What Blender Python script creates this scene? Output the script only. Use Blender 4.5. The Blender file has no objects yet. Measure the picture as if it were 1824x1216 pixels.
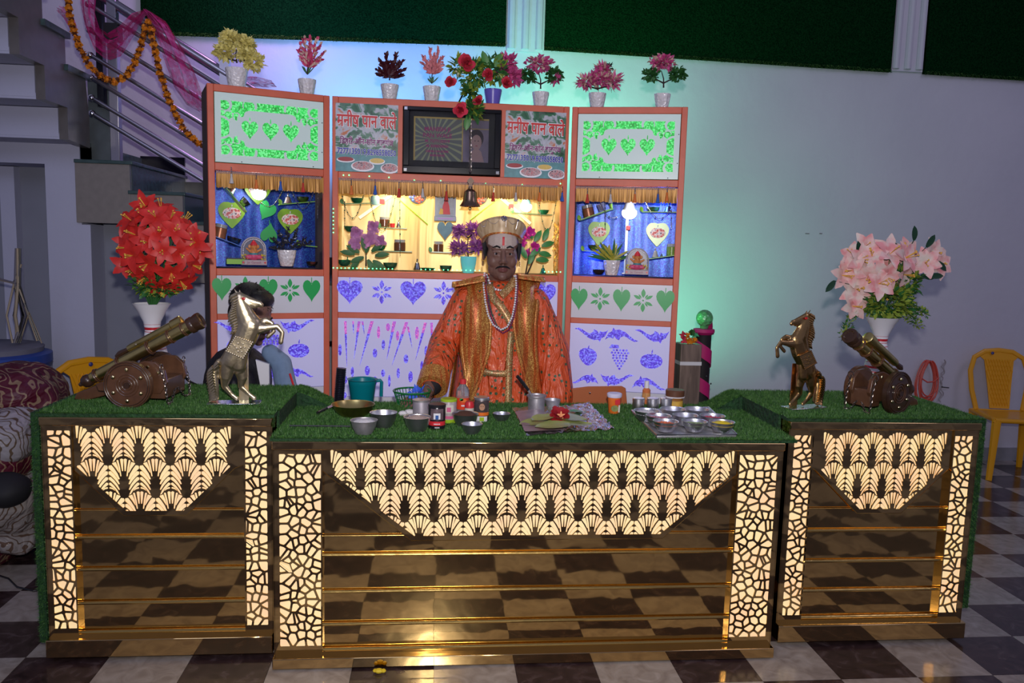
import bpy, math, random
from mathutils import Vector, Matrix, noise
random.seed(7)
PI = math.pi
R = math.radians
sc = bpy.context.scene
C = sc.collection

# ---------------------------------------------------------------- camera
F, CAMH = 1430.0, 1.55
pitch, roll, yaw = R(6.8), R(1.6), R(5.7)
fw = Vector((math.sin(yaw)*math.cos(pitch), math.cos(yaw)*math.cos(pitch), -math.sin(pitch)))
r0 = Vector((math.cos(yaw), -math.sin(yaw), 0)); u0 = r0.cross(fw)
rt = r0*math.cos(roll) + u0*math.sin(roll); up = -r0*math.sin(roll) + u0*math.cos(roll)
cam = bpy.data.cameras.new('camera'); cam.sensor_width = 36; cam.lens = F/1824*36; cam.clip_start = .05
camo = bpy.data.objects.new('camera', cam); C.objects.link(camo)
camo.matrix_world = Matrix(((rt.x, up.x, -fw.x, 0), (rt.y, up.y, -fw.y, 0), (rt.z, up.z, -fw.z, CAMH), (0, 0, 0, 1)))
sc.camera = camo

# ---------------------------------------------------------------- world, exposure, large lights
w = bpy.data.worlds.new('night'); sc.world = w; w.use_nodes = True
w.node_tree.nodes['Background'].inputs[0].default_value = (.12, .12, .20, 1)
w.node_tree.nodes['Background'].inputs[1].default_value = .92
sc.view_settings.view_transform = 'Standard'; sc.view_settings.look = 'None'
sc.view_settings.gamma = 1; sc.view_settings.use_curve_mapping = False; sc.view_settings.exposure = 0

def light(name, kind, loc, energy, col, size=.1, target=None, spot=None, blend=.5):
    l = bpy.data.lights.new(name, kind); l.energy = energy; l.color = col
    if kind == 'AREA': l.size = size
    else: l.shadow_soft_size = size
    if kind == 'SPOT': l.spot_size = R(spot); l.spot_blend = blend
    o = bpy.data.objects.new(name, l); C.objects.link(o); o.location = loc
    if target is not None:
        o.rotation_euler = (Vector(target)-Vector(loc)).to_track_quat('-Z', 'Y').to_euler()
    return o
light('camera_flash', 'SPOT', (.02, -.02, 1.74), 275, (1, .94, .93), .03, (.35, 4, 1.42), 106, 1)
light('hall_lamp', 'AREA', (-1.5, -2.0, 4.5), 60, (.62, .66, 1), 2.5, (0, 4, 1))
light('hall_lamp', 'AREA', (4.5, 1.5, 4.6), 20, (.78, .68, 1), 1.5, (4, 5.5, 1))
light('blue_wall_light', 'SPOT', (-.42, 4.75, 2.0), 125, (.10, .42, 1), .06, (-.42, 5.7, 2.70), 100, 1)
light('teal_wall_light', 'SPOT', (.75, 4.8, 2.0), 72, (.25, 1, .62), .06, (.95, 5.7, 2.65), 105, 1)
light('green_wall_light', 'SPOT', (1.45, 4.75, .9), 48, (.2, 1, .55), .06, (1.72, 5.7, 1.45), 120, 1)
light('purple_stair_light', 'AREA', (-1.0, 5.1, 3.3), 7, (.75, .4, 1), .4, (-1.7, 5.7, 2.4))

# ---------------------------------------------------------------- sight-line helper: where a sight line meets a real surface
def ray(px, py): return fw + rt*((px-912)/F) - up*((py-608)/F)
O = Vector((0, 0, CAMH))
def at(px, py, Y): d = ray(px, py); return O + d*(Y/d.y)
def on(px, py, z): d = ray(px, py); return O + d*((z-CAMH)/d.z)
def rnd(a, b): return random.uniform(a, b)

# ---------------------------------------------------------------- materials
MC = {}
def rgb(h):
    c = [int(h[i:i+2], 16)/255 for i in (0, 2, 4)]
    return tuple((x/12.92 if x <= .04045 else ((x+.055)/1.055)**2.4) for x in c)
class NT:
    def __init__(s, m): s.t = m.node_tree; s.n = s.t.nodes; s.b = s.n['Principled BSDF']
    def new(s, t, **k):
        n = s.n.new(t)
        for a, b in k.items():
            if a.startswith('i_'):
                n.inputs[a[2:].replace('_', ' ')].default_value = b
            else: setattr(n, a, b)
        return n
    def link(s, a, b): s.t.links.new(a, b)
    def coord(s, scale=(1, 1, 1), kind='Object'):
        c = s.new('ShaderNodeTexCoord'); m = s.new('ShaderNodeMapping'); m.inputs['Scale'].default_value = scale
        s.link(c.outputs[kind], m.inputs[0]); return m.outputs[0]
    def ramp(s, src, stops, interp='LINEAR'):
        r = s.new('ShaderNodeValToRGB'); r.color_ramp.interpolation = interp
        e = r.color_ramp.elements
        while len(e) < len(stops): e.new(.5)
        for x, (p, c) in zip(e, stops): x.position = p; x.color = (*c[:3], 1)
        s.link(src, r.inputs[0]); return r.outputs[0]
    def noise(s, co, scale, detail=3, dist=0):
        n = s.new('ShaderNodeTexNoise'); n.inputs['Scale'].default_value = scale; n.inputs['Detail'].default_value = detail
        n.inputs['Distortion'].default_value = dist; s.link(co, n.inputs[0]); return n.outputs[0]
    def voro(s, co, scale, out='Distance', feature='F1', rand=1):
        n = s.new('ShaderNodeTexVoronoi'); n.feature = feature; n.inputs['Scale'].default_value = scale
        n.inputs['Randomness'].default_value = rand; s.link(co, n.inputs[0]); return n.outputs[out]
    def mix(s, f, a, b, kind='MIX'):
        m = s.new('ShaderNodeMix', data_type='RGBA', blend_type=kind)
        if isinstance(f, (int, float)): m.inputs[0].default_value = f
        else: s.link(f, m.inputs[0])
        for i, x in ((6, a), (7, b)):
            if isinstance(x, tuple): m.inputs[i].default_value = (*x[:3], 1)
            else: s.link(x, m.inputs[i])
        return m.outputs[2]
    def bump(s, h, strength, dist=.01):
        b = s.new('ShaderNodeBump'); b.inputs['Strength'].default_value = strength; b.inputs['Distance'].default_value = dist
        s.link(h, b.inputs['Height']); s.link(b.outputs[0], s.b.inputs['Normal'])
def mat(name, col, rough=.5, metal=0, emit=0, var=0, vs=20, bump=0, bs=60, bd=.01, trans=0, coat=0, alpha=1, ecol=None, ior=1.45):
    if name in MC: return MC[name]
    if isinstance(col, str): col = rgb(col)
    m = bpy.data.materials.new(name); m.use_nodes = True; m.diffuse_color = (*col, 1); MC[name] = m
    n = NT(m); b = n.b
    b.inputs['Base Color'].default_value = (*col, 1); b.inputs['Roughness'].default_value = rough; b.inputs['Metallic'].default_value = metal
    b.inputs['Transmission Weight'].default_value = trans; b.inputs['Coat Weight'].default_value = coat; b.inputs['Alpha'].default_value = alpha
    b.inputs['IOR'].default_value = ior
    if emit:
        b.inputs['Emission Color'].default_value = (*(ecol or col), 1); b.inputs['Emission Strength'].default_value = emit
    if var or bump: co = n.coord()
    if var:
        c = n.mix(n.noise(co, vs, 4), tuple(x*(1-var) for x in col), tuple(min(1, x*(1+var)) for x in col))
        n.link(c, b.inputs['Base Color'])
    if bump: n.bump(n.noise(co, bs, 4), bump, bd)
    return m
def custom(name, fn, diffuse=(.5, .5, .5)):
    if name in MC: return MC[name]
    m = bpy.data.materials.new(name); m.use_nodes = True; MC[name] = m; m.diffuse_color = (*diffuse, 1); fn(NT(m)); return m

# ---------------------------------------------------------------- mesh builder
class MB:
    def __init__(s): s.v = []; s.f = []; s.m = []; s.M = None
    def add(s, vs, fs, mi=0):
        b = len(s.v)
        if s.M is not None: vs = [s.M @ Vector(v) for v in vs]
        s.v += [tuple(v) for v in vs]
        s.f += [[b+i for i in f] for f in fs]; s.m += [mi]*len(fs); return s
    def box(s, a, b, mi=0):
        (x0, y0, z0), (x1, y1, z1) = a, b
        return s.add([(x0, y0, z0), (x1, y0, z0), (x1, y1, z0), (x0, y1, z0), (x0, y0, z1), (x1, y0, z1), (x1, y1, z1), (x0, y1, z1)],
                     [(0, 3, 2, 1), (4, 5, 6, 7), (0, 1, 5, 4), (1, 2, 6, 5), (2, 3, 7, 6), (3, 0, 4, 7)], mi)
    def cbox(s, c, d, mi=0):
        return s.box([c[i]-d[i]/2 for i in range(3)], [c[i]+d[i]/2 for i in range(3)], mi)
    def prism(s, poly, y0, y1, mi=0):
        n = len(poly); a = sum(poly[i][0]*poly[(i+1) % n][1]-poly[(i+1) % n][0]*poly[i][1] for i in range(n))
        if a < 0: poly = poly[::-1]
        return s.add([(x, y0, z) for x, z in poly]+[(x, y1, z) for x, z in poly],
                     [list(range(n)), list(range(2*n-1, n-1, -1))]+[(i, i+n, (i+1) % n+n, (i+1) % n) for i in range(n)], mi)
    def lathe(s, prof, n=24, mi=0, c=(0, 0, 0), sx=1, sy=1, wob=0):
        vs = []; fs = []
        for r, z in prof:
            for k in range(n):
                t = 2*PI*k/n; q = 1+wob*math.cos(k*PI)
                vs.append((c[0]+r*q*math.cos(t)*sx, c[1]+r*q*math.sin(t)*sy, c[2]+z))
        for j in range(len(prof)-1):
            for k in range(n):
                k2 = (k+1) % n; fs.append((j*n+k, j*n+k2, (j+1)*n+k2, (j+1)*n+k))
        if prof[0][0] > 1e-5: fs.append(tuple(range(n-1, -1, -1)))
        if prof[-1][0] > 1e-5: fs.append(tuple((len(prof)-1)*n+k for k in range(n)))
        return s.add(vs, fs, mi)
    def tube(s, pts, r, n=8, mi=0, flat=1):
        pts = [Vector(p) for p in pts]; m = len(pts)
        if not isinstance(r, (list, tuple)): r = [r]*m
        vs = []; fs = []; ref = None
        for i, p in enumerate(pts):
            t = (pts[min(i+1, m-1)]-pts[max(i-1, 0)])
            if t.length < 1e-9: t = Vector((0, 0, 1))
            t.normalize()
            if ref is None: ref = Vector((0, 1, 0)) if abs(t.y) < .9 else Vector((1, 0, 0))
            a = ref-t*ref.dot(t)
            if a.length < 1e-4: a = t.orthogonal()
            a.normalize(); ref = a; b = t.cross(a)
            for k in range(n):
                q = 2*PI*k/n; vs.append(p+a*(math.cos(q)*r[i]*flat)+b*(math.sin(q)*r[i]))
        for j in range(m-1):
            for k in range(n):
                k2 = (k+1) % n; fs.append((j*n+k, (j+1)*n+k, (j+1)*n+k2, j*n+k2))
        fs.append(tuple(range(n))); fs.append(tuple((m-1)*n+k for k in range(n-1, -1, -1)))
        return s.add(vs, fs, mi)
    def sph(s, c, r, n=10, mi=0, rot=None):
        if not isinstance(r, (list, tuple)): r = (r, r, r)
        h = max(4, n//2); vs = []; fs = []
        for j in range(h+1):
            a = PI*j/h
            for k in range(n):
                t = 2*PI*k/n; p = Vector((r[0]*math.sin(a)*math.cos(t), r[1]*math.sin(a)*math.sin(t), -r[2]*math.cos(a)))
                if rot: p = rot @ p
                vs.append(p+Vector(c))
        for j in range(h):
            for k in range(n):
                k2 = (k+1) % n; fs.append((j*n+k, j*n+k2, (j+1)*n+k2, (j+1)*n+k))
        return s.add(vs, fs, mi)
    def leaf(s, p, d, nrm, L, W, mi=0, curl=.25, tip=.1, fold=.15, n=4):
        # a petal or leaf blade: base p, direction d, surface normal nrm
        d = Vector(d).normalized(); nrm = Vector(nrm); nrm = nrm-d*nrm.dot(d)
        if nrm.length < 1e-4: nrm = d.orthogonal()
        nrm.normalize(); b = d.cross(nrm); vs = []; fs = []
        for i in range(n+1):
            t = i/n; wd = W*math.sin(PI*min(1, (t*.86+.09)))**.8 if tip else W*.5*(1-t*.6)
            if i == n: wd = W*tip
            ctr = Vector(p)+d*(L*t)-nrm*(curl*L*t*t)
            vs += [ctr-b*wd*.5+nrm*(fold*wd), ctr, ctr+b*wd*.5+nrm*(fold*wd)]
        for i in range(n):
            q = i*3; fs += [(q, q+1, q+4, q+3), (q+1, q+2, q+5, q+4)]
        return s.add(vs, fs, mi)
    def mesh(s, name, mats, smooth=35):
        me = bpy.data.meshes.new(name); me.from_pydata(s.v, [], s.f)
        for m in (mats if isinstance(mats, (list, tuple)) else [mats]): me.materials.append(m)
        me.polygons.foreach_set('material_index', s.m); me.update()
        if smooth: me.shade_smooth(); me.set_sharp_from_angle(angle=R(smooth))
        return me
    def build(s, name, mats, parent=None, loc=(0, 0, 0), rot=(0, 0, 0), smooth=35, bevel=0):
        o = link(name, s.mesh(name, mats, smooth), parent, loc, rot)
        if bevel:
            b = o.modifiers.new('bevel', 'BEVEL'); b.width = bevel; b.segments = 2; b.limit_method = 'ANGLE'
        return o
def link(name, me, parent=None, loc=(0, 0, 0), rot=(0, 0, 0)):
    o = bpy.data.objects.new(name, me); C.objects.link(o); o.location = loc; o.rotation_euler = rot
    if parent: o.parent = parent
    return o
def tag(o, label, cat, group=None, kind=None):
    o['label'] = label; o['category'] = cat
    if group: o['group'] = group
    if kind: o['kind'] = kind
    return o
def thing(name, label, cat, loc=(0, 0, 0), rz=0, group=None):
    o = bpy.data.objects.new(name, None); C.objects.link(o); o.empty_display_size = .05
    o.location = loc; o.rotation_euler = (0, 0, rz); return tag(o, label, cat, group)
def struct(o): o['kind'] = 'structure'; return o
def stuff(o): o['kind'] = 'stuff'; return o
def dup(src, loc=None, rot=None, label=None, parent=None):
    c = src.copy(); C.objects.link(c)
    if loc is not None: c.location = loc
    if rot is not None: c.rotation_euler = rot
    if label: c['label'] = label
    if parent is not None: c.parent = parent
    for ch in list(src.children): dup(ch, parent=c)
    return c
def evalmesh(o):
    dg = bpy.context.evaluated_depsgraph_get(); me = bpy.data.meshes.new_from_object(o.evaluated_get(dg), depsgraph=dg)
    return me
def flatcurve(name, polys, thick, m):
    # a plate in the x-z plane with real cut-out openings (outline first, openings after)
    cu = bpy.data.curves.new(name, 'CURVE'); cu.dimensions = '2D'; cu.fill_mode = 'BOTH'; cu.extrude = thick/2
    for p in polys:
        sp = cu.splines.new('POLY'); sp.points.add(len(p)-1); sp.use_cyclic_u = True
        for q, (x, z) in zip(sp.points, p): q.co = (x, z, 0, 1)
    o = bpy.data.objects.new(name, cu); C.objects.link(o); me = evalmesh(o)
    bpy.data.objects.remove(o); bpy.data.curves.remove(cu)
    me.transform(Matrix.Rotation(PI/2, 4, 'X')); me.materials.clear(); me.materials.append(m); me.name = name
    return me
def textmesh(body, size, m, thick=.001, align='CENTER', sx=1, off=0):
    cu = bpy.data.curves.new('lettering', 'FONT'); cu.body = body; cu.size = size; cu.extrude = thick/2; cu.align_x = align
    cu.align_y = 'CENTER'; cu.offset = off; cu.resolution_u = 2
    o = bpy.data.objects.new('lettering', cu); C.objects.link(o); me = evalmesh(o)
    bpy.data.objects.remove(o); bpy.data.curves.remove(cu)
    me.transform(Matrix.Scale(sx, 4, (1, 0, 0))); me.transform(Matrix.Rotation(PI/2, 4, 'X')); me.materials.clear(); me.materials.append(m)
    return me
def layered(me, step=.00014):
    # overlapping letters get a hair of depth each, so they never share a plane
    n = len(me.vertices); par = list(range(n))
    def f(i):
        while par[i] != i: par[i] = par[par[i]]; i = par[i]
        return i
    for e in me.edges: par[f(e.vertices[0])] = f(e.vertices[1])
    ids = {}
    for v in me.vertices: k = ids.setdefault(f(v.index), len(ids)); v.co.y -= (k % 5)*step
    return me
def capsule(mb, a, b, ra, rb=None, n=14, mi=0):
    rb = ra if rb is None else rb; a = Vector(a); b = Vector(b); d = (b-a)
    L = d.length; d = d/L if L > 1e-6 else Vector((0, 0, 1)); pts = []; rr = []
    for i in range(5):
        q = PI/2*(1-i/4); pts.append(a-d*(ra*math.sin(q))); rr.append(max(1e-4, ra*math.cos(q)))
    for i in range(5):
        q = PI/2*i/4; pts.append(b+d*(rb*math.sin(q))); rr.append(max(1e-4, rb*math.cos(q)))
    mb.tube(pts, rr, n, mi)
def remesh(mb, name, mats, voxel, smooth=3, paint=None, parent=None, loc=(0, 0, 0), rot=(0, 0, 0)):
    o = link(name, mb.mesh(name, mats, 0)); r = o.modifiers.new('r', 'REMESH'); r.mode = 'VOXEL'; r.voxel_size = voxel
    if smooth: q = o.modifiers.new('s', 'SMOOTH'); q.iterations = smooth; q.factor = .5
    me = evalmesh(o); bpy.data.objects.remove(o); me.materials.clear()
    for m in (mats if isinstance(mats, (list, tuple)) else [mats]): me.materials.append(m)
    me.shade_smooth()
    if paint:
        me.polygons.foreach_set('material_index', [paint(p.center, p.normal) for p in me.polygons]); me.update()
    return link(name, me, parent, loc, rot)
def heart(cx, cz, w, h, rot=0, stem=0, n=14):
    # betel-leaf heart: lobes up, tip down
    pts = []
    for i in range(2*n):
        t = 2*PI*i/(2*n); x = math.sin(t)**3; z = (13*math.cos(t)-5*math.cos(2*t)-2*math.cos(3*t)-math.cos(4*t))/17
        pts.append((x*w/2, (z+.15)*h/1.70))
    if stem:
        pts = pts[1:]; pts = pts + [(-w*.03, h*.2), (-w*.03, h*.62), (w*.03, h*.62), (w*.03, h*.2)]
    c, s = math.cos(rot), math.sin(rot)
    return [(cx+x*c-z*s, cz+x*s+z*c) for x, z in pts]
def oval(cx, cz, a, b, rot=0, n=14, p=1):
    c, s = math.cos(rot), math.sin(rot); out = []
    for i in range(n):
        t = 2*PI*i/n; x = a*math.copysign(abs(math.cos(t))**p, math.cos(t)); z = b*math.copysign(abs(math.sin(t))**p, math.sin(t))
        out.append((cx+x*c-z*s, cz+x*s+z*c))
    return out
def petalshape(cx, cz, r0, r1, wd, a, n=5):
    pts = []
    for s in (1, -1):
        rr = range(n+1) if s == 1 else range(n-1, 0, -1)
        for i in rr:
            t = i/n; x = r0+(r1-r0)*t; z = s*wd/2*math.sin(PI*t); pts.append((cx+x*math.cos(a)-z*math.sin(a), cz+x*math.sin(a)+z*math.cos(a)))
    return pts
def clip(poly, nx, nz, d):
    # keep the side nx*x+nz*z <= d
    out = []; n = len(poly)
    for i in range(n):
        a, b = poly[i], poly[(i+1) % n]; da = nx*a[0]+nz*a[1]-d; db = nx*b[0]+nz*b[1]-d
        if da <= 0: out.append(a)
        if (da < 0 < db) or (db < 0 < da):
            t = da/(da-db); out.append((a[0]+(b[0]-a[0])*t, a[1]+(b[1]-a[1])*t))
    return out
def area(p): return abs(sum(p[i][0]*p[(i+1) % len(p)][1]-p[(i+1) % len(p)][0]*p[i][1] for i in range(len(p)))/2)
def chaikin(p, k=.22):
    out = []; n = len(p)
    for i in range(n):
        a, b = p[i], p[(i+1) % n]
        out += [(a[0]+(b[0]-a[0])*k, a[1]+(b[1]-a[1])*k), (a[0]+(b[0]-a[0])*(1-k), a[1]+(b[1]-a[1])*(1-k))]
    return out
# ================================================================ shared materials
def _gold(n, tint=(.86, .58, .22), bumpy=.035, sc_=1):
    b = n.b; b.inputs['Metallic'].default_value = 1; b.inputs['Roughness'].default_value = .045
    co = n.coord((1, 1, 1), 'Object')
    c = n.mix(n.noise(co, 9, 5), tuple(x*.8 for x in tint), tint); n.link(c, b.inputs['Base Color'])
    n.bump(n.noise(co, 5*sc_, 2, .6), bumpy, .05)
GOLD = custom('gold_mirror_steel', _gold, (.8, .55, .2))
GOLDF = custom('gold_mirror_flat', lambda n: _gold(n, (.84, .58, .24), .03), (.8, .55, .2))
BRASS = mat('brass', (.75, .52, .16), .22, 1, bump=.1, bs=30)
def _lit(n):
    co = n.coord((1, 1, 1)); b = n.b; b.inputs['Roughness'].default_value = .5
    c = n.ramp(n.noise(co, 7, 2), [(.35, (1, .64, .36)), (.6, (1, .79, .40))])
    b.inputs['Base Color'].default_value = (.30, .22, .14, 1)
    n.link(c, b.inputs['Emission Color']); b.inputs['Emission Strength'].default_value = .82
LIT = custom('warm_backlight', _lit, (1, .8, .5))
def _turf(n, c1, c2, c3, sc_=60):
    co = n.coord(); a = n.noise(co, sc_, 4); b2 = n.noise(co, 9, 2)
    c = n.ramp(a, [(.3, c1), (.52, c2), (.75, c3)]); n.link(n.mix(b2, c, c1, 'MIX'), n.b.inputs['Base Color'])
    n.b.inputs['Roughness'].default_value = .8; n.bump(a, .8, .02)
TURF = custom('turf_backing', lambda n: _turf(n, (.005, .03, .008), (.012, .07, .015), (.03, .12, .03)), (.02, .1, .02))
def _blade(n):
    co = n.coord(); c = n.ramp(n.noise(co, 70, 2), [(.3, (.014, .055, .010)), (.5, (.040, .135, .022)), (.72, (.11, .24, .05))])
    n.link(c, n.b.inputs['Base Color']); n.b.inputs['Roughness'].default_value = .55
BLADE = custom('turf_blade', _blade, (.04, .2, .04))
WHITEW = custom('painted_wall_white', lambda n: (
    n.link(n.mix(n.noise(n.coord(), 1.6, 5), (.48, .48, .54), (.60, .59, .65)), n.b.inputs['Base Color']),
    n.b.inputs['Roughness'].__setattr__('default_value', .62), n.bump(n.noise(n.coord(), 14, 6), .35, .01)), (.6, .6, .65))
ORANGE = mat('salmon_painted_wood', 'd0664a', .45, var=.18, vs=12, bump=.1, bs=30)
ACRYL = mat('white_acrylic', (.70, .71, .76), .22)
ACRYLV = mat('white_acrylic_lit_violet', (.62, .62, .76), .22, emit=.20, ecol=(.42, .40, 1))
ACRYLG = mat('white_acrylic_lit_green', (.66, .70, .72), .22, emit=.10, ecol=(.35, 1, .6))
DARKW = mat('dark_board', (.03, .026, .022), .7)
BROWNB = mat('brown_side_board', (.085, .06, .045), .7, var=.3, vs=8)
STEEL = mat('stainless_steel', (.78, .78, .80), .36, 1, bump=.05, bs=20)
STEELR = mat('brushed_rail_steel', (.42, .40, .44), .3, 1)
CHROME = mat('chrome', (.8, .8, .8), .12, 1)
BLACKP = mat('black_plastic', (.012, .012, .014), .35)
def _foil(c1, c2, c3, es):
    def f(n):
        co = n.coord(); v = n.voro(co, 150, 'Color', 'F1', .6); h = n.voro(co, 150, 'Distance', 'F1', .6)
        c = n.ramp(v, [(.2, c1), (.5, c2), (.85, c3)]); n.link(n.mix(.9, c, (0, 0, 0)), n.b.inputs['Base Color'])
        n.b.inputs['Metallic'].default_value = 0; n.b.inputs['Roughness'].default_value = .4; n.bump(h, .6, .003)
        n.link(c, n.b.inputs['Emission Color']); n.b.inputs['Emission Strength'].default_value = es
    return f
GHOLO = custom('lit_green_hologram_film', _foil((.01, .30, .03), (.02, .75, .10), (.22, 1, .35), .85), (0, .8, .2))
PHOLO = custom('lit_violet_hologram_film', _foil((.05, .02, .42), (.11, .045, .80), (.24, .26, 1), .9), (.2, .1, .9))
KHOLO = custom('lit_pink_hologram_film', _foil((.55, .06, .40), (.40, .10, .75), (.9, .2, .7), .75), (.7, .1, .6))
GSTICK = mat('green_vinyl', (.01, .32, .07), .35, emit=.12)
def _bluefoil(n):
    co = n.coord((1, 1, 1)); v = n.voro(co, 260, 'Color'); wv = n.noise(n.coord((7, 7, .5)), 1.0, 2)
    c = n.ramp(v, [(.2, (.003, .010, .22)), (.6, (.008, .03, .48)), (.95, (.03, .28, .65))])
    c = n.mix(wv, (.002, .03, .16), c); n.link(c, n.b.inputs['Base Color'])
    n.b.inputs['Metallic'].default_value = .35; n.b.inputs['Roughness'].default_value = .3
    n.bump(wv, .5, .03)
BLUEF = custom('blue_hologram_foil', _bluefoil, (.02, .05, .7))
def _goldfoil(n):
    co = n.coord((4, 4, .8)); a = n.noise(co, 1.3, 3, .5); c = n.ramp(a, [(.3, (.42, .28, .09)), (.6, (.74, .56, .25))])
    n.link(c, n.b.inputs['Base Color']); n.b.inputs['Metallic'].default_value = .45; n.b.inputs['Roughness'].default_value = .38; n.bump(a, .35, .05)
GOLDFOIL = custom('gold_foil_cloth', _goldfoil, (.8, .6, .2))
WHITEC = custom('white_ceramic', lambda n: (
    n.b.inputs['Base Color'].__setattr__('default_value', (.74, .72, .73, 1)), n.b.inputs['Roughness'].__setattr__('default_value', .25),
    n.bump(n.voro(n.coord(), 75, 'Distance'), .7, .006)), (.8, .8, .8))
LEAFG = mat('leaf_green', (.03, .13, .03), .5, var=.5, vs=25)
LEAFY = mat('leaf_yellow_green', (.24, .33, .04), .5, var=.4, vs=25)
TWIG = mat('dark_twig', (.03, .02, .018), .7)

# ================================================================ the setting
TS, TY = .2985, .291
def _tile(n, c1, c2, c3):
    co = n.coord(kind='Object'); geo = n.new('ShaderNodeNewGeometry')
    m = n.new('ShaderNodeMapping'); m.inputs['Scale'].default_value = (1, 1, 1); n.link(geo.outputs['Position'], m.inputs[0]); p = m.outputs[0]
    a = n.noise(p, 13, 8, 1.2); c = n.ramp(a, [(.3, c1), (.55, c2), (.78, c3)]); n.link(c, n.b.inputs['Base Color'])
    n.b.inputs['Roughness'].default_value = .17; n.bump(a, .04, .004)
TDARK = custom('brown_marble_tile', lambda n: _tile(n, (.020, .011, .011), (.045, .026, .026), (.11, .08, .08)), (.05, .03, .03))
TLIGHT = custom('cream_marble_tile', lambda n: _tile(n, (.24, .20, .17), (.34, .30, .26), (.42, .38, .34)), (.3, .25, .2))
floor = struct(MB().box((-6, -4, -.1), (9, 5.75, -.006)).build('floor', mat('grey_grout', (.06, .055, .055), .8)))
tb = MB().box((0, 0, -.008), (TS-.0015, TY-.0015, 0)); tmesh = [tb.mesh('tile', TDARK), tb.mesh('tile', TLIGHT)]
cells = []
fx0, fy0 = .0255, 2.655
fwd2 = []
for i in range(-19, 28):
    for j in range(-17, 11):
        x, y = fx0+i*TS, fy0+j*TY
        if x < -5.8 or x > 8.8 or y > 5.72: continue
        c = Vector((x+TS/2, y+TY/2, 0)); d = (c-O); z = d.dot(fw)
        px = 912+F*d.dot(rt)/max(z, .01); py = 608-F*d.dot(up)/max(z, .01)
        vis = z > .3 and -120 < px < 1950 and py < 1330
        hid = -1.3 < c.x < 2.1 and c.y > 3.15
        cells.append((0 if (vis and not hid) else 1, d.length, i, j, x, y))
cells.sort()
rest = [MB(), MB()]
for k, (v_, _, i, j, x, y) in enumerate(cells):
    dark = (i+j) % 2 == 1
    if k < 296:
        link('tile', tmesh[0 if dark else 1], floor, (x, y, 0))
    else: rest[0 if dark else 1].box((x, y, -.008), (x+TS-.0015, y+TY-.0015, 0))
rm = MB(); rm.v = rest[0].v+rest[1].v; nb = len(rest[0].v); rm.f = rest[0].f+[[a+nb for a in f] for f in rest[1].f]
rm.m = [0]*len(rest[0].f)+[1]*len(rest[1].f)
stuff(rm.build('tile', [TDARK, TLIGHT], floor, smooth=0))

YW = 5.7
wall = struct(MB().box((-6, YW, 0), (9, YW+.2, 5)).build('wall_back', WHITEW))
struct(MB().box((1.2, YW-.015, 0), (9, YW, .10)).build('baseboard_back', mat('marble_skirting', (.25, .25, .27), .25, var=.4, vs=9)))
def _deep(n):
    co = n.coord(); a = n.noise(co, 120, 3); g = n.noise(n.coord((1, 1, 1)), 1.1, 2)
    c = n.ramp(a, [(.3, (.001, .009, .003)), (.7, (.004, .032, .009))]); n.link(c, n.b.inputs['Base Color'])
    n.b.inputs['Roughness'].default_value = 1; n.b.inputs['Specular IOR Level'].default_value = 0; n.bump(a, .6, .02)
DEEP = custom('dark_turf_cladding', _deep, (.01, .05, .02))
for (x0, x1, z0, z1, lb) in ((-1.93, .465, 2.86, 2.905, 'dark green turf wall panel over the left of the stall'),
                     (.735, 3.245, 2.895, 2.865, 'dark green turf wall panel over the right of the stall'),
                     (3.50, 6.8, 2.865, 2.83, 'dark green turf wall panel at far right')):
    t = MB().prism([(x0, z0), (x1, z1), (x1, 4.7), (x0, 4.7)], YW-.03, YW-.001).build('turf_cladding', DEEP)
    tag(t, lb, 'wall turf', 'turf panels on the back wall')
    edge = MB()
    for k in range(2600):
        u = random.random(); x = x0+(x1-x0)*u; z = z0+(z1-z0)*u + rnd(-.004, .02)
        edge.add([(x, YW-.03, z), (x+.006, YW-.03, z), (x+rnd(-.01, .01), YW-.045, z-rnd(.0, .015))], [(0, 1, 2)])
    stuff(edge.build('grass_fringe', BLADE, t, smooth=0))
for k, (x0, x1) in enumerate(((.475, .725), (3.255, 3.49))):
    w_ = (x1-x0); p = MB().box((x0, YW-.02, 2.875), (x1, YW, 4.7))
    for q in (.12, .5, .88):
        p.tube([(x0+w_*q, YW-.02, 2.89), (x0+w_*q, YW-.02, 4.7)], .026, 10)
    struct(p.build('trim_%d' % (k+1), WHITEW))

# ---- left wall, niche and the stair
CLAD = mat('brown_granite_cladding', (.21, .19, .175), .35, var=.18, vs=30)
DGRAN = mat('grey_granite_stringer', (.12, .11, .105), .3, var=.25, vs=18)
MARB = mat('green_marble', (.05, .085, .085), .2, var=.6, vs=22)
PAINT = mat('blue_white_paint', (.42, .43, .55), .6, var=.08, vs=3, bump=.15, bs=25)
GREYW = mat('darker_grey_wall', (.21, .22, .27), .6, var=.12, vs=4)  # darker grey for the niche wall and the wall under the stair
YS = 4.70
struct(MB().box((-2.135, YS+.02, 0), (-1.905, 5.7, 1.60)).build('wall_pier', PAINT))
wl = MB().box((-6, YS+.02, 1.93), (-1.96, 4.98, 2.05)).box((-6, YS+.02, 1.60), (-2.135, YS+.02, 1.60)) if False else MB().box((-6, YS+.02, 1.925), (-2.135, 5.0, 2.04)).box((-2.135, YS+.02, 1.60), (-1.95, 5.0, 2.04))
struct(wl.build('wall_lintel', PAINT))
struct(MB().box((-6, 5.0, 0), (-2.135, 5.1, 1.925)).build('wall_niche', GREYW))
struct(MB().box((-2.48, 4.93, 0), (-2.40, 5.0, 1.92)).build('trim_3', PAINT))
struct(MB().box((-1.905, 4.90, 0), (-1.55, 5.0, 1.62)).build('wall_under_stair', GREYW))
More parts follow.
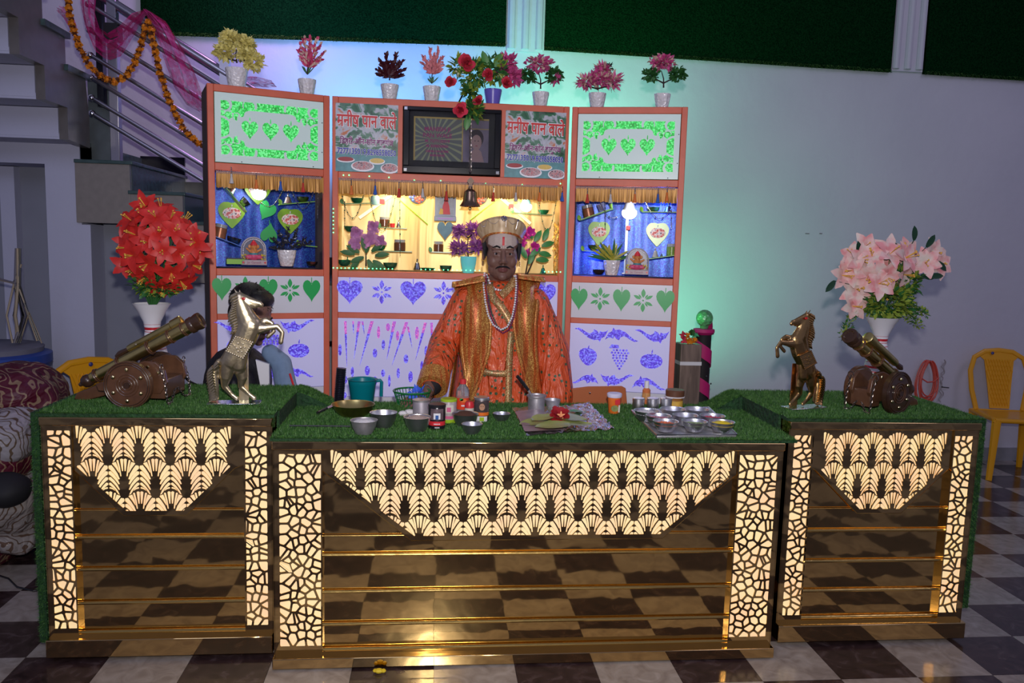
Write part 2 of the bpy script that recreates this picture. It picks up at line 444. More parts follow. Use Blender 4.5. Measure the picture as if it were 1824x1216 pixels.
struct(MB().box((-1.55, 4.84, 0), (-.9, 4.95, 1.50)).build('wall_under_landing', PAINT))
stair = thing('staircase', 'marble staircase rising left behind the stall, clad in brown stone', 'staircase', (0, 0, 0))
xs, zs = -1.96, 1.955; run, rise = .28, .16
for k in range(6):          # lower flight, climbing to the left; step k counted down from the top
    x1 = -1.68+run*k; z = zs-rise*k
    b = MB().box((x1-run if k else -1.97, YS, z-rise*2.15), (x1, YS+.03, z-.015), 0)
    b.build('cladding_block', CLAD, stair, bevel=.002)
    MB().box((x1-run-.02, YS+.03, z-rise*2), (x1, YW, z-.02)).build('step_core', MARB, stair)
    MB().box((x1-.012, YS+.03, z-rise), (x1+.002, YW, z-.02)).build('riser', MARB, stair)
    MB().box((x1-run-.01 if k else -1.97, YS-.012, z-.02), (x1+.018, YW, z)).build('tread', MARB, stair, bevel=.004)
    MB().box((x1-run, YW-.02, z), (x1+.005, YW-.001, z+.12)).build('skirting', mat('black_marble', (.008, .008, .012), .2), stair)
MB().box((-3.2, YS+.03, 1.96), (-1.95, YW, 2.06)).build('landing', MARB, stair)
MB().box((-1.96, 4.88, 1.96), (-1.80, 4.93, 2.42)).build('newel_slab', mat('slate_slab', (.10, .12, .13), .35, var=.3), stair)
# upper flight comes towards the camera; its stepped underside is white, its edge clad in granite
XS = -1.95; r2, h2 = .235, .162
for k in range(7):
    y1 = 4.72-r2*k; z1 = 2.035+h2*k
    MB().box((-4.2, y1-r2-.002, z1+.012), (XS-.002, y1-r2+.05, z1+h2-.004)).build('soffit_riser', PAINT, stair)
    MB().box((-4.2, y1-r2, z1), (XS, y1+.03, z1+.03)).build('soffit_tread', PAINT, stair)
    MB().box((XS-.2, y1-r2-.02, z1+h2+.185), (XS+.065, y1+.02, z1+h2+.215)).build('tread', MARB, stair)
prof = [(4.75, 2.02)]
for k in range(7):
    y1 = 4.72-r2*k; z1 = 2.035+h2*k; prof += [(y1-r2, z1), (y1-r2, z1+h2)]
prof += [(4.72-7*r2, 2.035+7*h2+.2), ]
for k in range(6, -1, -1):
    y1 = 4.72-r2*k; z1 = 2.035+h2*k+h2+.185; prof += [(y1-r2, z1), (y1, z1)]
prof.append((4.75, 2.2))
sb = MB(); sb.M = Matrix(((0, 1, 0, 0), (1, 0, 0, 0), (0, 0, 1, 0), (0, 0, 0, 1))); sb.prism(prof, XS+.002, XS+.045)
sb.build('stringer', DGRAN, stair, smooth=0)

# steel railing of the lower flight
rail = thing('stair_railing', 'steel stair railing with six slanting bars and square posts', 'railing', (-1.79, 4.82, 1.96))
def RL(v): return Vector(v)-Vector((-1.79, 4.82, 1.96))
sl = -.585
MB().cbox((0, 0, .49), (.05, .05, .98)).build('post', STEELR, rail, bevel=.003)
MB().cbox((0, 0, .98-.28), (.075, .075, .09)).build('post_collar', BLACKP, rail)
MB().cbox((.60, 0, .24), (.05, .05, .96)).build('post', STEELR, rail)
MB().tube([RL((-2.15, 4.82, 3.03)), RL((-.70, 4.82, 3.03+sl*1.45))], .028, 12).build('handrail', STEELR, rail)
for k, z0 in enumerate((2.80, 2.665, 2.53, 2.41, 2.30, 2.215)):
    MB().tube([RL((-1.905, 4.80, z0)), RL((-.72, 4.80, z0+sl*1.185))], .0125, 10).build('rail_bar', STEELR, rail)
    MB().sph(RL((-1.908, 4.80, z0)), .02, 12).build('rail_end_ball', CHROME, rail)
MB().cbox((-.08, .03, .95), (.035, .05, 1.3)).build('post', mat('dark_post', (.02, .02, .03), .3, .5), rail)

# marigold garland: one swag then a long fall
gar = thing('marigold_garland', 'marigold garland of orange blooms swagged over the stair railing', 'garland', (-1.55, 4.72, 2.5))
path = [at(*p, 4.72) for p in ((118, -12), (126, 30), (135, 65), (147, 98), (163, 122), (182, 138), (202, 146), (222, 137), (238, 115), (250, 82), (257, 52), (266, 40), (272, 62), (277, 100), (286, 135), (298, 170), (310, 200), (327, 230), (350, 253), (366, 262))]
def resample(path, step):
    out = [path[0]]; acc = 0
    for a, b in zip(path, path[1:]):
        L = (b-a).length; t = step-acc
        while t <= L: out.append(a+(b-a)*(t/L)); t += step
        acc = L-(t-step)
    return out
MARI = mat('marigold_orange', (.72, .24, .01), .6, var=.3, vs=60); MARD = mat('marigold_maroon', (.14, .035, .01), .7)
def pom(m, r=.021):
    b = MB()
    for k in range(26):
        d = Vector((rnd(-1, 1), rnd(-1, 1), rnd(-1, 1))).normalized(); b.leaf(d*r*.25, d, d.orthogonal(), r*.85, r*.75, 0, .1, .3, .1, 2)
    b.sph((0, 0, 0), r*.6, 8); return b.mesh('marigold', m)
poms = [pom(MARI), pom(MARI), pom(MARD, .016)]
gp = resample(path, .0195)
for k, p in enumerate(gp):
    o = link('marigold', poms[2] if k % 2 else poms[(k//2) % 2], gar, p-Vector(gar.location)+Vector((rnd(-.004, .004), 0, 0)), (rnd(0, 3), rnd(0, 3), rnd(0, 3)))
# pink net cloth
NET = custom('pink_net', lambda n: (
    n.b.inputs['Base Color'].__setattr__('default_value', (.62, .02, .22, 1)), n.b.inputs['Roughness'].__setattr__('default_value', .5),
    n.link(n.ramp(n.noise(n.coord(), 26, 4, 1), [(.3, (.28, .28, .28)), (.7, (.88, .88, .88))]), n.b.inputs['Alpha'])), (.7, .05, .3))
net = thing('pink_net_cloth', 'sheer pink net cloth draped over the stair railing', 'drapery', (-1.6, 4.75, 2.5))
def drape(pl, pr, Y, n=14, wav=.03, f=5):
    b = MB(); A = resample([at(*p, Y) for p in pl], .03); m = len(A); Bp = [at(*p, Y) for p in pr]
    def samp(P, t):
        q = t*(len(P)-1); i = min(int(q), len(P)-2); return P[i].lerp(P[i+1], q-i)
    vs = []
    for i in range(m):
        t = i/(m-1); a = A[i]; c = samp(Bp, t)
        for k in range(n+1):
            u = k/n; p = a.lerp(c, u)+Vector((0, wav*math.sin(u*PI*f+t*2.5), 0)); vs.append(p-Vector(net.location))
    b.add(vs, [(i*(n+1)+k, i*(n+1)+k+1, (i+1)*(n+1)+k+1, (i+1)*(n+1)+k) for i in range(m-1) for k in range(n)]); return b
drape([(140, -10), (148, 40), (165, 88), (188, 106), (212, 98), (236, 60), (258, 24)], [(170, -10), (168, 20), (178, 50), (195, 62), (215, 50), (238, 26), (262, 18)], 4.76).build('net_swag', NET, net)
drape([(256, 18), (276, 60), (290, 105), (305, 150), (330, 185), (362, 203)], [(264, 18), (298, 40), (325, 85), (345, 120), (360, 160), (368, 190)], 4.77).build('net_fall', NET, net)
drape([(434, 136), (450, 134), (470, 138), (490, 146)], [(434, 150), (450, 152), (470, 154), (492, 154)], 4.6, 8, .03, 4).build('net_end', NET, net)
drape([(100, 18), (118, 40), (130, 60)], [(112, 10), (130, 28), (140, 52)], 4.9, 6).build('net_knot', NET, net)
# ================================================================ the gold counter
WK = 1.0
def strip(ctr, ws):
    # outline of a curved slot from its centre line and half widths
    L = []; Rr = []; n = len(ctr)
    for i, (x, z) in enumerate(ctr):
        a = ctr[max(0, i-1)]; b = ctr[min(n-1, i+1)]; dx, dz = b[0]-a[0], b[1]-a[1]; q = math.hypot(dx, dz) or 1
        nx, nz = -dz/q*WK, dx/q*WK; L.append((x+nx*ws[i], z+nz*ws[i])); Rr.append((x-nx*ws[i], z-nz*ws[i]))
    e = ctr[-1]; p = ctr[-2]; s0 = ctr[0]; p0 = ctr[1]
    def cap(a, b, r):
        q = math.hypot(a[0]-b[0], a[1]-b[1]) or 1; return (a[0]+(a[0]-b[0])/q*r*.7, a[1]+(a[1]-b[1])/q*r*.7)
    return L+[cap(e, p, ws[-1])]+Rr[::-1]+[cap(s0, p0, ws[0])]
def fan_slots():
    # right half of one palmette (unit: 160 wide, 372 high, z downwards)
    S = []
    S.append(strip([(19, 10), (17, 75), (13, 142)], [14, 10, 5]))
    S.append(strip([(63, 22), (46, 100), (32, 200)], [9, 7.5, 5.5]))
    S.append(strip([(100, 48), (70, 105), (50, 160)], [19, 11, 3]))
    base = [(145, 0), (108, 42), (75, 95), (52, 150)]
    for y0, w0 in ((92, 21), (158, 18), (222, 15.5), (284, 13)):
        sc2 = 1 if y0 < 100 else .93
        S.append(strip([(148 if y0 > 100 else 143, y0), (112, y0+38*sc2), (78, y0+88*sc2), (52, y0+142*sc2)], [w0, w0*.85, w0*.65, w0*.36]))
    S.append(strip([(148, 333), (118, 343), (90, 366)], [8, 7, 3.5]))
    return [clip(p, 1, 0, 157) for p in S]
WK = 1.2; FAN = fan_slots(); WK = 1.0
def fan_holes(x0, z0, p, h, ncell, poly):
    kx = p/320; kz = h/372; H = []
    n = len(poly); cen = (sum(a[0] for a in poly)/n, sum(a[1] for a in poly)/n); planes = []
    for i in range(n):
        a, b = poly[i], poly[(i+1) % n]; nx, nz = b[1]-a[1], -(b[0]-a[0]); q = math.hypot(nx, nz); nx /= q; nz /= q
        if nx*(cen[0]-a[0])+nz*(cen[1]-a[1]) > 0: nx, nz = -nx, -nz
        planes.append((nx, nz, nx*a[0]+nz*a[1]))
    for row in range(4):
        for c in range(-1, ncell+2):
            for s in (1, -1):
                cx = x0+(c+.5*(row % 2))*p
                for q, sl in enumerate(FAN):
                    P = [(cx+s*x*kx, z0-row*h-z*kz) for x, z in sl]
                    for nx, nz, d in planes:
                        P = clip(P, nx, nz, d)
                        if len(P) < 3: break
                    if len(P) >= 3 and area(P) > 6e-6: H.append(P)
    return H
def mosaic(x0, x1, z0, z1, step, seed, gap=.0080):
    # irregular cells: (cell outline, opening outline)
    rg = random.Random(seed); S = []; nx = max(2, round((x1-x0)/step)); nz = round((z1-z0)/step)
    dx = (x1-x0)/nx; dz = (z1-z0)/nz
    for i in range(nx):
        for j in range(nz): S.append((x0+dx*(i+.5+rg.uniform(-.47, .47)), z0+dz*(j+.5+.25*(i % 2)+rg.uniform(-.62, .62))))
    out = []
    def clean(P): return [p for i_, p in enumerate(P) if math.hypot(p[0]-P[i_-1][0], p[1]-P[i_-1][1]) > 4e-4]
    for a in S:
        P = [(x0, z0), (x1, z0), (x1, z1), (x0, z1)]; Q = list(P)
        for b in S:
            dx_, dz_ = b[0]-a[0], b[1]-a[1]; q = math.hypot(dx_, dz_)
            if q < 1e-6 or q > step*7: continue
            nx_, nz_ = dx_/q, dz_/q; d = nx_*(a[0]+b[0])/2+nz_*(a[1]+b[1])/2
            P = clip(P, nx_, nz_, d); Q = clip(Q, nx_, nz_, d-gap/2) if len(Q) >= 3 else []
            if len(P) < 3: break
        P = clean(P); Q = clean(Q) if len(Q) >= 3 else []
        if len(P) >= 3: out.append((P, chaikin(Q, .13) if len(Q) >= 3 and area(Q) > 2.2e-5 else []))
    return out
from mathutils.geometry import tessellate_polygon
def lattice(x0, x1, z0, z1, cells, px0, px1, pz0, pz1, th=.003):
    b = MB()
    b.box((px0, 0, pz0), (x0, th, pz1)).box((x1, 0, pz0), (px1, th, pz1)).box((x0, 0, pz0), (x1, th, z0)).box((x0, 0, z1), (x1, th, pz1))
    for P, Q in cells:
        n = len(P); vs = [(x, 0, z) for x, z in P]+[(x, 0, z) for x, z in Q]
        tr = tessellate_polygon([[Vector((x, z, 0)) for x, z in P]]+([[Vector((x, z, 0)) for x, z in Q]] if Q else []))
        fs = []
        for t in tr:
            a, c, d = (vs[i] for i in t); cr = (c[0]-a[0])*(d[2]-a[2])-(c[2]-a[2])*(d[0]-a[0])
            fs.append(t if cr > 0 else t[::-1])
        m = len(Q); vs += [(x, th, z) for x, z in Q]
        for i in range(m): k = (i+1) % m; fs.append((n+i, n+k, n+m+k, n+m+i))
        b.add(vs, fs)
    return b
def counter(label, x0, x1, yf, top, plz, rim, mw, mz, trap, fz, nfan, tiers, depth, mosw, seed, plf=.035):
    t = thing('display_counter', label, 'counter', ((x0+x1)/2, yf, 0), 0, 'gold counter units of the betel stall')
    cx = (x0+x1)/2; a, b = x0-cx, x1-cx
    MB().box((a+.004, .03, plz), (b-.004, depth, top-.012)).build('carcass', DARKW, t)
    MB().box((a-.004, -plf, .006 if plz < .07 else .018), (b+.004, depth-.05, plz)).build('plinth', GOLDF, t, bevel=.003)
    MB().box((a-.004, -.012, top-rim), (b+.004, depth, top)).build('top_rim', GOLDF, t, bevel=.003)
    for s in (0, 1):
        q0, q1 = (a, a+mw) if s == 0 else (b-mw, b)
        hx = (q0+q1)/2+(mosw[2] if s == 0 else -mosw[2]); ww = mosw[0]/2
        lattice(hx-ww, hx+ww, mz[0], mz[1], mosaic(hx-ww, hx+ww, mz[0], mz[1], mosw[1], seed+s), q0, q1, plz, top-rim).build('mosaic_panel', GOLDF, t, smooth=0)
        MB().box((q0+.003, .006, plz), (q1-.003, .010, top-rim)).build('light_panel', LIT, t)
        MB().box((q1-.006 if s == 0 else q0, .003, plz), (q1 if s == 0 else q0+.006, .035, top-rim)).build('pillar_return', GOLDF, t)
        MB().box((a-.003 if s == 0 else b-.001, .0, plz), (a+.001 if s == 0 else b+.003, depth-.02, top-rim)).build('side_panel', GOLD, t)
    # lit palmette plate
    tr = [(x-cx, z) for x, z in trap]; i0, i1 = a+mw, b-mw
    ins = []
    for x, z in tr: ins.append((x, z))
    fx0, fx1 = tr[0][0], tr[-1][0]
    p = (fx1-fx0)/nfan
    holes = fan_holes(fx0, fz[0], p, fz[1], nfan, ins)
    m = .016
    lowz = tr[1][1]; o = [(i0, top-rim), (i0, lowz+.01), (tr[1][0]-m, lowz-m*.2), (tr[2][0]-m*.6, tr[2][1]-m), (tr[3][0]+m*.6, tr[3][1]-m), (tr[4][0]+m, lowz-m*.2), (i1, lowz+.01), (i1, top-rim)]
    link('palmette_panel', flatcurve('palmette_panel', [o]+holes, .003, GOLDF), t, (0, .010, 0))
    bk = [(tr[0][0]-.004, top-rim), (tr[1][0]-.004, lowz), (tr[2][0]-.002, tr[2][1]-.004), (tr[3][0]+.002, tr[3][1]-.004), (tr[4][0]+.004, lowz), (tr[5][0]+.004, top-rim)]
    MB().prism(bk, .015, .018).build('light_panel', LIT, t)
    e = MB(); lip = o[1:7]
    e.tube([(x, .012, z) for x, z in lip], .0035, 6); e.build('trim_edge', BRASS, t)
    for (za, zb) in zip(tiers, tiers[1:]):
        dy = .004 if za > tiers[1]-.001 else 0
        bd = MB(); y_hi, y_lo = .026, .026
        bd.add([(i0, y_hi, za), (i1, y_hi, za), (i1, y_lo, zb), (i0, y_lo, zb), (i0, .034, za), (i1, .034, za), (i1, .034, zb), (i0, .034, zb)],
               [(0, 3, 2, 1), (0, 1, 5, 4), (3, 7, 6, 2)])
        bd.build('panel_board', GOLD, t, smooth=0)
    for zb in tiers[1:]:
        MB().tube([(i0, .017, zb), (i1, .017, zb)], .0065 if zb != tiers[1] else .002, 10).build('ledge', BRASS, t)
    MB().box((i0, .0, plz), (i1, .034, plz+.008)).build('bottom_ledge', GOLDF, t)
    return t
TC, TSD = .843, .905
cc = counter('low wide gold mirror counter in the middle with a long lit palmette band', -.553, 1.32, 2.84, TC, .045, .030, .17, (.075, .795),
        [(-.357, .809), (-.352, .722), (-.055, .487), (.865, .487), (1.133, .715), (1.137, .809)], (.809, .122), 14, [.80, .487, .415, .275, .150, .053], .66, (.150, .030, .008), 3)
cl = counter('taller gold mirror counter on the left with brass cannon and horse on it', -1.372, -.578, 2.93, TSD, .085, .030, .10, (.115, .855),
        [(-1.262, .873), (-1.262, .72), (-1.095, .556), (-.895, .556), (-.728, .72), (-.722, .873)], (.873, .1215), 5, [.87, .556, .455, .333, .205, .093], .60, (.078, .030, .006), 11, .03)
cr = counter('taller gold mirror counter on the right with its brass cannon and horse', 1.385, 2.165, 2.93, TSD, .085, .030, .10, (.115, .850),
        [(1.527, .862), (1.527, .71), (1.70, .55), (1.865, .55), (2.035, .71), (2.04, .862)], (.862, .1215), 5, [.865, .55, .46, .333, .21, .098], .60, (.078, .030, .010), 21, .03)
MB().box((-.30, .06, 0), (-.265, .12, .02)).build('foot', mat('wood_foot', (.08, .07, .06), .7), cl)

# ---- artificial turf mats
def turf(label, boxes, origin, nbl, drapes=()):
    t = thing('turf_mat', label, 'artificial grass', origin, 0, 'artificial turf mats on the counters')
    ox, oy, oz = origin; b = MB()
    for (x0, y0, z0, x1, y1, z1) in boxes: b.box((x0-ox, y0-oy, z0-oz), (x1-ox, y1-oy, z1-oz))
    b.build('mat_backing', TURF, t)
    g = MB(); tot = sum((q[3]-q[0])*(q[4]-q[1])+(max(0, q[5]-q[2]-.02))*(q[4]-q[1]+q[3]-q[0]) for q in boxes)
    vs = []; fs = []
    for (x0, y0, z0, x1, y1, z1) in boxes:
        side = z1-z0 > .1
        ar = (x1-x0)*(y1-y0)+(max(0, z1-z0-.02))*((y1-y0)+(x1-x0)); n = int(nbl*ar/tot)
        for _ in range(n):
            if side:
                if random.random() < (y1-y0)/((y1-y0)+(x1-x0)):
                    s = -1 if random.random() < .5 else 1
                    p = Vector((x0 if s < 0 else x1, rnd(y0, y1), rnd(z0, z1))); d = Vector((s, 0, rnd(-.6, .1)))
                else: p = Vector((rnd(x0, x1), y0, rnd(z0, z1))); d = Vector((0, -1, -.3))
            else:
                p = Vector((rnd(x0, x1), rnd(y0, y1), z1)); d = Vector((0, 0, 1))
                if random.random() < .04: p.y = y0; d = Vector((0, -.7, .6))
            d = (d+Vector((rnd(-.5, .5), rnd(-.5, .5), rnd(-.3, .3)))).normalized()*rnd(.008, .015); w = Vector((rnd(-1, 1), rnd(-1, 1), 0 if not side else rnd(-1, 1))).normalized()*.0011
            p -= Vector(origin); k = len(vs); vs += [p-w, p+w, p+d]; fs.append((k, k+1, k+2))
    me = bpy.data.meshes.new('grass_blades'); me.from_pydata([tuple(v) for v in vs], [], fs); me.materials.append(BLADE)
    stuff(link('grass_blades', me, t)); return t
def turf_slope(t, x0, z0, x1, z1, y0, y1):
    o = Vector(t.location); b = MB(); vs = []; n = 8
    for i in range(n+1):
        u = i/n; x = x0+(x1-x0)*u; q = u*u*(3-2*u); z = z0+(z1-z0)*q
        for j in range(2): vs += [Vector((x, (y0 if j == 0 else y1)+(.10*(1-q) if j == 0 else 0)*0, z))-o]
    vs2 = [Vector((v.x, v.y, TC+.008-o.z)) for v in vs]; m = len(vs); b.add(vs+vs2, [(2*i, 2*i+2, 2*i+3, 2*i+1) for i in range(n)]+[(2*i, m+2*i, m+2*i+2, 2*i+2) for i in range(n)]); b.build('mat_fold', TURF, t)
    bl = []; fs = []
    for _ in range(9000):
        u = random.random(); q = u*u*(3-2*u); p = Vector((x0+(x1-x0)*u, rnd(y0, y1), z0+(z1-z0)*q))-o; d = Vector((rnd(-.5, .5)+(.5 if x1 > x0 else -.5), rnd(-.5, .5), 1)).normalized()*rnd(.008, .015); w_ = Vector((rnd(-1, 1), rnd(-1, 1), 0)).normalized()*.0011; k = len(bl); bl += [p-w_, p+w_, p+d]; fs.append((k, k+1, k+2))
    me = bpy.data.meshes.new('grass_blades'); me.from_pydata([tuple(v) for v in bl], [], fs); me.materials.append(BLADE); stuff(link('grass_blades', me, t))
turf('green turf mat covering the middle counter top', [(-.565, 2.835, TC, 1.372, 3.50, TC+.010)], (.4, 3.2, TC), 90000)
tml = turf('green turf mat on the left counter, hanging down its outer side', [(-1.388, 2.93, TSD, -.568, 3.52, TSD+.012), (-1.412, 2.94, .06, -1.385, 3.52, TSD+.012), (-.572, 3.0, TC+.012, -.562, 3.52, TSD+.012)], (-1.0, 3.2, TSD), 80000)
tmr = turf('green turf mat on the right counter, hanging down its outer side', [(1.374, 2.93, TSD, 2.185, 3.52, TSD+.012), (2.172, 2.94, .13, 2.200, 3.52, TSD+.012), (1.368, 3.0, TC+.012, 1.378, 3.52, TSD+.012)], (1.78, 3.2, TSD), 80000)
turf_slope(tml, -.57, TSD+.012, -.39, TC+.010, 3.38, 3.52); turf_slope(tmr, 1.376, TSD+.012, 1.22, TC+.010, 3.38, 3.52)
tag(MB().sph((0, 0, .008), (.016, .012, .009), 8).sph((.016, .003, .006), (.010, .01, .007), 8).sph((-.014, .004, .007), (.009, .01, .006), 8).build('marigold_petals', mat('yellow_petal', (.75, .55, .02), .6), None, tuple(on(675, 1198, .001))), 'small yellow marigold scrap on the floor under the middle counter', 'petals')

# ================================================================ the back cabinets
FRD = .30
def cabinet(name, label, org, ang, W, lev, gold=False):
    t = thing('display_cabinet', label, 'cabinet', org, ang, 'orange framed cabinets behind the counter')
    b = MB(); f = .03
    b.box((0, 0, 0), (f, .03, lev[0])); b.box((W-f, 0, 0), (W, .03, lev[0]))
    for z, hh in zip(lev, (.034, .036, .034, .030, .06)): b.box((f, 0, z-hh), (W-f, .03, z))
    b.build('face_frame', ORANGE, t, bevel=.003)
    c = MB(); c.box((.002, .03, 0), (.014, FRD, lev[0])); c.box((W-.014, .03, 0), (W-.002, FRD, lev[0])); c.box((.014, .03, lev[0]-.012), (W-.014, FRD, lev[0])); c.box((.014, FRD-.01, 0), (W-.014, FRD, lev[0]-.012))
    c.box((.014, .03, lev[1]-.012), (W-.014, FRD-.01, lev[1])); c.box((.014, .03, lev[2]-.02), (W-.014, FRD-.01, lev[2]))
    c.build('cabinet_body', BROWNB, t)
    MB().box((.014, FRD-.02, lev[2]), (W-.014, FRD-.012, lev[1]-.012)).build('back_lining', GOLDFOIL if gold else BLUEF, t)
    if gold: MB().box((.014, .035, lev[2]), (.018, FRD-.02, lev[1]-.012)).box((W-.018, .035, lev[2]), (W-.014, FRD-.02, lev[1]-.012)).build('side_lining', GOLDFOIL, t)
    return t
LV = (2.268, 1.90, 1.40, 1.185, .10)
LVs = (2.268, 1.905, 1.402, 1.182, .10)
CY = 4.2
cabC = cabinet('c', 'wide middle cabinet with the two shop posters and a gold lit shelf', (-.518, CY, 0), 0, 1.203, LV, True)
La, Lb = Vector((-1.072, 4.0, 0)), Vector((-.530, 4.2, 0)); angL = math.atan2(.2, .542); WL = (Lb-La).length
cabL = cabinet('l', 'left cabinet with green lit sign and blue shelf, angled beside the stairs', La, angL, WL, LVs)
Ra, Rb_ = Vector((.698, 4.2, 0)), Vector((1.262, 4.05, 0)); angR = math.atan2(-.15, .564); WR = (Rb_-Ra).length
cabR = cabinet('r', 'right cabinet with green lit sign and blue shelf, angled by the plain wall', Ra, angR, WR, LVs)
ORG = {'C': (Vector((-.518, CY, 0)), 0), 'L': (La, angL), 'R': (Ra, angR)}
def loc(cab, px, py, d=0):
    # pixel sight line met with a cabinet's face plane, pushed d behind it -> local coordinates
    o, a = ORG[cab]; n = Vector((-math.sin(a), math.cos(a), 0)); u = Vector((math.cos(a), math.sin(a), 0))
    r = ray(px, py); p0 = o+n*d; k = (p0-O).dot(n)/r.dot(n); p = O+r*k
    return Vector(((p-o).dot(u), d, p.z))
def wloc(cab, px, py, d=0):
    o, a = ORG[cab]; l = loc(cab, px, py, d); return o+Vector((l.x*math.cos(a)-l.y*math.sin(a), l.x*math.sin(a)+l.y*math.cos(a), l.z))
def lw(cab, x, y, z):
    o, a = ORG[cab]; return o+Vector((x*math.cos(a)-y*math.sin(a), x*math.sin(a)+y*math.cos(a), z))
def plate(cab, t, name, polys, m, y=-.0005, th=.0015):
    o = link(name, flatcurve(name, polys, th, m), t, (0, y, 0)); return o
# upper green lit signs of the side cabinets
def greensign(t, W, ACRYL=ACRYLG):
    z0, z1 = 1.908, 2.232; x0, x1 = .033, W-.033; cx, cz = W/2, (z0+z1)/2+.0
    MB().box((x0, -.001, z0), (x1, .02, z1)).build('acrylic_panel', ACRYL, t)
    gx, gz = (x1-x0)/2-.028, (z1-z0)/2-.036
    MB().box((cx-gx, -.0025, cz-gz), (cx+gx, -.001, cz+gz)).build('hologram_film', GHOLO, t)
    pts = []
    for i in range(60):
        a = 2*PI*i/60; r = 1+.10*math.cos(4*a)-.05*math.cos(8*a); pts.append((cx+gx*.80*r*math.copysign(abs(math.cos(a))**.55, math.cos(a)), cz+gz*.66*r*math.copysign(abs(math.sin(a))**.65, math.sin(a))))
    holes = []
    for k in (-1, 0, 1): holes.append(heart(cx+k*.097, cz-.005, .078, .088, 0, 0))
    link('cutout_plaque', flatcurve('cutout_plaque', [pts]+holes, .0016, ACRYL), t, (0, -.0032, 0))
    hs = MB()
    for k in (-1, 0, 1):
        hs.prism([(cx+k*.097-.0025, cz+.035), (cx+k*.097+.0025, cz+.035), (cx+k*.097+.002, cz+.056), (cx+k*.097-.002, cz+.056)], -.0045, -.003)
    hs.build('heart_stems', GHOLO, t)
    def arc(ax, az, r, a0, a1, wd=.006, r1=None):
        sc_ = MB(); wd *= 1.1
        n = 14; c = [];
        for i in range(n+1):
            q = i/n; a = a0+(a1-a0)*q; rr = r+((r1 or r)-r)*q; c.append((ax+rr*math.cos(a), az+rr*math.sin(a)))
        sc_.prism(strip(c, [wd*(.35+.65*math.sin(PI*min(1, q/n+.25))) for q in range(n+1)]), -.0046, -.003); sc_.build('scroll_strip', ACRYL, t, smooth=0)
    for sx in (1, -1):
        for sz in (1, -1):
            X = lambda v: cx+sx*v
            def A(ax, az, r, d0, d1, wd=.006, r1=None):
                a0, a1 = R(d0), R(d1)
                if sx < 0: a0, a1 = PI-a0, PI-a1
                if sz < 0: a0, a1 = -a0, -a1
                arc(cx+sx*ax, cz+sz*az, r, a0, a1, wd, r1)
            A(gx-.018, gz-.020, .027, 60, 330, .0065)          # corner ring
            A(gx*.43, gz*.86, .030, 200, -20, .006)             # top arch
            A(gx*.86, gz*.45, .030, 250, 20, .0055, .018)       # side curl
            A(gx*.70, gz*.50, .022, 300, 60, .0045, .006)
            A(gx*1.02, -.005, .055, 95, 165, .005)              # wedge lines to mid side
    gb = MB()
    for sx in (1, -1):
        for sz in (1, -1):
            gb.prism(petalshape(cx+sx*gx*.72, cz+sz*gz*.42, -.016, .02, .016, R(70)*sx*sz), -.0058, -.0046)
            gb.prism(petalshape(cx+sx*gx*.76, cz+sz*gz*.60, -.014, .012, .010, R(-20)*sx*sz), -.0058, -.0046)
    gb.build('green_curls', GHOLO, t)
    sr = MB()
    for (x, z) in ((x0+.12, z0+.006), (x1-.05, z0+.006), (x1-.006, z1-.1), (x1-.006, z0+.08)): sr.sph((x, -.002, z), .0028, 6)
    sr.build('screws', BLACKP, t)
greensign(cabL, WL); greensign(cabR, WR)
# leaf strip panels
def flower(cx, cz, s):
    out = []
    for a, r1, wd in ((90, 1, .34), (270, 1, .34), (28, .92, .24), (152, .92, .24), (-28, .92, .24), (208, .92, .24), (52, .66, .13), (128, .66, .13), (-52, .66, .13), (232, .66, .13)):
        out.append(petalshape(cx, cz, s*.22, s*r1, s*wd*1.1, R(a)))
    out.append(oval(cx, cz, s*.08, s*.08, 0, 8)); return out
def strippanel(cab, t, W, items, m, frame):
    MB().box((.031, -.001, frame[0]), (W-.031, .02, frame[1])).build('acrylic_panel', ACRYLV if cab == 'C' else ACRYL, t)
    for kind, px, py, wpx, hpx in items:
        p = loc(cab, px, py); s = abs(loc(cab, px+wpx/2, py).x-loc(cab, px-wpx/2, py).x); hh = abs(loc(cab, px, py-hpx/2).z-loc(cab, px, py+hpx/2).z)
        b = MB()
        if kind == 'h':
            b.prism(heart(p.x, p.z-.004, s, hh*.86), -.0025, -.001)
            b.prism([(p.x-.0022, p.z+hh*.25), (p.x+.0022, p.z+hh*.25), (p.x+.0018, p.z+hh*.5), (p.x-.0018, p.z+hh*.5)], -.0026, -.001)
            b.build('leaf_cutout', m, t)
        else:
            for P in flower(p.x, p.z, hh/2): b.prism(P, -.0025, -.001)
            b.build('flower_cutout', m, t)
strippanel('L', cabL, WL, [('h', 395, 514, 35, 48), ('f', 437, 514, 30, 44), ('h', 478, 516, 33, 48), ('f', 516.5, 517, 30, 42), ('h', 555, 517, 31, 46)], GSTICK, (1.182, 1.368))
strippanel('R', cabR, WR, [('h', 1031.5, 532, 30, 46), ('f', 1069, 532, 28, 42), ('h', 1107, 534, 31, 47), ('f', 1145.5, 535, 29, 42), ('h', 1185, 536, 33, 47)], GSTICK, (1.182, 1.368))
strippanel('C', cabC, 1.203, [('h', 623, 519, 46, 50), ('f', 680, 520, 42, 43), ('h', 736, 521, 46, 50), ('f', 790, 522, 42, 43), ('h', 850, 524, 46, 50), ('f', 912, 525, 40, 42), ('h', 970, 525, 40, 48)], PHOLO, (1.186, 1.366))
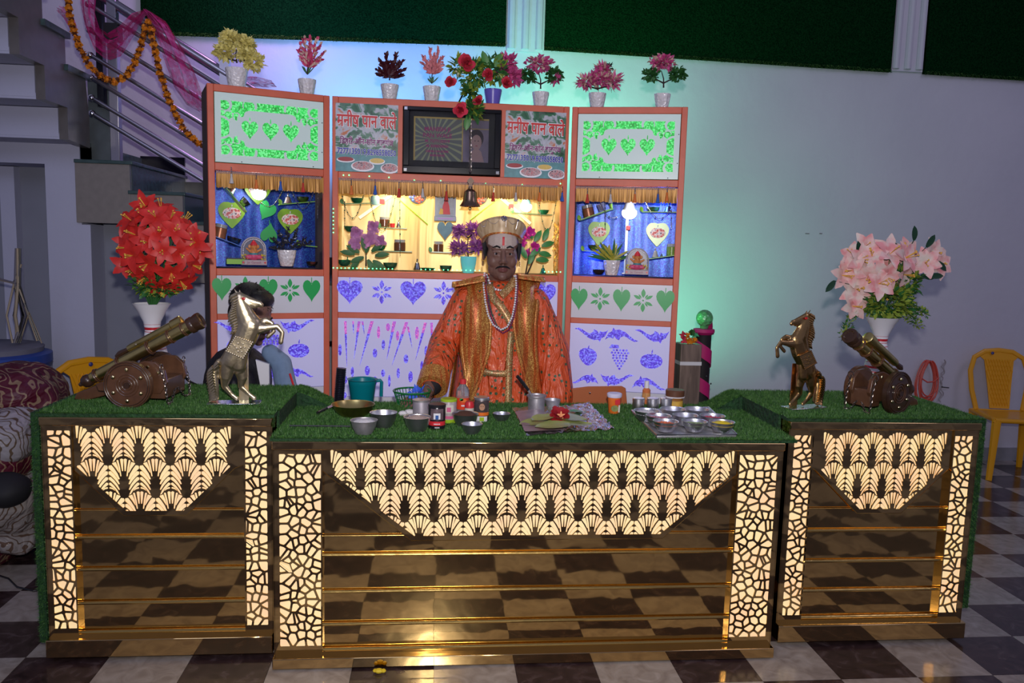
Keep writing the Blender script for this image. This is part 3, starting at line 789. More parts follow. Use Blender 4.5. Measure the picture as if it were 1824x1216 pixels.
# lower panels
def swoosh(cx, cz, s, fl=1, fz=1):
    P = [(-1, .30), (-.72, .22), (-.45, .02), (-.18, -.2), (.15, -.34), (.42, -.30), (.52, -.44), (.60, -.22), (.80, -.10), (1.0, .32), (.86, .20), (.66, .16), (.50, .22), (.46, .06), (.34, .22), (.16, .30), (.10, .14), (-.08, .04), (-.30, .12), (-.50, .26), (-.74, .36)]
    return [(cx+x*s*fl, cz+z*s*fz) for x, z in P]
def fruit(cx, cz, s, k):
    if k == 'apple': return [(cx+s*(math.cos(a)*(1.08+.10*math.cos(2*a))), cz+s*(math.sin(a)*(.86-.12*math.cos(6*a)*abs(math.cos(a))**4)-.14*math.exp(-8*math.cos(a)**2)*(1 if math.sin(a) > 0 else -.6))) for a in [2*PI*i/28 for i in range(28)]]
    return [(cx+s*(math.cos(a)*(.95)+.12*math.sin(2*a)), cz+s*(math.sin(a)*.95-.1*math.cos(a))) for a in [2*PI*i/24 for i in range(24)]]
def lower_side(cab, t, W, items):
    MB().box((.031, -.001, .80), (W-.031, .02, 1.152)).build('acrylic_panel', ACRYLV, t); MB().box((.031, .001, .10), (W-.031, .02, .797)).build('acrylic_panel', ACRYL, t)
    for it in items:
        kind, px, py, w_, fl, fz = it; p = loc(cab, px, py); s = abs(loc(cab, px+w_/2, py).x-loc(cab, px-w_/2, py).x)/2; b = MB(); nm = 'leaf_scroll_cutout'
        if kind == 's': b.prism(swoosh(p.x, p.z, s, fl, fz), -.0025, -.001)
        elif kind == 'g':
            nm = 'grape_cutout'
            for r_, n_ in enumerate((5, 6, 5, 5, 4, 3, 2, 1)):
                for q in range(n_): b.prism(oval(p.x+(q-(n_-1)/2)*s*.34, p.z+s*(.8-.28*r_), s*.13, s*.13, 0, 8), -.0025, -.001)
            b.prism([(p.x-s*1.2, p.z+s*1.0), (p.x-.1*s, p.z+s*1.0), (p.x-.2*s, p.z+s*1.35), (p.x-s*.9, p.z+s*1.4)], -.0025, -.001)
        else:
            nm = 'fruit_cutout'; b.prism(fruit(p.x, p.z, s, kind), -.0025, -.001); b.prism(petalshape(p.x, p.z+s*.7, 0, s*.6, s*.14, R(80)), -.0025, -.001)
        b.build(nm, PHOLO, t)
lower_side('R', cabR, WR, [('s', 1053, 595, 61, 1, 1), ('s', 1108, 597, 61, -1, -1), ('s', 1161, 598, 62, 1, 1), ('mango', 1047, 635, 33, 1, 1), ('g', 1104, 637, 34, 1, 1), ('apple', 1160, 643, 34, 1, 1), ('s', 1042, 675, 48, 1, -1), ('s', 1099, 676, 60, -1, 1), ('s', 1156, 683, 61, -1.0, -1)])
lower_side('L', cabL, WL, [('s', 411, 582, 60, 1, 1), ('s', 468, 580, 60, 1, -1), ('s', 530, 580, 62, -1, 1), ('mango', 420, 620, 33, 1, 1), ('g', 482, 612, 36, 1, 1), ('apple', 532, 624, 32, 1, 1), ('s', 410, 660, 60, -1, 1), ('s', 470, 662, 60, 1, 1), ('s', 535, 664, 48, -1, -1)])
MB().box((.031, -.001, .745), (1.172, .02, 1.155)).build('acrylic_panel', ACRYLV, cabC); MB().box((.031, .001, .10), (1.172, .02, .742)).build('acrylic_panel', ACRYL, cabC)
zz = lambda x, y: loc('C', 360+x*.2303, 480+y*.2303)
rays = [((1108, 398), (1120, 750), 20), ((1168, 398), (1172, 495), 14), ((1215, 400), (1175, 690), 22), ((1240, 400), (1255, 500), 16), ((1315, 398), (1220, 740), 26), ((1488, 400), (1428, 695), 26), ((1582, 405), (1468, 740), 26), ((1592, 440), (1625, 605), 16), ((1728, 410), (1650, 700), 24), ((1775, 410), (1780, 700), 20)]
for (a, b_, w_) in rays:
    for mir in (0, 1):
        A = zz(*a); B = zz(*b_); M1 = A.lerp(B, .28); hw = w_*.2303*4.2/F/2
        if mir:
            for v in (A, B, M1): v.x = 1.203-v.x
        f_ = lambda p, k: (p.x+k, p.z)
        MB().prism([f_(A, -hw), f_(A, hw), f_(M1, hw*.8), f_(M1, -hw*.8)], -.0025, -.001).build('ray_cutout', KHOLO, cabC, smooth=0)
        MB().prism([f_(M1, -hw*.8), f_(M1, hw*.8), f_(B, 0.0005), f_(B, -.0005)], -.0025, -.001).build('ray_cutout', PHOLO, cabC, smooth=0)
for (x, y, a, b_) in ((1365, 485, 12, 48), (1438, 445, 16, 30), (1512, 510, 12, 38), (1662, 490, 15, 50), (1067, 620, 13, 45), (1337, 645, 17, 35), (1402, 580, 13, 38), (1577, 690, 18, 35), (1732, 630, 12, 42), (1700, 745, 12, 40), (1162, 790, 12, 40), (1278, 780, 19, 38), (1400, 800, 15, 30), (1517, 800, 12, 40), (1612, 828, 17, 45), (1448, 860, 10, 48), (1102, 850, 22, 32), (1337, 860, 17, 35), (1212, 865, 14, 24), (1752, 850, 19, 40), (1095, 970, 24, 26)):
    for mir in (0, 1):
        p = zz(x, y); k = .2303*4.2/F
        if mir: p.x = 1.203-p.x
        MB().prism(oval(p.x, p.z, a*k, b_*k, 0, 16), -.0025, -.001).build('oval_cutout', KHOLO if y < 520 else PHOLO, cabC, smooth=0)

# ---- posters
def _poster(n):
    co = n.coord((1, 1, 1)); v = n.voro(co, 24, 'Color'); d = n.voro(co, 24, 'Distance')
    wv = n.noise(n.coord((1, 1, 1.2)), 13, 3, 1.2)
    c = n.ramp(wv, [(.30, (.004, .04, .015)), (.44, (.02, .14, .06)), (.49, (.05, .20, .10)), (.53, (.48, .50, .56)), (.62, (.55, .56, .62)), (.68, (.62, .18, .06))])
    c2 = n.ramp(v, [(.3, (.02, .12, .05)), (.6, (.5, .55, .55)), (.9, (.05, .2, .1))]); n.link(n.mix(.12, c, c2), n.b.inputs['Base Color'])
    n.b.inputs['Roughness'].default_value = .3
POST = custom('printed_leaf_background', _poster, (.2, .3, .2))
TRED = mat('poster_red', (.62, .02, .02), .4); TWHT = mat('poster_white', (.85, .85, .88), .4); TPUR = mat('poster_plum', (.22, .02, .16), .4); TBLU = mat('poster_blue', (.02, .03, .38), .4)
SPR = custom('printed_spice_mix', lambda n: (n.link(n.ramp(n.noise(n.coord(), 120, 5), [(.35, (.10, .02, .05)), (.5, (.6, .45, .45)), (.62, (.5, .08, .1)), (.75, (.8, .8, .75))]), n.b.inputs['Base Color'])), (.4, .2, .2))
def poster(x0, x1, label):
    z0, z1 = 1.90, 2.236; W = x1-x0; t = thing('shop_poster', label, 'poster', (CY*0+ORG['C'][0].x+(x0+x1)/2, CY, z0), 0, 'printed posters of the betel shop')
    MB().box((-W/2, -.002, 0), (W/2, .012, z1-z0)).build('poster_sheet', POST, t)
    b = MB(); b.prism([(-W/2, 0), (W/2, 0), (W/2, .085), (-W/2, .095)], -.0028, -.002); b.build('table_print', mat('poster_teal', (.10, .28, .30), .4, var=.5, vs=30), t)
    for (ex, ez, a, c_, m) in ((-.02, .028, .058, .026, SPR), (.115, .022, .045, .026, SPR), (.052, .055, .040, .016, mat('poster_yellow', (.7, .5, .12), .4, var=.3, vs=60)), (-.105, .058, .045, .014, mat('poster_dark_red', (.35, .02, .03), .4))):
        rim_ = oval(ex, ez, a, c_, 0, 24); rim_ = clip(rim_, 1, 0, W/2); rim_ = clip(rim_, -1, 0, W/2)
        ins_ = oval(ex, ez+.003, a*.88, c_*.8, 0, 24); ins_ = clip(ins_, 1, 0, W/2); ins_ = clip(ins_, -1, 0, W/2)
        MB().prism(rim_, -.0034, -.0028).build('dish_print', TWHT, t); MB().prism(ins_, -.0040, -.0034).build('dish_filling_print', m, t)
    for (body, size, z, m, halo, sx) in (('मनीष पान वाले', .072, .248, TRED, .0042, .88), ('डिहरी-ऑन-सोन,बाबुगंज', .036, .148, TPUR, .0028, .84), ('7277135019,8298558050', .036, .098, TBLU, .0022, .72)):
        if body.startswith('ड'): body = 'ि'+body[0]+body[2:]
        for nm, mm, off, y in (('letter_outline', TWHT, halo, -.0046), ('lettering', m, .0010 if size < .05 else .0014, -.0072)):
            me = layered(textmesh(body, size, mm, .0004, 'CENTER', 1, off)); ww = max(v.co.x for v in me.vertices)-min(v.co.x for v in me.vertices); tgt = W*.955*(1 if size > .05 else (.90 if 'ड' in body else .985))
            me.transform(Matrix.Scale(tgt/ww, 4, (1, 0, 0))); c0 = (max(v.co.x for v in me.vertices)+min(v.co.x for v in me.vertices))/2
            me.transform(Matrix.Scale(1.22 if size > .05 else 1.12, 4, (0, 0, 1))); link(nm, me, t, (-c0, y-.0004, z), (0, R(.9), 0))
    return t
fr = MB()
lx = [loc('C', x, 240).x for x in (597, 709, 717, 893, 900, 1008)]
poster(lx[0]+.002, lx[1], 'printed leaf poster with red Hindi lettering, left of the framed sign')
poster(lx[4], lx[5]-.001, 'printed leaf poster with red Hindi lettering, right of the framed sign')
MB().box((lx[1], -.001, 1.90), (lx[2], .03, 2.236)).build('frame_divider', ORANGE, cabC); MB().box((lx[3], -.001, 1.90), (lx[4], .03, 2.236)).build('frame_divider', ORANGE, cabC)
# centre framed sign with glass
sx0, sx1 = lx[2]+.004, lx[3]-.004; sw = sx1-sx0; sgn = thing('framed_sign', 'black framed glazed sign with gold border in the middle cabinet head', 'framed sign', (ORG['C'][0].x+(sx0+sx1)/2, CY, 1.905), 0)
hS = .33
b = MB(); b.box((-sw/2, -.01, 0), (sw/2, .0, .035)).box((-sw/2, -.01, hS-.02), (sw/2, 0, hS)).box((-sw/2, -.01, .035), (-sw/2+.03, 0, hS-.02)).box((sw/2-.03, -.01, .035), (sw/2, 0, hS-.02))
b.build('frame', mat('gloss_black_frame', (.006, .006, .008), .15), sgn, bevel=.003)
MB().box((-sw/2+.02, .012, .02), (sw/2-.02, .02, hS-.01)).build('mount', mat('charcoal_mount', (.012, .012, .016), .6), sgn)
iw, ih0, ih1 = sw/2-.06, .065, .275
def _sun(n):
    tc = n.new('ShaderNodeTexCoord'); sp = n.new('ShaderNodeSeparateXYZ'); n.link(tc.outputs['Object'], sp.inputs[0])
    ax = n.new('ShaderNodeMath', operation='ADD'); ax.inputs[1].default_value = .09; n.link(sp.outputs[0], ax.inputs[0]); az = n.new('ShaderNodeMath', operation='SUBTRACT'); az.inputs[1].default_value = .17; n.link(sp.outputs[2], az.inputs[0])
    at_ = n.new('ShaderNodeMath', operation='ARCTAN2'); n.link(az.outputs[0], at_.inputs[0]); n.link(ax.outputs[0], at_.inputs[1])
    m2 = n.new('ShaderNodeMath', operation='MULTIPLY'); m2.inputs[1].default_value = 26; n.link(at_.outputs[0], m2.inputs[0]); s_ = n.new('ShaderNodeMath', operation='SINE'); n.link(m2.outputs[0], s_.inputs[0])
    n.link(n.ramp(s_.outputs[0], [(.3, (.13, .15, .14)), (.7, (.32, .36, .20))]), n.b.inputs['Base Color'])
MB().box((-iw, .008, ih0), (.05, .012, ih1)).build('print_sunburst', custom('sunburst_print', _sun, (.2, .3, .2)), sgn)
MB().box((.055, .008, ih0), (iw, .012, ih1)).build('print_portrait', mat('lilac_print', (.20, .17, .24), .4, var=.3, vs=14), sgn)
g = MB()
for (x0, z0, x1, z1) in ((-iw-.008, ih0, -iw, ih1), (-iw-.008, ih1, iw, ih1+.008), (.05, ih0, .055, ih1), (.055, ih1-.045, iw, ih1-.042)): g.box((x0, .006, z0), (x1, .012, z1))
g.build('gold_border', mat('gold_print', (.5, .36, .08), .35), sgn)
p = MB(); p.prism(oval(.125, .165, .026, .038, 0, 20), .006, .008, 0); p.prism([(.085, .066), (.165, .066), (.150, .118), (.137, .13), (.112, .13), (.098, .115)], .006, .008, 0)
p.prism(oval(.117, .172, .0045, .0022, 0, 8), .005, .006, 1); p.prism(oval(.134, .172, .0045, .0022, 0, 8), .005, .006, 1); p.prism(oval(.125, .147, .007, .0022, 0, 8), .005, .006, 2)
p.prism(oval(.125, .185, .036, .045, 0, 20), .0075, .0085, 1); p.build('portrait', [mat('print_skin', (.42, .28, .27), .5), mat('print_hair', (.04, .03, .04), .5), mat('print_lip', (.35, .06, .1), .5)], sgn)
for body, size, z in (('MANISH JI', .030, .222), ('PAN WALE', .030, .190), ('M. 7277135019', .020, .163), ('M. 8298558050', .018, .138), ('DEHRI-ON-SONE', .015, .112), ('BABUGANJ', .015, .092)):
    link('lettering', textmesh(body, size, mat('sign_magenta', (.36, .03, .16), .4), .001, 'CENTER', 1, .0006), sgn, (-.075, .0065, z))
for (x, z) in ((-sw/2+.012, hS-.012), (-sw/2+.012, .014), (sw/2-.012, .014)): MB().cbox((x, -.012, z), (.018, .004, .018)).build('corner_clip', CHROME, sgn, bevel=.002)
MB().box((-sw/2+.03, -.006, .035), (sw/2-.03, -.003, hS-.02)).build('glass', mat('clear_glass', (1, 1, 1), .03, trans=1, ior=1.25), sgn)
# ================================================================ things on the counters
TZ, SZ = .856, .920
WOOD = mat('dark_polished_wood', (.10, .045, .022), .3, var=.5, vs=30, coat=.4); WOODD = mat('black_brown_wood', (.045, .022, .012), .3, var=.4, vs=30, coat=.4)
OLDB = mat('aged_brass', (.78, .62, .22), .28, 1, var=.3, vs=18)
STUD = mat('stud_brass', (.9, .75, .35), .15, 1); IRON = mat('iron_chain', (.30, .26, .23), .35, 1)
def ring(mb, c, r, t, axis='y', n=24, mi=0, m=6):
    pts = []
    for i in range(n+1):
        a = 2*PI*i/n
        pts.append(Vector(c)+(Vector((math.cos(a)*r, 0, math.sin(a)*r)) if axis == 'y' else Vector((math.cos(a)*r, math.sin(a)*r, 0)) if axis == 'z' else Vector((0, math.cos(a)*r, math.sin(a)*r))))
    mb.tube(pts, t, m, mi)
def chain(name, pts, t, m, link_r=.007, wire=.0016):
    P = resample([Vector(p) for p in pts], link_r*1.7); b = MB()
    for i, p in enumerate(P[:-1]):
        d = (P[i+1]-p).normalized(); q = d.orthogonal().normalized()
        if i % 2: q = d.cross(q)
        pp = []
        for k in range(9):
            a = 2*PI*k/8; pp.append(p+d*math.cos(a)*link_r*1.05+q*math.sin(a)*link_r*.6)
        b.tube(pp, wire, 4)
    return b.build(name, m, t)
def cannon(label, loc_, rz, ax=.11, mir=1):
    t = thing('model_cannon', label, 'cannon', loc_, rz, 'brass and wood model cannons')
    wr = .088
    for s in (-1, 1):
        y = s*ax; w_ = MB()
        prof = [(.001, -.012), (.020, -.015), (.022, -.011), (.040, -.011), (.043, -.014), (.046, -.011), (.070, -.011), (.073, -.015), (.078, -.015), (.080, -.011), (wr, -.010), (wr, .010), (.001, .010)]
        w_.M = Matrix.Translation((0, y, wr)) @ Matrix.Rotation(-PI/2*-1 if s < 0 else -PI/2, 4, 'X') @ Matrix.Scale(1 if True else 1, 4)
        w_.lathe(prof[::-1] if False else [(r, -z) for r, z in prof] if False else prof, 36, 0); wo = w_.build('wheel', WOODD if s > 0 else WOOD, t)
        for rr in (.018, .030, .040, .076, .084):
            g_ = MB(); ring(g_, (0, y+s*.013, wr), rr, .0018); g_.build('wheel_ring', WOOD if rr < .05 else WOODD, wo)
        for k in range(6):
            a = R(30+60*k); MB().sph((math.cos(a)*.058, y+s*.0145, wr+math.sin(a)*.058), (.0075, .005, .0075), 10).build('stud', STUD, wo)
        # cheek with scalloped top
        pr = [(-.13, .055), (-.02, .05), (.10, .05), (.125, .09), (.115, .14), (.085, .168), (.045, .172), (.01, .160), (-.03, .135), (-.08, .10), (-.14, .08)]
        MB().prism(pr, y-s*.045-.009, y-s*.045+.009).build('cheek', WOOD, t, bevel=.003)
        for (x, z) in ((.095, .13), (.055, .15), (.0, .11)): MB().sph((x, y-s*.035, z), (.007, .004, .007), 8).build('stud', STUD, t)
    MB().tube([(0, -ax-.02, wr), (0, ax+.02, wr)], .011, 12).build('axle', WOODD, t)
    MB().box((.05, -ax+.04, .03), (.115, ax-.04, .10)).box((-.05, -ax+.04, .05), (.06, ax-.04, .075)).build('bed', WOOD, t, bevel=.003)
    tr_ = MB(); tr_.prism([(-.02, .105), (-.02, .06), (-.22, .0), (-.26, .006), (-.25, .03), (-.12, .085)], -.028, .028); tr_.build('trail', WOOD, t, bevel=.004)
    a = Vector((-.20, 0, .085)); d = Vector((.42, 0, .235)); L = d.length; d.normalize()
    rot = d.to_track_quat('Z', 'Y').to_matrix().to_4x4()
    b = MB(); b.M = Matrix.Translation(a) @ rot
    b.lathe([(.001, 0), (.022, 0), (.023, .01), (.0225, L*.5), (.026, L-.07), (.026, L-.05)], 24); b.build('barrel', OLDB, t)
    m = MB(); m.M = b.M; m.lathe([(.026, L-.05), (.031, L-.05), (.032, L-.035), (.029, L-.03), (.033, L-.012), (.032, L), (.022, L+.002), (.018, L-.004), (.001, L-.003)], 24); m.build('muzzle', WOODD, t)
    k = MB(); k.M = b.M; k.sph((0, 0, -.022), .026, 14); k.sph((0, 0, -.052), .009, 8); k.build('cascabel', WOODD, t)
    for q in (.02, .12, .25, .34, .40):
        g_ = MB(); g_.M = b.M; ring(g_, (0, 0, L*q*2.1 if L*q*2.1 < L-.06 else L-.08), .0255, .0035, 'z'); ring(g_, (0, 0, (L*q*2.1 if L*q*2.1 < L-.06 else L-.08)+.007), .0255, .002, 'z'); g_.build('barrel_band', WOOD, t)
    u = MB(); u.M = Matrix.Translation(a+Vector((.13, .025, .112))) @ rot
    u.lathe([(.001, 0), (.014, 0), (.016, .01), (.018, .19), (.022, .195), (.023, .235), (.018, .238), (.001, .238)], 18); u.build('upper_barrel', OLDB, t)
    v = MB(); v.M = u.M; v.tube([(0, 0, 0), (0, .0, -.04), (.0, 0, -.06)], [.009, .013, .004], 8); v.tube([(0, 0, .03), (-.035, 0, .05)], .0035, 6); v.build('lock', WOODD, t)
    for s in (-1, 1):
        y = s*(ax-.030); g_ = MB(); ring(g_, (.108, y, .150), .013, .002, 'x'); g_.build('chain_ring', IRON, t)
        chain('chain', [(.108, y, .140), (.122, y*1.02, .09), (.128, y*1.05, .04), (.13, y*.95, .010), (.125, y*.6, .012), (.122, y*.3, .04), (.12, 0, .06)], t, IRON)
    return t
cannon('brass cannon with studded wooden wheels aiming right, on the left counter', on(230, 727, SZ-.004)+Vector((.012, .135, 0)), R(-5), .135)
cannon('darker brass cannon aiming left in front of the striped vase, right counter', on(1568, 735, SZ-.004)+Vector((.01, .05, 0)), R(207), .085)

def horse(label, loc_, rz, mirror, s_=1.0, tone=None):
    k = .000526*s_; sx = -1 if mirror else 1
    t = thing('horse_statue', label, 'horse statue', loc_, rz, 'rearing brass horse statues')
    def P(x, y, d=0): return Vector(((x-320)*k*sx, d, (1050-y)*k+.012))
    m = tone
    b = MB(); Q = lambda a, c: capsule(b, P(*a[:2], *(a[3:] or (0,))), P(*c[:2], *(c[3:] or (0,))), a[2]*k, c[2]*k)
    Q((365, 300, 42), (500, 340, 22)); Q((390, 325, 42), (470, 350, 24)); Q((500, 338, 24), (512, 348, 20)); Q((352, 275, 14), (328, 236, 4)); Q((372, 272, 12), (362, 238, 4))
    Q((365, 330, 56), (395, 420, 72)); Q((395, 420, 72), (430, 500, 92)); Q((430, 500, 92), (400, 580, 88)); Q((400, 580, 88), (335, 690, 76)); Q((335, 690, 76), (295, 760, 72)); Q((355, 700, 70), (350, 790, 58))
    Q((275, 780, 62), (262, 870, 46)); Q((262, 870, 46), (250, 940, 24)); Q((250, 940, 24), (300, 1005, 15)); Q((300, 1005, 15), (335, 1035, 18))
    Q((355, 790, 58, .012), (372, 880, 38, .012)); Q((372, 880, 38, .012), (362, 945, 22, .012)); Q((362, 945, 22, .012), (420, 1005, 15, .012)); Q((420, 1005, 15, .012), (455, 1035, 18, .012))
    Q((480, 520, 44, -.01), (560, 510, 26, -.014)); Q((560, 510, 26, -.014), (625, 500, 20, -.014)); Q((625, 500, 20, -.014), (662, 545, 17, -.014)); Q((662, 545, 17, -.014), (650, 615, 19, -.014))
    Q((480, 490, 40, .012), (545, 462, 24, .014)); Q((545, 462, 24, .014), (585, 480, 18, .014)); Q((585, 480, 18, .014), (598, 540, 15, .014)); Q((598, 540, 15, .014), (555, 580, 17, .014))
    Q((285, 720, 22), (215, 765, 24)); Q((215, 765, 24), (172, 850, 34)); Q((172, 850, 34), (175, 950, 38)); Q((175, 950, 38), (178, 1020, 36))
    for v in b.v: pass
    b.v = [(x, y*.62, z) for x, y, z in b.v]
    remesh(b, 'body', m, .0032*s_, 2, None, t)
    mn = MB()
    for i in range(15):
        q = i/14; x = 318+14*math.sin(q*9)-(8 if q > .6 else 0)+10*q; y = 285+q*250
        for d in (-.012, .012): mn.tube([P(x+26, y-10, d*.6), P(x-4, y+6, d), P(x-26, y+26, d)], [.010*s_, .009*s_, .0015], 6)
    mn.build('mane', m, t)
    tl = MB()
    for i in range(13):
        q = i/12; y = 790+q*240; x = 160-8*math.sin(q*5)+(35 if q < .1 else 0)
        for d in (-.012, .012): tl.tube([P(x+24, y-22, d*.8), P(x, y, d), P(x-22, y+24, d)], [.012*s_, .009*s_, .0015], 6)
    tl.build('tail_locks', m, t)
    sd = MB(); cor = [(345, 572), (460, 612), (392, 728), (278, 676)]
    yf = -.030*s_
    sd.prism([(P(*c).x, P(*c).z) for c in cor], yf-.002, yf+.012); sd.build('saddle_cloth', m, t)
    bd = MB()
    for a, c in zip(cor, cor[1:]+cor[:1]):
        for i in range(8):
            q = i/8; bd.sph(P(a[0]+(c[0]-a[0])*q, a[1]+(c[1]-a[1])*q, yf-.003), .0036*s_, 6)
    for (x, y, r_) in ((360, 620, 8), (378, 650, 10), (350, 655, 8), (395, 625, 7), (360, 678, 8), (335, 640, 6), (385, 680, 7), (405, 650, 6)): bd.sph(P(x, y, yf-.002), r_*k, 6)
    stuff(bd.build('saddle_beads', m, t))
    MB().sph(P(398, 300, -.020*s_), (.008*s_, .004, .006*s_), 8).build('red_eye', mat('red_enamel', (.5, .02, .02), .3), t); MB().sph(P(398, 300, .018*s_), (.008*s_, .004, .006*s_), 8).build('red_eye', MC['red_enamel'], t)
    MB().cbox((0, .0, .004), (370*k, .075, .008)).build('base_plate', CHROME, t, bevel=.002)
    MB().box((.03*sx-.018, .028, .008), (.03*sx+.018, .032, .20*s_)).build('prop', m, t)
    return t
PALEB = mat('pale_polished_brass', (.66, .55, .34), .28, .95, bump=.3, bs=45, bd=.004); DIMB = mat('dimlit_polished_brass', (.55, .34, .13), .26, 1, bump=.3, bs=45, bd=.004)  # right horse's brass: the left one with dimmer light put into its colour
horse('pale brass rearing horse facing right, on the left counter', on(418, 719, SZ-.002), R(4), False, 1.0, PALEB)
horse('rearing brass horse, colour dimmed for shade, facing left, on the right counter', on(1432, 727, SZ-.002), R(16), True, .92, DIMB)

# ---- vases of artificial flowers
def _vase(n):
    co = n.coord(); sp = n.new('ShaderNodeSeparateXYZ'); n.link(co, sp.inputs[0])
    mul = n.new('ShaderNodeMath', operation='MULTIPLY'); mul.inputs[1].default_value = 1/.36; n.link(sp.outputs[2], mul.inputs[0])
    W_ = (.70, .69, .72); D_ = (.45, .012, .02); st = [(0, D_)]
    for z, w_ in ((.14, .02), (.30, .012), (.36, .03), (.42, .007), (.47, .007), (.52, .007), (.56, .022), (.62, .006), (.665, .006), (.70, .03), (.75, .006)): st += [(z-w_/2, D_), (z+w_/2, W_)]
    st = sorted(st)[:]; c = n.ramp(mul.outputs[0], [(0, D_), (.05, W_)]+[s for s in st if s[0] > .2][:26], 'CONSTANT')
    n.link(c, n.b.inputs['Base Color']); n.b.inputs['Roughness'].default_value = .3
VASE = custom('white_ceramic_with_red_rings', _vase, (.7, .6, .6))
def vase(name, label, loc_, grp):
    t = thing(name, label, 'flower vase', loc_, 0, grp)
    MB().lathe([(.040, 0), (.048, .01), (.040, .03), (.052, .09), (.060, .135), (.050, .18), (.034, .215), (.029, .245), (.034, .28), (.055, .325), (.074, .355), (.070, .356), (.050, .327), (.025, .28), (.024, .10), (.001, .10)], 32).build('vase', VASE, t)
    return t
def blossom(b, c, d, r, n=6, mi=0, ms=1, wd=.5, cup=.5, curl=.5):
    d = Vector(d).normalized(); u = d.orthogonal().normalized(); v = d.cross(u); off = rnd(0, 6)
    for k in range(n):
        a = off+2*PI*k/n; o = u*math.cos(a)+v*math.sin(a)
        b.leaf(Vector(c), o*(1-cup)+d*cup, d*(1-cup)-o*cup, r*rnd(.85, 1.1), r*wd, mi, curl, .12, .12, 4)
    for k in range(3):
        o = u*rnd(-.25, .25)+v*rnd(-.25, .25); b.tube([c, Vector(c)+(d+o)*r*.75], r*.025, 4, ms)
        b.sph(Vector(c)+(d+o)*r*.78, r*.06, 4, ms)
def foliage(b, cen, rad, n, L, W, mi=(0,), up_=.3, shell=.5):
    for _ in range(n):
        d = Vector((rnd(-1, 1), rnd(-1, 1), rnd(-1, 1)))
        if d.length < .05: continue
        d.normalize(); q = rnd(shell, 1); p = Vector(cen)+Vector((d.x*rad[0], d.y*rad[1], d.z*rad[2]))*q
        dd = (d+Vector((rnd(-.7, .7), rnd(-.7, .7), rnd(-.3, .7)+up_))).normalized()
        b.leaf(p, dd, Vector((rnd(-1, 1), rnd(-1, 1), 1)), L*rnd(.6, 1.2), W*rnd(.7, 1.2), random.choice(mi), .2, .1, .1, 2)
REDP = mat('red_silk_petal', (.52, .02, .015), .5, var=.35, vs=40, ecol=None); YST = mat('yellow_stamen', (.75, .42, .06), .5); PINKP = custom('pink_silk_petal', lambda n: (n.link(n.ramp(n.noise(n.coord(), 22, 2), [(.35, (.78, .30, .30)), (.52, (.80, .52, .48)), (.7, (.76, .66, .58))]), n.b.inputs['Base Color']), n.b.inputs['Roughness'].__setattr__('default_value', .5)), (.8, .5, .5))
DKLEAF = mat('dark_leaf', (.012, .045, .022), .35)
def bouquet(t, cen, rad, nb, r, petal, wd, cup, curl, extra=()):
    spots = []
    tries = 0
    while len(spots) < nb and tries < 3000:
        tries += 1; d = Vector((rnd(-1, 1), rnd(-1, .35), rnd(-.75, 1))).normalized(); p = Vector(cen)+Vector((d.x*rad[0], d.y*rad[1], d.z*rad[2]))*rnd(.72, 1)
        if all((p-q[0]).length > r*.95 for q in spots): spots.append((p, d))
    for p, d in spots+[(Vector(e), Vector((rnd(-.5, .5), -1, .1))) for e in extra]:
        b = MB(); blossom(b, p, d+Vector((0, -.55, 0)), r*rnd(.85, 1.1), 6, 0, 1, wd, cup, curl)
        b.tube([p, p.lerp(Vector((0, 0, .34)), .3)+Vector((0, 0, .02)), (0, 0, .33)], .0022, 4, 2); b.build('flower', [petal, YST, LEAFG], t)
vl = vase('flower_vase', 'white vase with red rings holding red silk lilies behind the left cannon', Vector((-1.15, 3.42, SZ-.002)), 'ringed flower vases')
kk = 3.42/F
def vp(t, px, py, dy=0): return at(px, py, t.location.y+dy)-Vector(t.location)
bouquet(vl, vp(vl, 283, 440), (.150, .12, .175), 40, .060, REDP, .64, .45, .6, [vp(vl, 348, 432, -.03), vp(vl, 358, 445, .02), vp(vl, 340, 420), vp(vl, 262, 368), vp(vl, 226, 430), vp(vl, 225, 472)])
b = MB(); foliage(b, vp(vl, 280, 505), (.10, .08, .055), 620, .028, .016, (0, 0, 1)); foliage(b, vp(vl, 285, 440), (.11, .08, .12), 120, .035, .010, (0,)); stuff(b.build('foliage', [LEAFG, LEAFY], vl))
vr = vase('flower_vase', 'white vase with red rings holding pale pink lilies behind the right cannon', Vector((2.035, 3.46, SZ-.002)), 'ringed flower vases')
bouquet(vr, vp(vr, 1565, 478), (.14, .10, .10), 18, .070, PINKP, .72, .42, .5, [vp(vr, 1500, 490), vp(vr, 1530, 462, -.03), vp(vr, 1580, 448), vp(vr, 1648, 468, -.02), vp(vr, 1660, 448), vp(vr, 1565, 505, -.08), vp(vr, 1525, 515), vp(vr, 1518, 545), vp(vr, 1540, 440), vp(vr, 1672, 470, .02), vp(vr, 1610, 450, .03)])
b = MB(); foliage(b, vp(vr, 1580, 535), (.12, .09, .085), 1100, .030, .017, (0, 1, 1)); foliage(b, vp(vr, 1608, 502), (.08, .07, .08), 420, .030, .017, (0, 1))
for (a0, b0) in (((1520, 560), (1502, 598)), ((1612, 560), (1640, 580)), ((1628, 550), (1648, 560))):
    P0, P1 = vp(vr, *a0), vp(vr, *b0)
    for i in range(40): foliage(b, P0.lerp(P1, i/40), (.018, .02, .018), 3, .018, .01, (0, 1))
stuff(b.build('foliage', [LEAFG, LEAFY], vr))
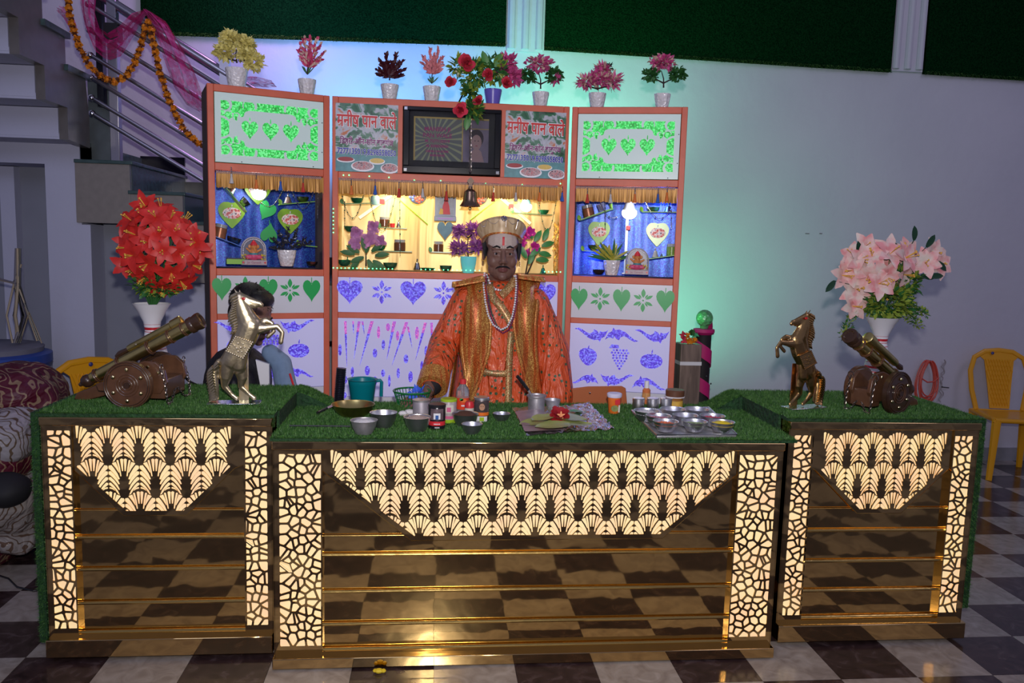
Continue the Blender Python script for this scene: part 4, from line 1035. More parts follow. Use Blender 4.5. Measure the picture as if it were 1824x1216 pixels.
for (px, py, ang) in ((1628, 428, 95), (1650, 440, 60), (1640, 490, -10), (1655, 492, 5), (1550, 475, 120), (1530, 455, 100), (1487, 500, 230), (1668, 465, -40), (1604, 455, 120)):
    p = vp(vr, px, py, -.03); MB().leaf(p, (math.cos(R(ang)), -.2, math.sin(R(ang))), (0, -1, .2), .065, .028, 0, .15, .05, .1, 5).tube([p, p.lerp(Vector((0, 0, .42)), .6)+Vector((0, .02, .03)), (0, 0, .36)], .0018, 5).build('leaf', DKLEAF, vr)

# ---- small vessels on the middle counter
def vessel(prof): return MB().lathe(prof, 28)
def bowlprof(r, h, br=.6, t=.0015): return [(r*br*.6, 0), (r*br, .002), (r*.86, h*.5), (r*.97, h*.9), (r*1.03, h), (r*.97, h-.001), (r*.83, h*.5), (r*br*.9, .006), (.0005, .005)]
def bowl(label, px, py, wpx, hpx, m=STEEL, fill=None, heap=.2, grp=None, z=TZ, cat='bowl', name='steel_bowl', lumps=0, lr=.004, level=.82):
    p = on(px, py, z); k = p.y/F*1.005; r = wpx*k/2; p.y += r*.6; h = hpx*k; t = thing(name, label, cat, p, 0, grp)
    vessel(bowlprof(r, h)).build('bowl_body', m, t)
    if fill:
        b = MB(); b.lathe([(.0005, h*level*.5), (r*.85, h*level*.9), (r*.92, h*level), (r*.5, h*(level+heap*.8)), (.0005, h*(level+heap))], 24)
        for _ in range(lumps):
            a = rnd(0, 2*PI); q = r*.88*math.sqrt(random.random()); zz_ = h*(level+heap*(1-q/r)); b.sph((q*math.cos(a), q*math.sin(a), zz_), (lr*rnd(.7, 1.3), lr*rnd(.7, 1.3), lr*.8), 5)
        b.build('contents', fill, t)
    return t
POW = mat('white_powder', (.72, .70, .70), .8, bump=.5, bs=150); NUT = mat('chopped_nut', (.48, .36, .30), .7, var=.5, vs=150); SEED = mat('brown_seed', (.09, .035, .02), .7, var=.5, vs=200)
DULL = mat('powdered_steel', (.5, .49, .5), .45, .8, var=.4, vs=40)
bowl('dusty steel bowl heaped with white powder at the front edge', 647, 776, 48, 26, DULL, POW, .25)
bowl('empty steel bowl behind the white powder bowl', 682, 764, 48, 28)
bowl('steel bowl of chopped nuts in front of the black tin', 743, 771, 49, 27, STEEL, NUT, .25, lumps=70, lr=.004)
bowl('steel bowl heaped with dark brown seeds', 829, 761, 48, 23, STEEL, SEED, .35, lumps=120, lr=.0025)
bowl('small empty steel bowl in front of the brown seeds', 841, 775, 38, 19)
bowl('small shallow steel dish beside the foil tray', 894, 751, 32, 14)
bowl('wide brass dish with a blue lit rim behind the powder bowl', 627, 745, 76, 22, OLDB, name='brass_dish', cat='dish')
# teal mug
p = on(643, 722, TZ); k = p.y/F; t = thing('plastic_mug', 'teal plastic mug with a square handle by the cabinet edge', 'mug', p+Vector((0, .06, 0))); TEAL = mat('teal_plastic', (.0, .17, .20), .35)
r = 25*k; h = 44*k
MB().lathe([(r*.78, 0), (r*.8, .002), (r*.98, h*.78), (r*1.0, h*.8), (r*1.02, h*.95), (r*1.12, h), (r*1.07, h), (r*.95, h*.95), (r*.75, .004), (.0005, .004)], 28).build('cup', TEAL, t)
MB().tube([(r*1.0, 0, h*.93), (r*1.28, 0, h*.95), (r*1.38, 0, h*.88), (r*1.36, 0, h*.28)], .0075, 8).build('handle', TEAL, t)
# dark ringed stack
p = on(601, 722, TZ); k = p.y/F; t = thing('bowl_stack_tube', 'tall dark ringed stack beside the teal mug', 'stack', p+Vector((0, .05, 0)), 0); t.rotation_euler.y = R(4)
for i in range(20):
    MB().lathe([(.001, 0), (.020, 0), (.0215, .0025), (.0215, .005), (.018, .0062), (.001, .0062)], 18, c=(0, 0, i*.0078)).build('ring', mat('dark_ring_metal', (.06, .06, .09), .25, .8), t)
# rod, cleaver
MB().tube([on(516, 758, TZ+.006), on(624, 759, TZ+.006)], .0035, 8).build('metal_rod', BLACKP); tag(bpy.data.objects['metal_rod'], 'thin black rod lying left of the powder bowl', 'rod')
p0, p1 = on(566, 735, TZ+.008), on(592, 722, TZ+.010)
t = thing('knife', 'black handled knife lying left of the brass dish', 'knife', p0); MB().tube([(0, 0, 0), (p1-p0)*.6], [.007, .006], 8).build('handle', BLACKP, t); d = (p1-p0); MB().leaf(d*.55, d, (0, 0, 1), .12, .022, 0, 0, .1, 0, 5).build('blade', STEEL, t)
# green basket
p = on(733, 726, TZ)+Vector((0, .07, 0)); k = p.y/F; t = thing('plastic_basket', 'green plastic lattice basket behind the tins', 'basket', p); GPL = mat('green_plastic', (.01, .16, .035), .35)
r = 33*k; h = 25*k; b = MB(); ring(b, (0, 0, h), r, .0045, 'z', 32); b.build('rim', GPL, t)
b = MB(); ring(b, (0, 0, h*.5), r*.9, .002, 'z', 32); ring(b, (0, 0, .003), r*.75, .003, 'z', 32); b.lathe([(.0005, .001), (r*.75, .001), (r*.75, .004), (.0005, .004)], 24)
for i in range(32):
    a = 2*PI*i/32; b.tube([(math.cos(a)*r*.75, math.sin(a)*r*.75, .003), (math.cos(a)*r, math.sin(a)*r, h)], .0018, 4)
b.build('lattice', GPL, t)
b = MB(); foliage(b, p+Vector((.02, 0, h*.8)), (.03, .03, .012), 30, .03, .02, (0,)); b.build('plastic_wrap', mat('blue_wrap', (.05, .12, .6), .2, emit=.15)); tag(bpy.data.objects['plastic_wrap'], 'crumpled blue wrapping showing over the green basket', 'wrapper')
# cans and jars
def label_img(m1, m2, m3): return [m1, m2, m3]
def can(name, label, px, py, wpx, hpx, mats, bands, cat='tin', top=None, r2=None):
    p = on(px, py, TZ); k = p.y/F; r = wpx*k/2; h = hpx*k; p.y += r; t = thing(name, label, cat, p)
    MB().lathe([(r*.93, 0), (r, .003), (r, h*.97), (r*.96, h), (.0005, h)], 28).build('can_body', mats[0], t)
    for i, (z0, z1, m, w_) in enumerate(bands):
        n = 20; b = MB(); vs = []
        for j in range(n+1):
            a = -PI/2+(j/n-.5)*w_; 
            for z in (z0*h, z1*h): vs.append((math.cos(a)*(r+.0006+.0002*i), math.sin(a)*(r+.0006+.0002*i), z))
        b.add(vs, [(2*j, 2*j+2, 2*j+3, 2*j+1) for j in range(n)]); b.build('label_print', m, t)
    if top: MB().lathe([(r*1.04, h*.93), (r*1.05, h*1.02), (r*.98, h*1.04), (.0005, h*1.04)], 28).build('lid', top, t)
    return t, r, h
BLK = mat('gloss_black_label', (.012, .012, .015), .25); RED = mat('label_red', (.6, .03, .04), .35); CRM = mat('label_cream', (.62, .58, .5), .4); PNK = mat('label_pink', (.6, .12, .25), .4); LIME = mat('lime_label', (.32, .5, .02), .35); ORG_ = mat('label_orange', (.72, .16, .02), .35); BLUL = mat('label_blue', (.03, .10, .32), .35); SKN = mat('label_tan', (.42, .22, .12), .5); WHL = mat('label_white', (.72, .72, .74), .4)
can('grey_tin', 'scuffed grey tin with flat lid left of the black tin', 750, 744, 31, 30, [mat('scuffed_tin', (.34, .31, .34), .5, .3, var=.4, vs=30)], [], top=DULL)
t, r, h = can('black_tin', 'black tin with a red band and printed picture, in front of the others', 778, 766, 31, 44, [BLK], [(.42, .88, mat('dark_picture_print', (.13, .09, .10), .4, var=.9, vs=60), 1.6), (.45, .70, WHL, .8), (.45, .62, BLUL, .35), (.18, .36, RED, 2.4)], top=BLACKP)
MB().box((-.012, -r-.0014, h*.24), (.012, -r+.004, h*.27)).build('label_line', WHL, t); MB().box((-.008, -r-.0014, h*.09), (.010, -r+.004, h*.12)).build('label_line', WHL, t)
can('green_tin', 'tin with lime green lid behind the black tin', 799, 754, 29, 42, [mat('tin_grey_print', (.38, .33, .33), .4, var=.5, vs=60)], [(.2, .32, PNK, 2), (.0, .16, LIME, 2), (.45, .8, CRM, 1.2), (.5, .7, PNK, .5)], top=LIME)
t, r, h = can('portrait_tin', 'tall tin with a round printed portrait, right of the drink bottle', 858, 752, 27, 43, [mat('dark_tin', (.10, .08, .08), .35, .4)], [(.28, .42, ORG_, 2.6), (.02, .25, WHL, 1.6), (.05, .22, LIME, .6)], top=STEEL)
b = MB(); b.prism(oval(0, h*.68, r*.62, h*.2, 0, 20), -r-.002, -r+.006, 0); b.prism(oval(0, h*.66, r*.38, h*.15, 0, 16), -r-.003, -r-.002, 1); b.prism(oval(-r*.15, h*.69, r*.06, h*.015, 0, 8), -r-.004, -r-.003, 2); b.prism(oval(r*.15, h*.69, r*.06, h*.015, 0, 8), -r-.004, -r-.003, 2); b.build('portrait_print', [mat('print_black', (.02, .01, .01), .5), SKN, BLK], t)
# drink bottle
p = on(824, 737, TZ); k = p.y/F; t = thing('drink_bottle', 'clear plastic drink bottle with red cap and red label', 'bottle', p+Vector((0, .03, 0))); CLR = mat('clear_plastic', (.85, .85, .88), .08, trans=.85, ior=1.3); r = 12*k; h = 62*k
MB().lathe([(r*.8, 0), (r, .004), (r, h*.60), (r*.9, h*.72), (r*.45, h*.84), (r*.42, h*.88), (.0005, h*.88)], 24).build('bottle_body', CLR, t)
MB().lathe([(r*.5, h*.86), (r*.5, h*1.0), (.0005, h*1.0)], 18).build('cap', RED, t); MB().lathe([(r*1.02, h*.12), (r*1.03, h*.46)], 24).build('label_wrap', mat('bottle_red_label', (.7, .06, .02), .3), t)
b = MB(); b.prism(oval(.003, h*.39, r*.5, h*.05, 0, 12), -r*1.05-.001, -r*.8, 0); b.prism(oval(-.006, h*.42, r*.3, h*.04, 0, 12), -r*1.05-.001, -r*.8, 1); b.build('fruit_print', [ORG_, mat('leaf_print', (.03, .3, .05), .4)], t)
MB().box((-.006, -r*1.05-.001, h*.22), (.008, -r*.8, h*.26)).build('label_line', WHL, t)
p = on(836, 742, TZ); k = p.y/F; t = thing('small_jar', 'small cream jar with red cap in front of the drink bottle', 'jar', p+Vector((0, .015, 0))); r = 8.5*k; h = 27*k
MB().lathe([(r*.9, 0), (r, .002), (r, h*.6), (.0005, h*.62)], 20).build('jar_body', CRM, t); MB().lathe([(r*1.02, h*.58), (r*1.03, h*.8), (r*.8, h), (.0005, h*1.02)], 20).build('cap', RED, t)
b = MB(); foliage(b, on(728, 735, TZ+.012)-Vector((0, 0, 0)), (.028, .02, .012), 0, .03, .02); b.sph(on(718, 736, TZ+.008), (.02, .015, .012), 8).sph(on(730, 734, TZ+.010), (.024, .018, .014), 8); o = b.build('cotton_wad', POW); tag(o, 'white cotton wad lying left of the grey tin', 'cotton')
# steel tumbler with brush
p = on(957, 737, TZ); k = p.y/F; t = thing('steel_tumbler', 'steel tumbler of lime paste behind the foil tray', 'tumbler', p+Vector((0, .04, 0))); r = 17*k; h = 32*k
MB().lathe([(r*.85, 0), (r*.9, .003), (r*.92, h*.85), (r*1.08, h*.93), (r*1.08, h), (r*.98, h), (r*.85, h*.8), (.0005, h*.78)], 26).build('tumbler_body', DULL, t); MB().lathe([(r*.97, h*.86), (r*.5, h*.96), (.0005, h*.94)], 20).build('contents', mat('lime_paste', (.5, .44, .40), .7), t)
q0 = at(951, 707, p.y+.02); q1 = at(921, 669, p.y+.0); t = thing('paste_spoon', 'dark handled spatula leaning in the steel tumbler', 'spatula', q0); MB().tube([(0, 0, -.01), (q1-q0)*.35], [.004, .005], 8).build('shaft', DULL, t); MB().tube([(q1-q0)*.33, (q1-q0)*.7, (q1-q0)], [.006, .0075, .007], 8).build('handle', BLACKP, t)
bowl('second little steel cup behind the red rose', 985, 728, 30, 16, DULL)
# foil sheet, leaves, rose
FOIL = mat('crumpled_foil', (.78, .78, .8), .15, 1, bump=.9, bs=55, bd=.02)
fc = [on(913, 728, TZ), on(1050, 722, TZ), on(1096, 768, TZ), on(938, 779, TZ)]
t = thing('foil_sheet', 'crumpled sheet of silver foil under the pale leaves', 'foil', (fc[0]+fc[2])/2); b = MB(); n = 26; vs = []
for i in range(n+1):
    for j in range(n+1):
        u, v = i/n, j/n; p = (fc[0]*(1-u)+fc[1]*u)*(1-v)+(fc[3]*(1-u)+fc[2]*u)*v
        e = min(u, 1-u, v, 1-v); cr = .012*abs(noise.noise(p*55))+(.016*abs(noise.noise(p*90+Vector((3, 1, 2)))) if (v > .72 or u > .75) else 0)+.004
        vs.append(p+Vector((rnd(-.004, .004), rnd(-.004, .004), cr))-Vector(t.location))
b.add(vs, [(i*(n+1)+j, (i+1)*(n+1)+j, (i+1)*(n+1)+j+1, i*(n+1)+j+1) for i in range(n) for j in range(n)]); b.build('foil', FOIL, t, smooth=0)
b = MB(); c0, c1, c2, c3 = on(918, 733, TZ+.019), on(960, 727, TZ+.019), on(1010, 765, TZ+.019), on(935, 768, TZ+.019); b.add([v-Vector(t.location) for v in (c0, c1, c2, c3)], [(0, 3, 2, 1)]); b.build('printed_paper', mat('pink_brown_paper', (.36, .27, .30), .3, var=.5, vs=20), t)
BET = mat('pale_betel_leaf', (.34, .38, .11), .4, var=.25, vs=30); BETG = mat('fresh_betel_leaf', (.06, .24, .03), .4)
def betel(p, ang, L, m, label, z=0, tilt=.1):
    t = MB(); d = Vector((math.cos(ang), math.sin(ang), 0))
    vs = []; fs = []; n = 8
    for i in range(n+1):
        u = i/n; wd = L*.42*math.sin(PI*min(1, u*.9+.10))**.7*(1 if u > .05 else .8)
        if i == n: wd = .001
        c = d*(L*(u-.5)); s = Vector((-d.y, d.x, 0))
        for j in (-1, -.5, 0, .5, 1): vs.append(c+s*wd*j+Vector((0, 0, .004*(j*j)+.006*math.sin(u*5)*tilt*4-.004*u)))
    for i in range(n):
        for j in range(4): fs.append((i*5+j, i*5+j+1, (i+1)*5+j+1, (i+1)*5+j))
    t.add(vs, fs); o = t.build('betel_leaf', m, None, p+Vector((0, 0, z))); return tag(o, label, 'leaf', 'betel leaves on the foil' if m is BET else None)
for i, (px, py, a, L, lb) in enumerate(((952, 752, 200, .13, 'pale betel leaf at the left end of the heap on the foil'), (975, 742, 160, .12, 'pale betel leaf at the back left of the heap'), (1000, 752, 185, .15, 'pale betel leaf in the middle of the heap'), (1028, 754, 20, .13, 'pale betel leaf at the right end of the heap'), (985, 757, 190, .14, 'pale betel leaf at the front left of the heap'), (1012, 743, 340, .15, 'broad pale betel leaf on top, tip under the rose'), (965, 744, 215, .10, 'small pale betel leaf tilted at the heap back'))):
    betel(on(px, py, TZ+.022+.004*i), R(a), L, BET, lb)
betel(on(1030, 733, TZ+.012), R(5), .07, BETG, 'small fresh green leaf behind the red rose')
t = thing('red_rose', 'dark red rose lying on the pale betel leaves', 'rose', on(997, 742, TZ+.045)); RR = mat('dark_red_petal', (.30, .008, .012), .55)
for k in range(34):
    b = MB(); a = rnd(0, 2*PI); e = rnd(-.2, 1); d = Vector((math.cos(a)*math.cos(e), -.4+math.sin(a)*.8*math.cos(e), math.sin(e)+.1)).normalized(); b.leaf(d*rnd(.0, .012), d, Vector((0, -.6, 1)), rnd(.026, .040), .034, 0, .35, .45, .15, 4); b.build('petal', RR, t)
b = MB()
for k in range(5): a = R(72*k+90); b.leaf((0, -.028, .012), (math.cos(a), -.3, math.sin(a)), (0, -1, 0), .016, .007)
b.build('rose_heart', mat('orange_speck', (.75, .30, .12), .5), t)
# plastic cup with label
p = on(1096, 738, TZ); k = p.y/F; t = thing('plastic_tub', 'plastic tub with white lid and red label, in the middle of bare turf', 'tub', p+Vector((0, .03, 0))); h = 38*k
MB().lathe([(9.5*k, 0), (10*k, .002), (12.2*k, h*.82), (.0005, h*.83)], 26).build('tub_body', ORG_, t); MB().lathe([(13*k, h*.80), (14*k, h*.86), (14*k, h*.97), (12.5*k, h), (.0005, h*1.01)], 26).build('lid', mat('lid_white_lilac', (.66, .64, .8), .35), t)
b = MB(); b.prism(oval(-.002, h*.28, 7*k, 6*k, 0, 12), -10.8*k-.002, -9*k, 0); b.prism([(-.002, h*.48), (.018, h*.48), (.019, h*.74), (-.003, h*.7)], -12.3*k-.0015, -9*k, 1); b.prism([(.012, h*.1), (.019, h*.1), (.02, h*.45), (.013, h*.45)], -11*k-.002, -9*k, 2); b.build('label_print', [mat('olive_print', (.22, .26, .08), .5, var=.5, vs=90), RED, CRM], t)
# steel tray and its bowls
tz = TZ+.016
tc = [on(1125, 736, TZ), on(1262, 730, TZ), on(1312, 779, TZ), on(1170, 781, TZ)]
t = thing('steel_tray', 'flat steel tray carrying nine bowls on the middle counter', 'tray', sum(tc, Vector())/4); b = MB()
lo = [v-Vector(t.location) for v in tc]; b.add([v+Vector((0, 0, 0)) for v in lo]+[v+Vector((0, 0, .012)) for v in lo], [(0, 1, 2, 3), (7, 6, 5, 4), (0, 4, 5, 1), (1, 5, 6, 2), (2, 6, 7, 3), (3, 7, 4, 0)]); b.build('tray_plate', DULL, t, bevel=.003)
MB().tube([v+Vector((0, 0, .013)) for v in lo+lo[:1]], .0035, 6).build('rim', STEEL, t)
mixes = {'w': POW, 'p': mat('pink_sugar_mix', (.45, .16, .22), .6, var=.8, vs=220), 'o': mat('orange_shreds', (.70, .16, .05), .6, var=.3, vs=200), 'g': mat('green_seed_mix', (.24, .32, .14), .6, var=.5, vs=220), 'r': mat('red_cherries', (.42, .02, .06), .4), 'y': mat('yellow_shreds', (.85, .62, .02), .5)}
for (lb, px, py, m, hp, lm, lr) in (('tray bowl of white powder at the back left of the tray', 1155, 752, 'w', .3, 20, .003), ('tray bowl of pink and red sugar mix, second from the left', 1176, 761, 'p', .1, 90, .003), ('tray bowl of orange shreds at the front left', 1189, 771, 'o', .12, 80, .003), ('empty looking tray bowl in the back row, left of centre', 1202, 749, None, 0, 0, 0), ('empty looking tray bowl in the middle of the tray', 1224, 760, None, 0, 0, 0), ('tray bowl of green seeds at the front middle', 1241, 771, 'g', .05, 110, .0025), ('empty looking tray bowl at the back right', 1245, 749, None, 0, 0, 0), ('tray bowl of red cherries, behind the yellow one', 1273, 761, 'r', .05, 30, .005), ('tray bowl heaped with yellow shreds at the front right', 1290, 772, 'y', .35, 110, .003)):
    bowl(lb, px, py, 47, 20, STEEL, mixes[m] if m else None, hp, 'steel bowls on the tray', tz, lumps=lm, lr=lr, level=.68)
for (lb, px) in (('small lidded steel canister at the left of the three', 1142), ('small lidded steel canister in the middle, right of the white capped bottle', 1168), ('small lidded steel canister at the right, touching the brown jar', 1192)):
    p = on(px, 734, TZ); k = p.y/F; r = 11*k; h = 23*k; t = thing('steel_canister', lb, 'canister', p+Vector((0, .05, 0)), 0, 'steel canisters behind the tray')
    MB().lathe([(r*.95, 0), (r, .002), (r, h*.7), (.0005, h*.7)], 24).build('canister_body', STEEL, t); MB().lathe([(r*1.03, h*.66), (r*1.04, h*.96), (r*.95, h), (.0005, h)], 24).build('lid', STEEL, t)
p = on(1161, 727, TZ); k = p.y/F; t = thing('flavour_bottle', 'slim orange labelled bottle with white cap behind the canisters', 'bottle', p+Vector((0, .10, 0))); r = 7.5*k; h = 44*k
MB().lathe([(r*.9, 0), (r, .003), (r, h*.62), (r*.5, h*.72), (.0005, h*.73)], 20).build('bottle_body', mat('orange_bottle', (.6, .18, .06), .3), t); MB().lathe([(r*.62, h*.70), (r*.58, h), (.0005, h)], 18).build('cap', WHL, t)
MB().lathe([(r*1.02, h*.22), (r*1.02, h*.5)], 20).build('label_wrap', mat('bottle_label', (.62, .30, .10), .4, var=.6, vs=90), t)
p = on(1212, 735, TZ); k = p.y/F; r = 18*k; h = 37*k; t = thing('spread_jar', 'squat jar with brown screw lid and yellow label right of the canisters', 'jar', p+Vector((0, .09, 0)))
MB().lathe([(r*.82, 0), (r*.85, .003), (r*.85, h*.6), (r*.7, h*.68), (.0005, h*.7)], 28).build('jar_body', mat('honey_jar', (.30, .13, .03), .2), t); MB().lathe([(r*.98, h*.66), (r*1.0, h*.95), (r*.92, h), (.0005, h)], 28).build('lid', mat('brown_lid', (.12, .05, .025), .4), t); MB().lathe([(r*.87, h*.08), (r*.87, h*.45)], 28).build('label_wrap', mat('yellow_label', (.62, .38, .06), .4, var=.5, vs=60), t)
MB().lathe([(r*.9, h*.6), (r*1.03, h*.62), (r*1.03, h*.66), (r*.9, h*.68)], 28).build('seal_ring', WHL, t)
# ================================================================ people
SKIN = mat('brown_skin', (.17, .085, .062), .5, bump=.05, bs=90); PASTE = mat('pale_forehead_paste', (.50, .40, .34), .7, var=.12, vs=60); REDM = mat('vermilion', (.55, .02, .03), .5); LIP = mat('lip', (.17, .06, .055), .45)
HAIR = mat('black_hair', (.006, .005, .006), .55, bump=.3, bs=180); EYEW = mat('eye_white', (.32, .29, .29), .25); IRIS = mat('dark_iris', (.012, .006, .004), .08)
def E_(mb, c, r, rx=0): mb.sph(c, r, 18, 0, Matrix.Rotation(rx, 3, 'X') if rx else None)
def head_prims(b, M):
    b.M = M
    E_(b, (0, .0, 1.536), (.080, .094, .076)); E_(b, (0, -.032, 1.470), (.073, .066, .082)); E_(b, (0, -.042, 1.418), (.056, .050, .044)); E_(b, (0, -.078, 1.392), (.022, .017, .017))
    capsule(b, (0, -.094, 1.498), (0, -.114, 1.457), .009, .0125); 
    for s in (-1, 1):
        E_(b, (s*.0125, -.104, 1.450), (.0085, .010, .0075)); capsule(b, (s*.012, -.094, 1.511), (s*.048, -.078, 1.509), .010, .008)
        E_(b, (s*.042, -.066, 1.455), (.024, .022, .026)); E_(b, (s*.083, .008, 1.482), (.009, .018, .027)); E_(b, (s*.046, -.040, 1.425), (.020, .03, .03))
        capsule(b, (s*.018, -.0920, 1.4945), (s*.045, -.086, 1.4935), .0060, .005); capsule(b, (s*.020, -.0915, 1.4785), (s*.043, -.085, 1.479), .0055, .0045)
        capsule(b, (0, -.101, 1.427), (s*.019, -.094, 1.424), .0062, .004); capsule(b, (0, -.098, 1.416), (s*.017, -.091, 1.418), .0062, .004)
    capsule(b, (0, -.094, 1.437), (0, -.09, 1.428), .008); capsule(b, (0, .012, 1.43), (0, .015, 1.30), .052, .058)
    b.M = None
def hand_prims(b, w, d, nrm, side, curl=.2, k=1.0):
    # wrist w, finger direction d, back-of-hand normal nrm; thumb leaves the side of the palm
    w = Vector(w); d = Vector(d).normalized(); nrm = Vector(nrm).normalized(); s = d.cross(nrm).normalized()*side
    for q, r_ in ((-.026, .012), (-.009, .0135), (.009, .0135), (.026, .0115)): capsule(b, w+s*q*.55, w+d*.075*k+s*q*k, .014*k, r_*k)
    for q, L in ((-.029, .062), (-.010, .078), (.010, .082), (.030, .070)):
        p = w+d*.08*k+s*q*k; dd = (d+s*q*4.5).normalized(); e1 = p+dd*L*.45*k-nrm*curl*.010; e2 = e1+(dd*.8-nrm*curl).normalized()*L*.32*k; e3 = e2+(dd*.6-nrm*curl*1.6).normalized()*L*.26*k
        capsule(b, p, e1, .0092*k, .0085*k, 10); capsule(b, e1, e2, .0085*k, .0078*k, 10); capsule(b, e2, e3, .0078*k, .0068*k, 10)
    p = w+d*.022*k+s*.030*k; e1 = p+(d*.6+s*.9).normalized()*.036*k; e2 = e1+(d*.95+s*.35).normalized()*.030*k
    capsule(b, w+s*.012, p, .015*k, .013*k); capsule(b, p, e1, .0115*k, .010*k); capsule(b, e1, e2, .010*k, .008*k)
def face_bits(t, M, brow=True, tach=True):
    for s in (-1, 1):
        b = MB(); b.M = M; b.sph((s*.0315, -.0805, 1.4865), .0125, 14, 0); b.sph((s*.0315, -.0905, 1.4865), (.0058, .0045, .0058), 10, 1); b.build('eye', [EYEW, IRIS], t)
        b = MB(); b.M = M; b.tube([(s*.014, -.103, 1.511), (s*.03, -.0985, 1.517), (s*.050, -.083, 1.511)], [.0035, .0045, .002], 6); b.build('eyebrow', HAIR, t)
        if tach: b = MB(); b.M = M; b.tube([(0, -.110, 1.4345), (s*.014, -.1065, 1.4345), (s*.028, -.096, 1.429), (s*.035, -.088, 1.424)], [.0035, .0042, .003, .0008], 6); b.build('moustache', HAIR, t)
X0, Y0 = .318, 3.80
man = thing('person', 'person in orange and gold robe, round gold cap and pearl strings behind the counter', 'person', (X0, Y0, 0))
I4 = Matrix.Translation((0, 0, 1.398)) @ Matrix.Diagonal((1, 1, 1.12, 1)) @ Matrix.Translation((0, 0, -1.385)); I4i = I4.inverted(); b = MB(); head_prims(b, I4)
capsule(b, (0, .01, 1.30), (0, .01, 1.05), .10, .115); capsule(b, (-.10, .01, 1.29), (.10, .01, 1.29), .07); capsule(b, (0, .01, 1.05), (0, .01, .90), .115, .13)
for s in (-1, 1):
    capsule(b, (s*.08, .01, .86), (s*.09, .0, .47), .082, .055); capsule(b, (s*.09, .0, .47), (s*.09, .02, .09), .052, .036); capsule(b, (s*.09, .03, .04), (s*.10, -.12, .03), .038, .028)
capsule(b, (-.17, .0, 1.30), (-.275, -.03, 1.06), .052, .042); capsule(b, (-.275, -.03, 1.06), (-.335, -.30, .900), .042, .026)
hand_prims(b, (-.338, -.310, .893), (-.62, -.62, -.12), (0, -.1, 1), -1, .25, .92)
capsule(b, (.17, .0, 1.30), (.25, -.01, 1.04), .052, .042); capsule(b, (.25, -.01, 1.04), (.265, -.06, .82), .042, .028); hand_prims(b, (.265, -.065, .81), (0, -.1, -1), (1, 0, 0), 1, .5, .95)
def paint(c, n):
    c = I4i @ c
    if c.y < -.045 and 1.508+.9*max(0, abs(c.x)-.03)**1.2 < c.z < 1.60 and abs(c.x) < .068: return 2 if (abs(c.x) < .0062 and 1.522 < c.z < 1.556) else 1
    if c.y < -.088 and 1.409 < c.z < 1.432 and abs(c.x) < .023 and (c.z-1.4205)**2/.011**2+c.x**2/.023**2 < 1: return 3
    return 0
remesh(b, 'body', [SKIN, PASTE, REDM, LIP], .0036, 2, paint, man)
face_bits(man, I4)
b = MB(); b.sph((0, .020, 1.545), (.086, .090, .082), 20); b.build('hair', HAIR, man)
for s in (-1, 1): MB().tube([(s*.082, -.02, 1.56), (s*.081, -.027, 1.52), (s*.079, -.03, 1.49)], [.012, .009, .003], 8).build('sideburn', HAIR, man)
for s in (-1, 1):
    g_ = MB(); 
    for q in range(3): g_.sph((s*.088, -.004, 1.472-q*.008), .0042, 8)
    g_.build('ear_stud', STUD, man)
# robe
RINGS = [(.35, .27, .20, .01), (.60, .25, .185, .01), (.80, .225, .165, .0), (.95, .205, .150, .0), (1.10, .196, .145, .0), (1.20, .196, .140, .0), (1.28, .192, .125, .0), (1.335, .165, .105, .005), (1.37, .10, .08, .012), (1.385, .062, .062, .015)]
def ringat(z):
    if z <= RINGS[0][0]: return RINGS[0][1:]
    for a, c in zip(RINGS, RINGS[1:]):
        if z <= c[0]: t = (z-a[0])/(c[0]-a[0]); return tuple(a[i]+(c[i]-a[i])*t for i in (1, 2, 3))
    return RINGS[-1][1:]
def front(x, z, off=0): a, b_, c = ringat(z); q = max(.06, 1-(x/a)**2); return c-b_*math.sqrt(q)-off
b = MB(); n = 32; vs = []; fs = []
for z, a, b_, c in RINGS: vs += [(a*math.cos(2*PI*k/n), c+b_*math.sin(2*PI*k/n)*(1+.03*math.sin(k*2.2)), z) for k in range(n)]
for j in range(len(RINGS)-1):
    for k in range(n): k2 = (k+1) % n; fs.append((j*n+k, j*n+k2, (j+1)*n+k2, (j+1)*n+k))
fs += [tuple(range(n-1, -1, -1)), tuple((len(RINGS)-1)*n+k for k in range(n))]; b.add(vs, fs)
capsule(b, (-.165, .0, 1.285), (-.262, -.02, 1.08), .070, .074); capsule(b, (-.262, -.02, 1.08), (-.308, -.215, .945), .074, .066); b.tube([(-.305, -.20, .952), (-.315, -.25, .915)], [.064, .066], 16)
capsule(b, (.165, .0, 1.285), (.258, .0, 1.05), .070, .082); capsule(b, (.258, .0, 1.05), (.275, -.05, .84), .082, .086)
def _robe(n):
    co = n.coord(); v = n.voro(co, 36, 'Distance', 'F1', .55); sq = n.voro(co, 120, 'Distance', 'F1', 1)
    base = n.mix(n.noise(co, 18, 4), (.55, .055, .012), (.82, .13, .03)); dots = n.ramp(v, [(.0, (1, 1, 1)), (.24, (1, 1, 1)), (.29, (0, 0, 0))]); c = n.mix(dots, base, (.06, .10, .045))
    gl = n.ramp(sq, [(.0, (1, 1, 1)), (.10, (1, 1, 1)), (.14, (0, 0, 0))]); big = n.ramp(n.noise(co, 5, 2), [(.5, (0, 0, 0)), (.62, (1, 1, 1))]); g2 = n.mix(1.0, gl, big, 'MULTIPLY')
    n.link(n.mix(g2, c, (1, .65, .2)), n.b.inputs['Base Color']); n.link(g2, n.b.inputs['Metallic']); n.b.inputs['Roughness'].default_value = .42
    w_ = n.noise(n.coord((14, 14, 3.2)), 1.3, 4, 1.2); n.bump(w_, 1, .045)
ROBE = custom('orange_dotted_brocade', _robe, (.8, .2, .05))
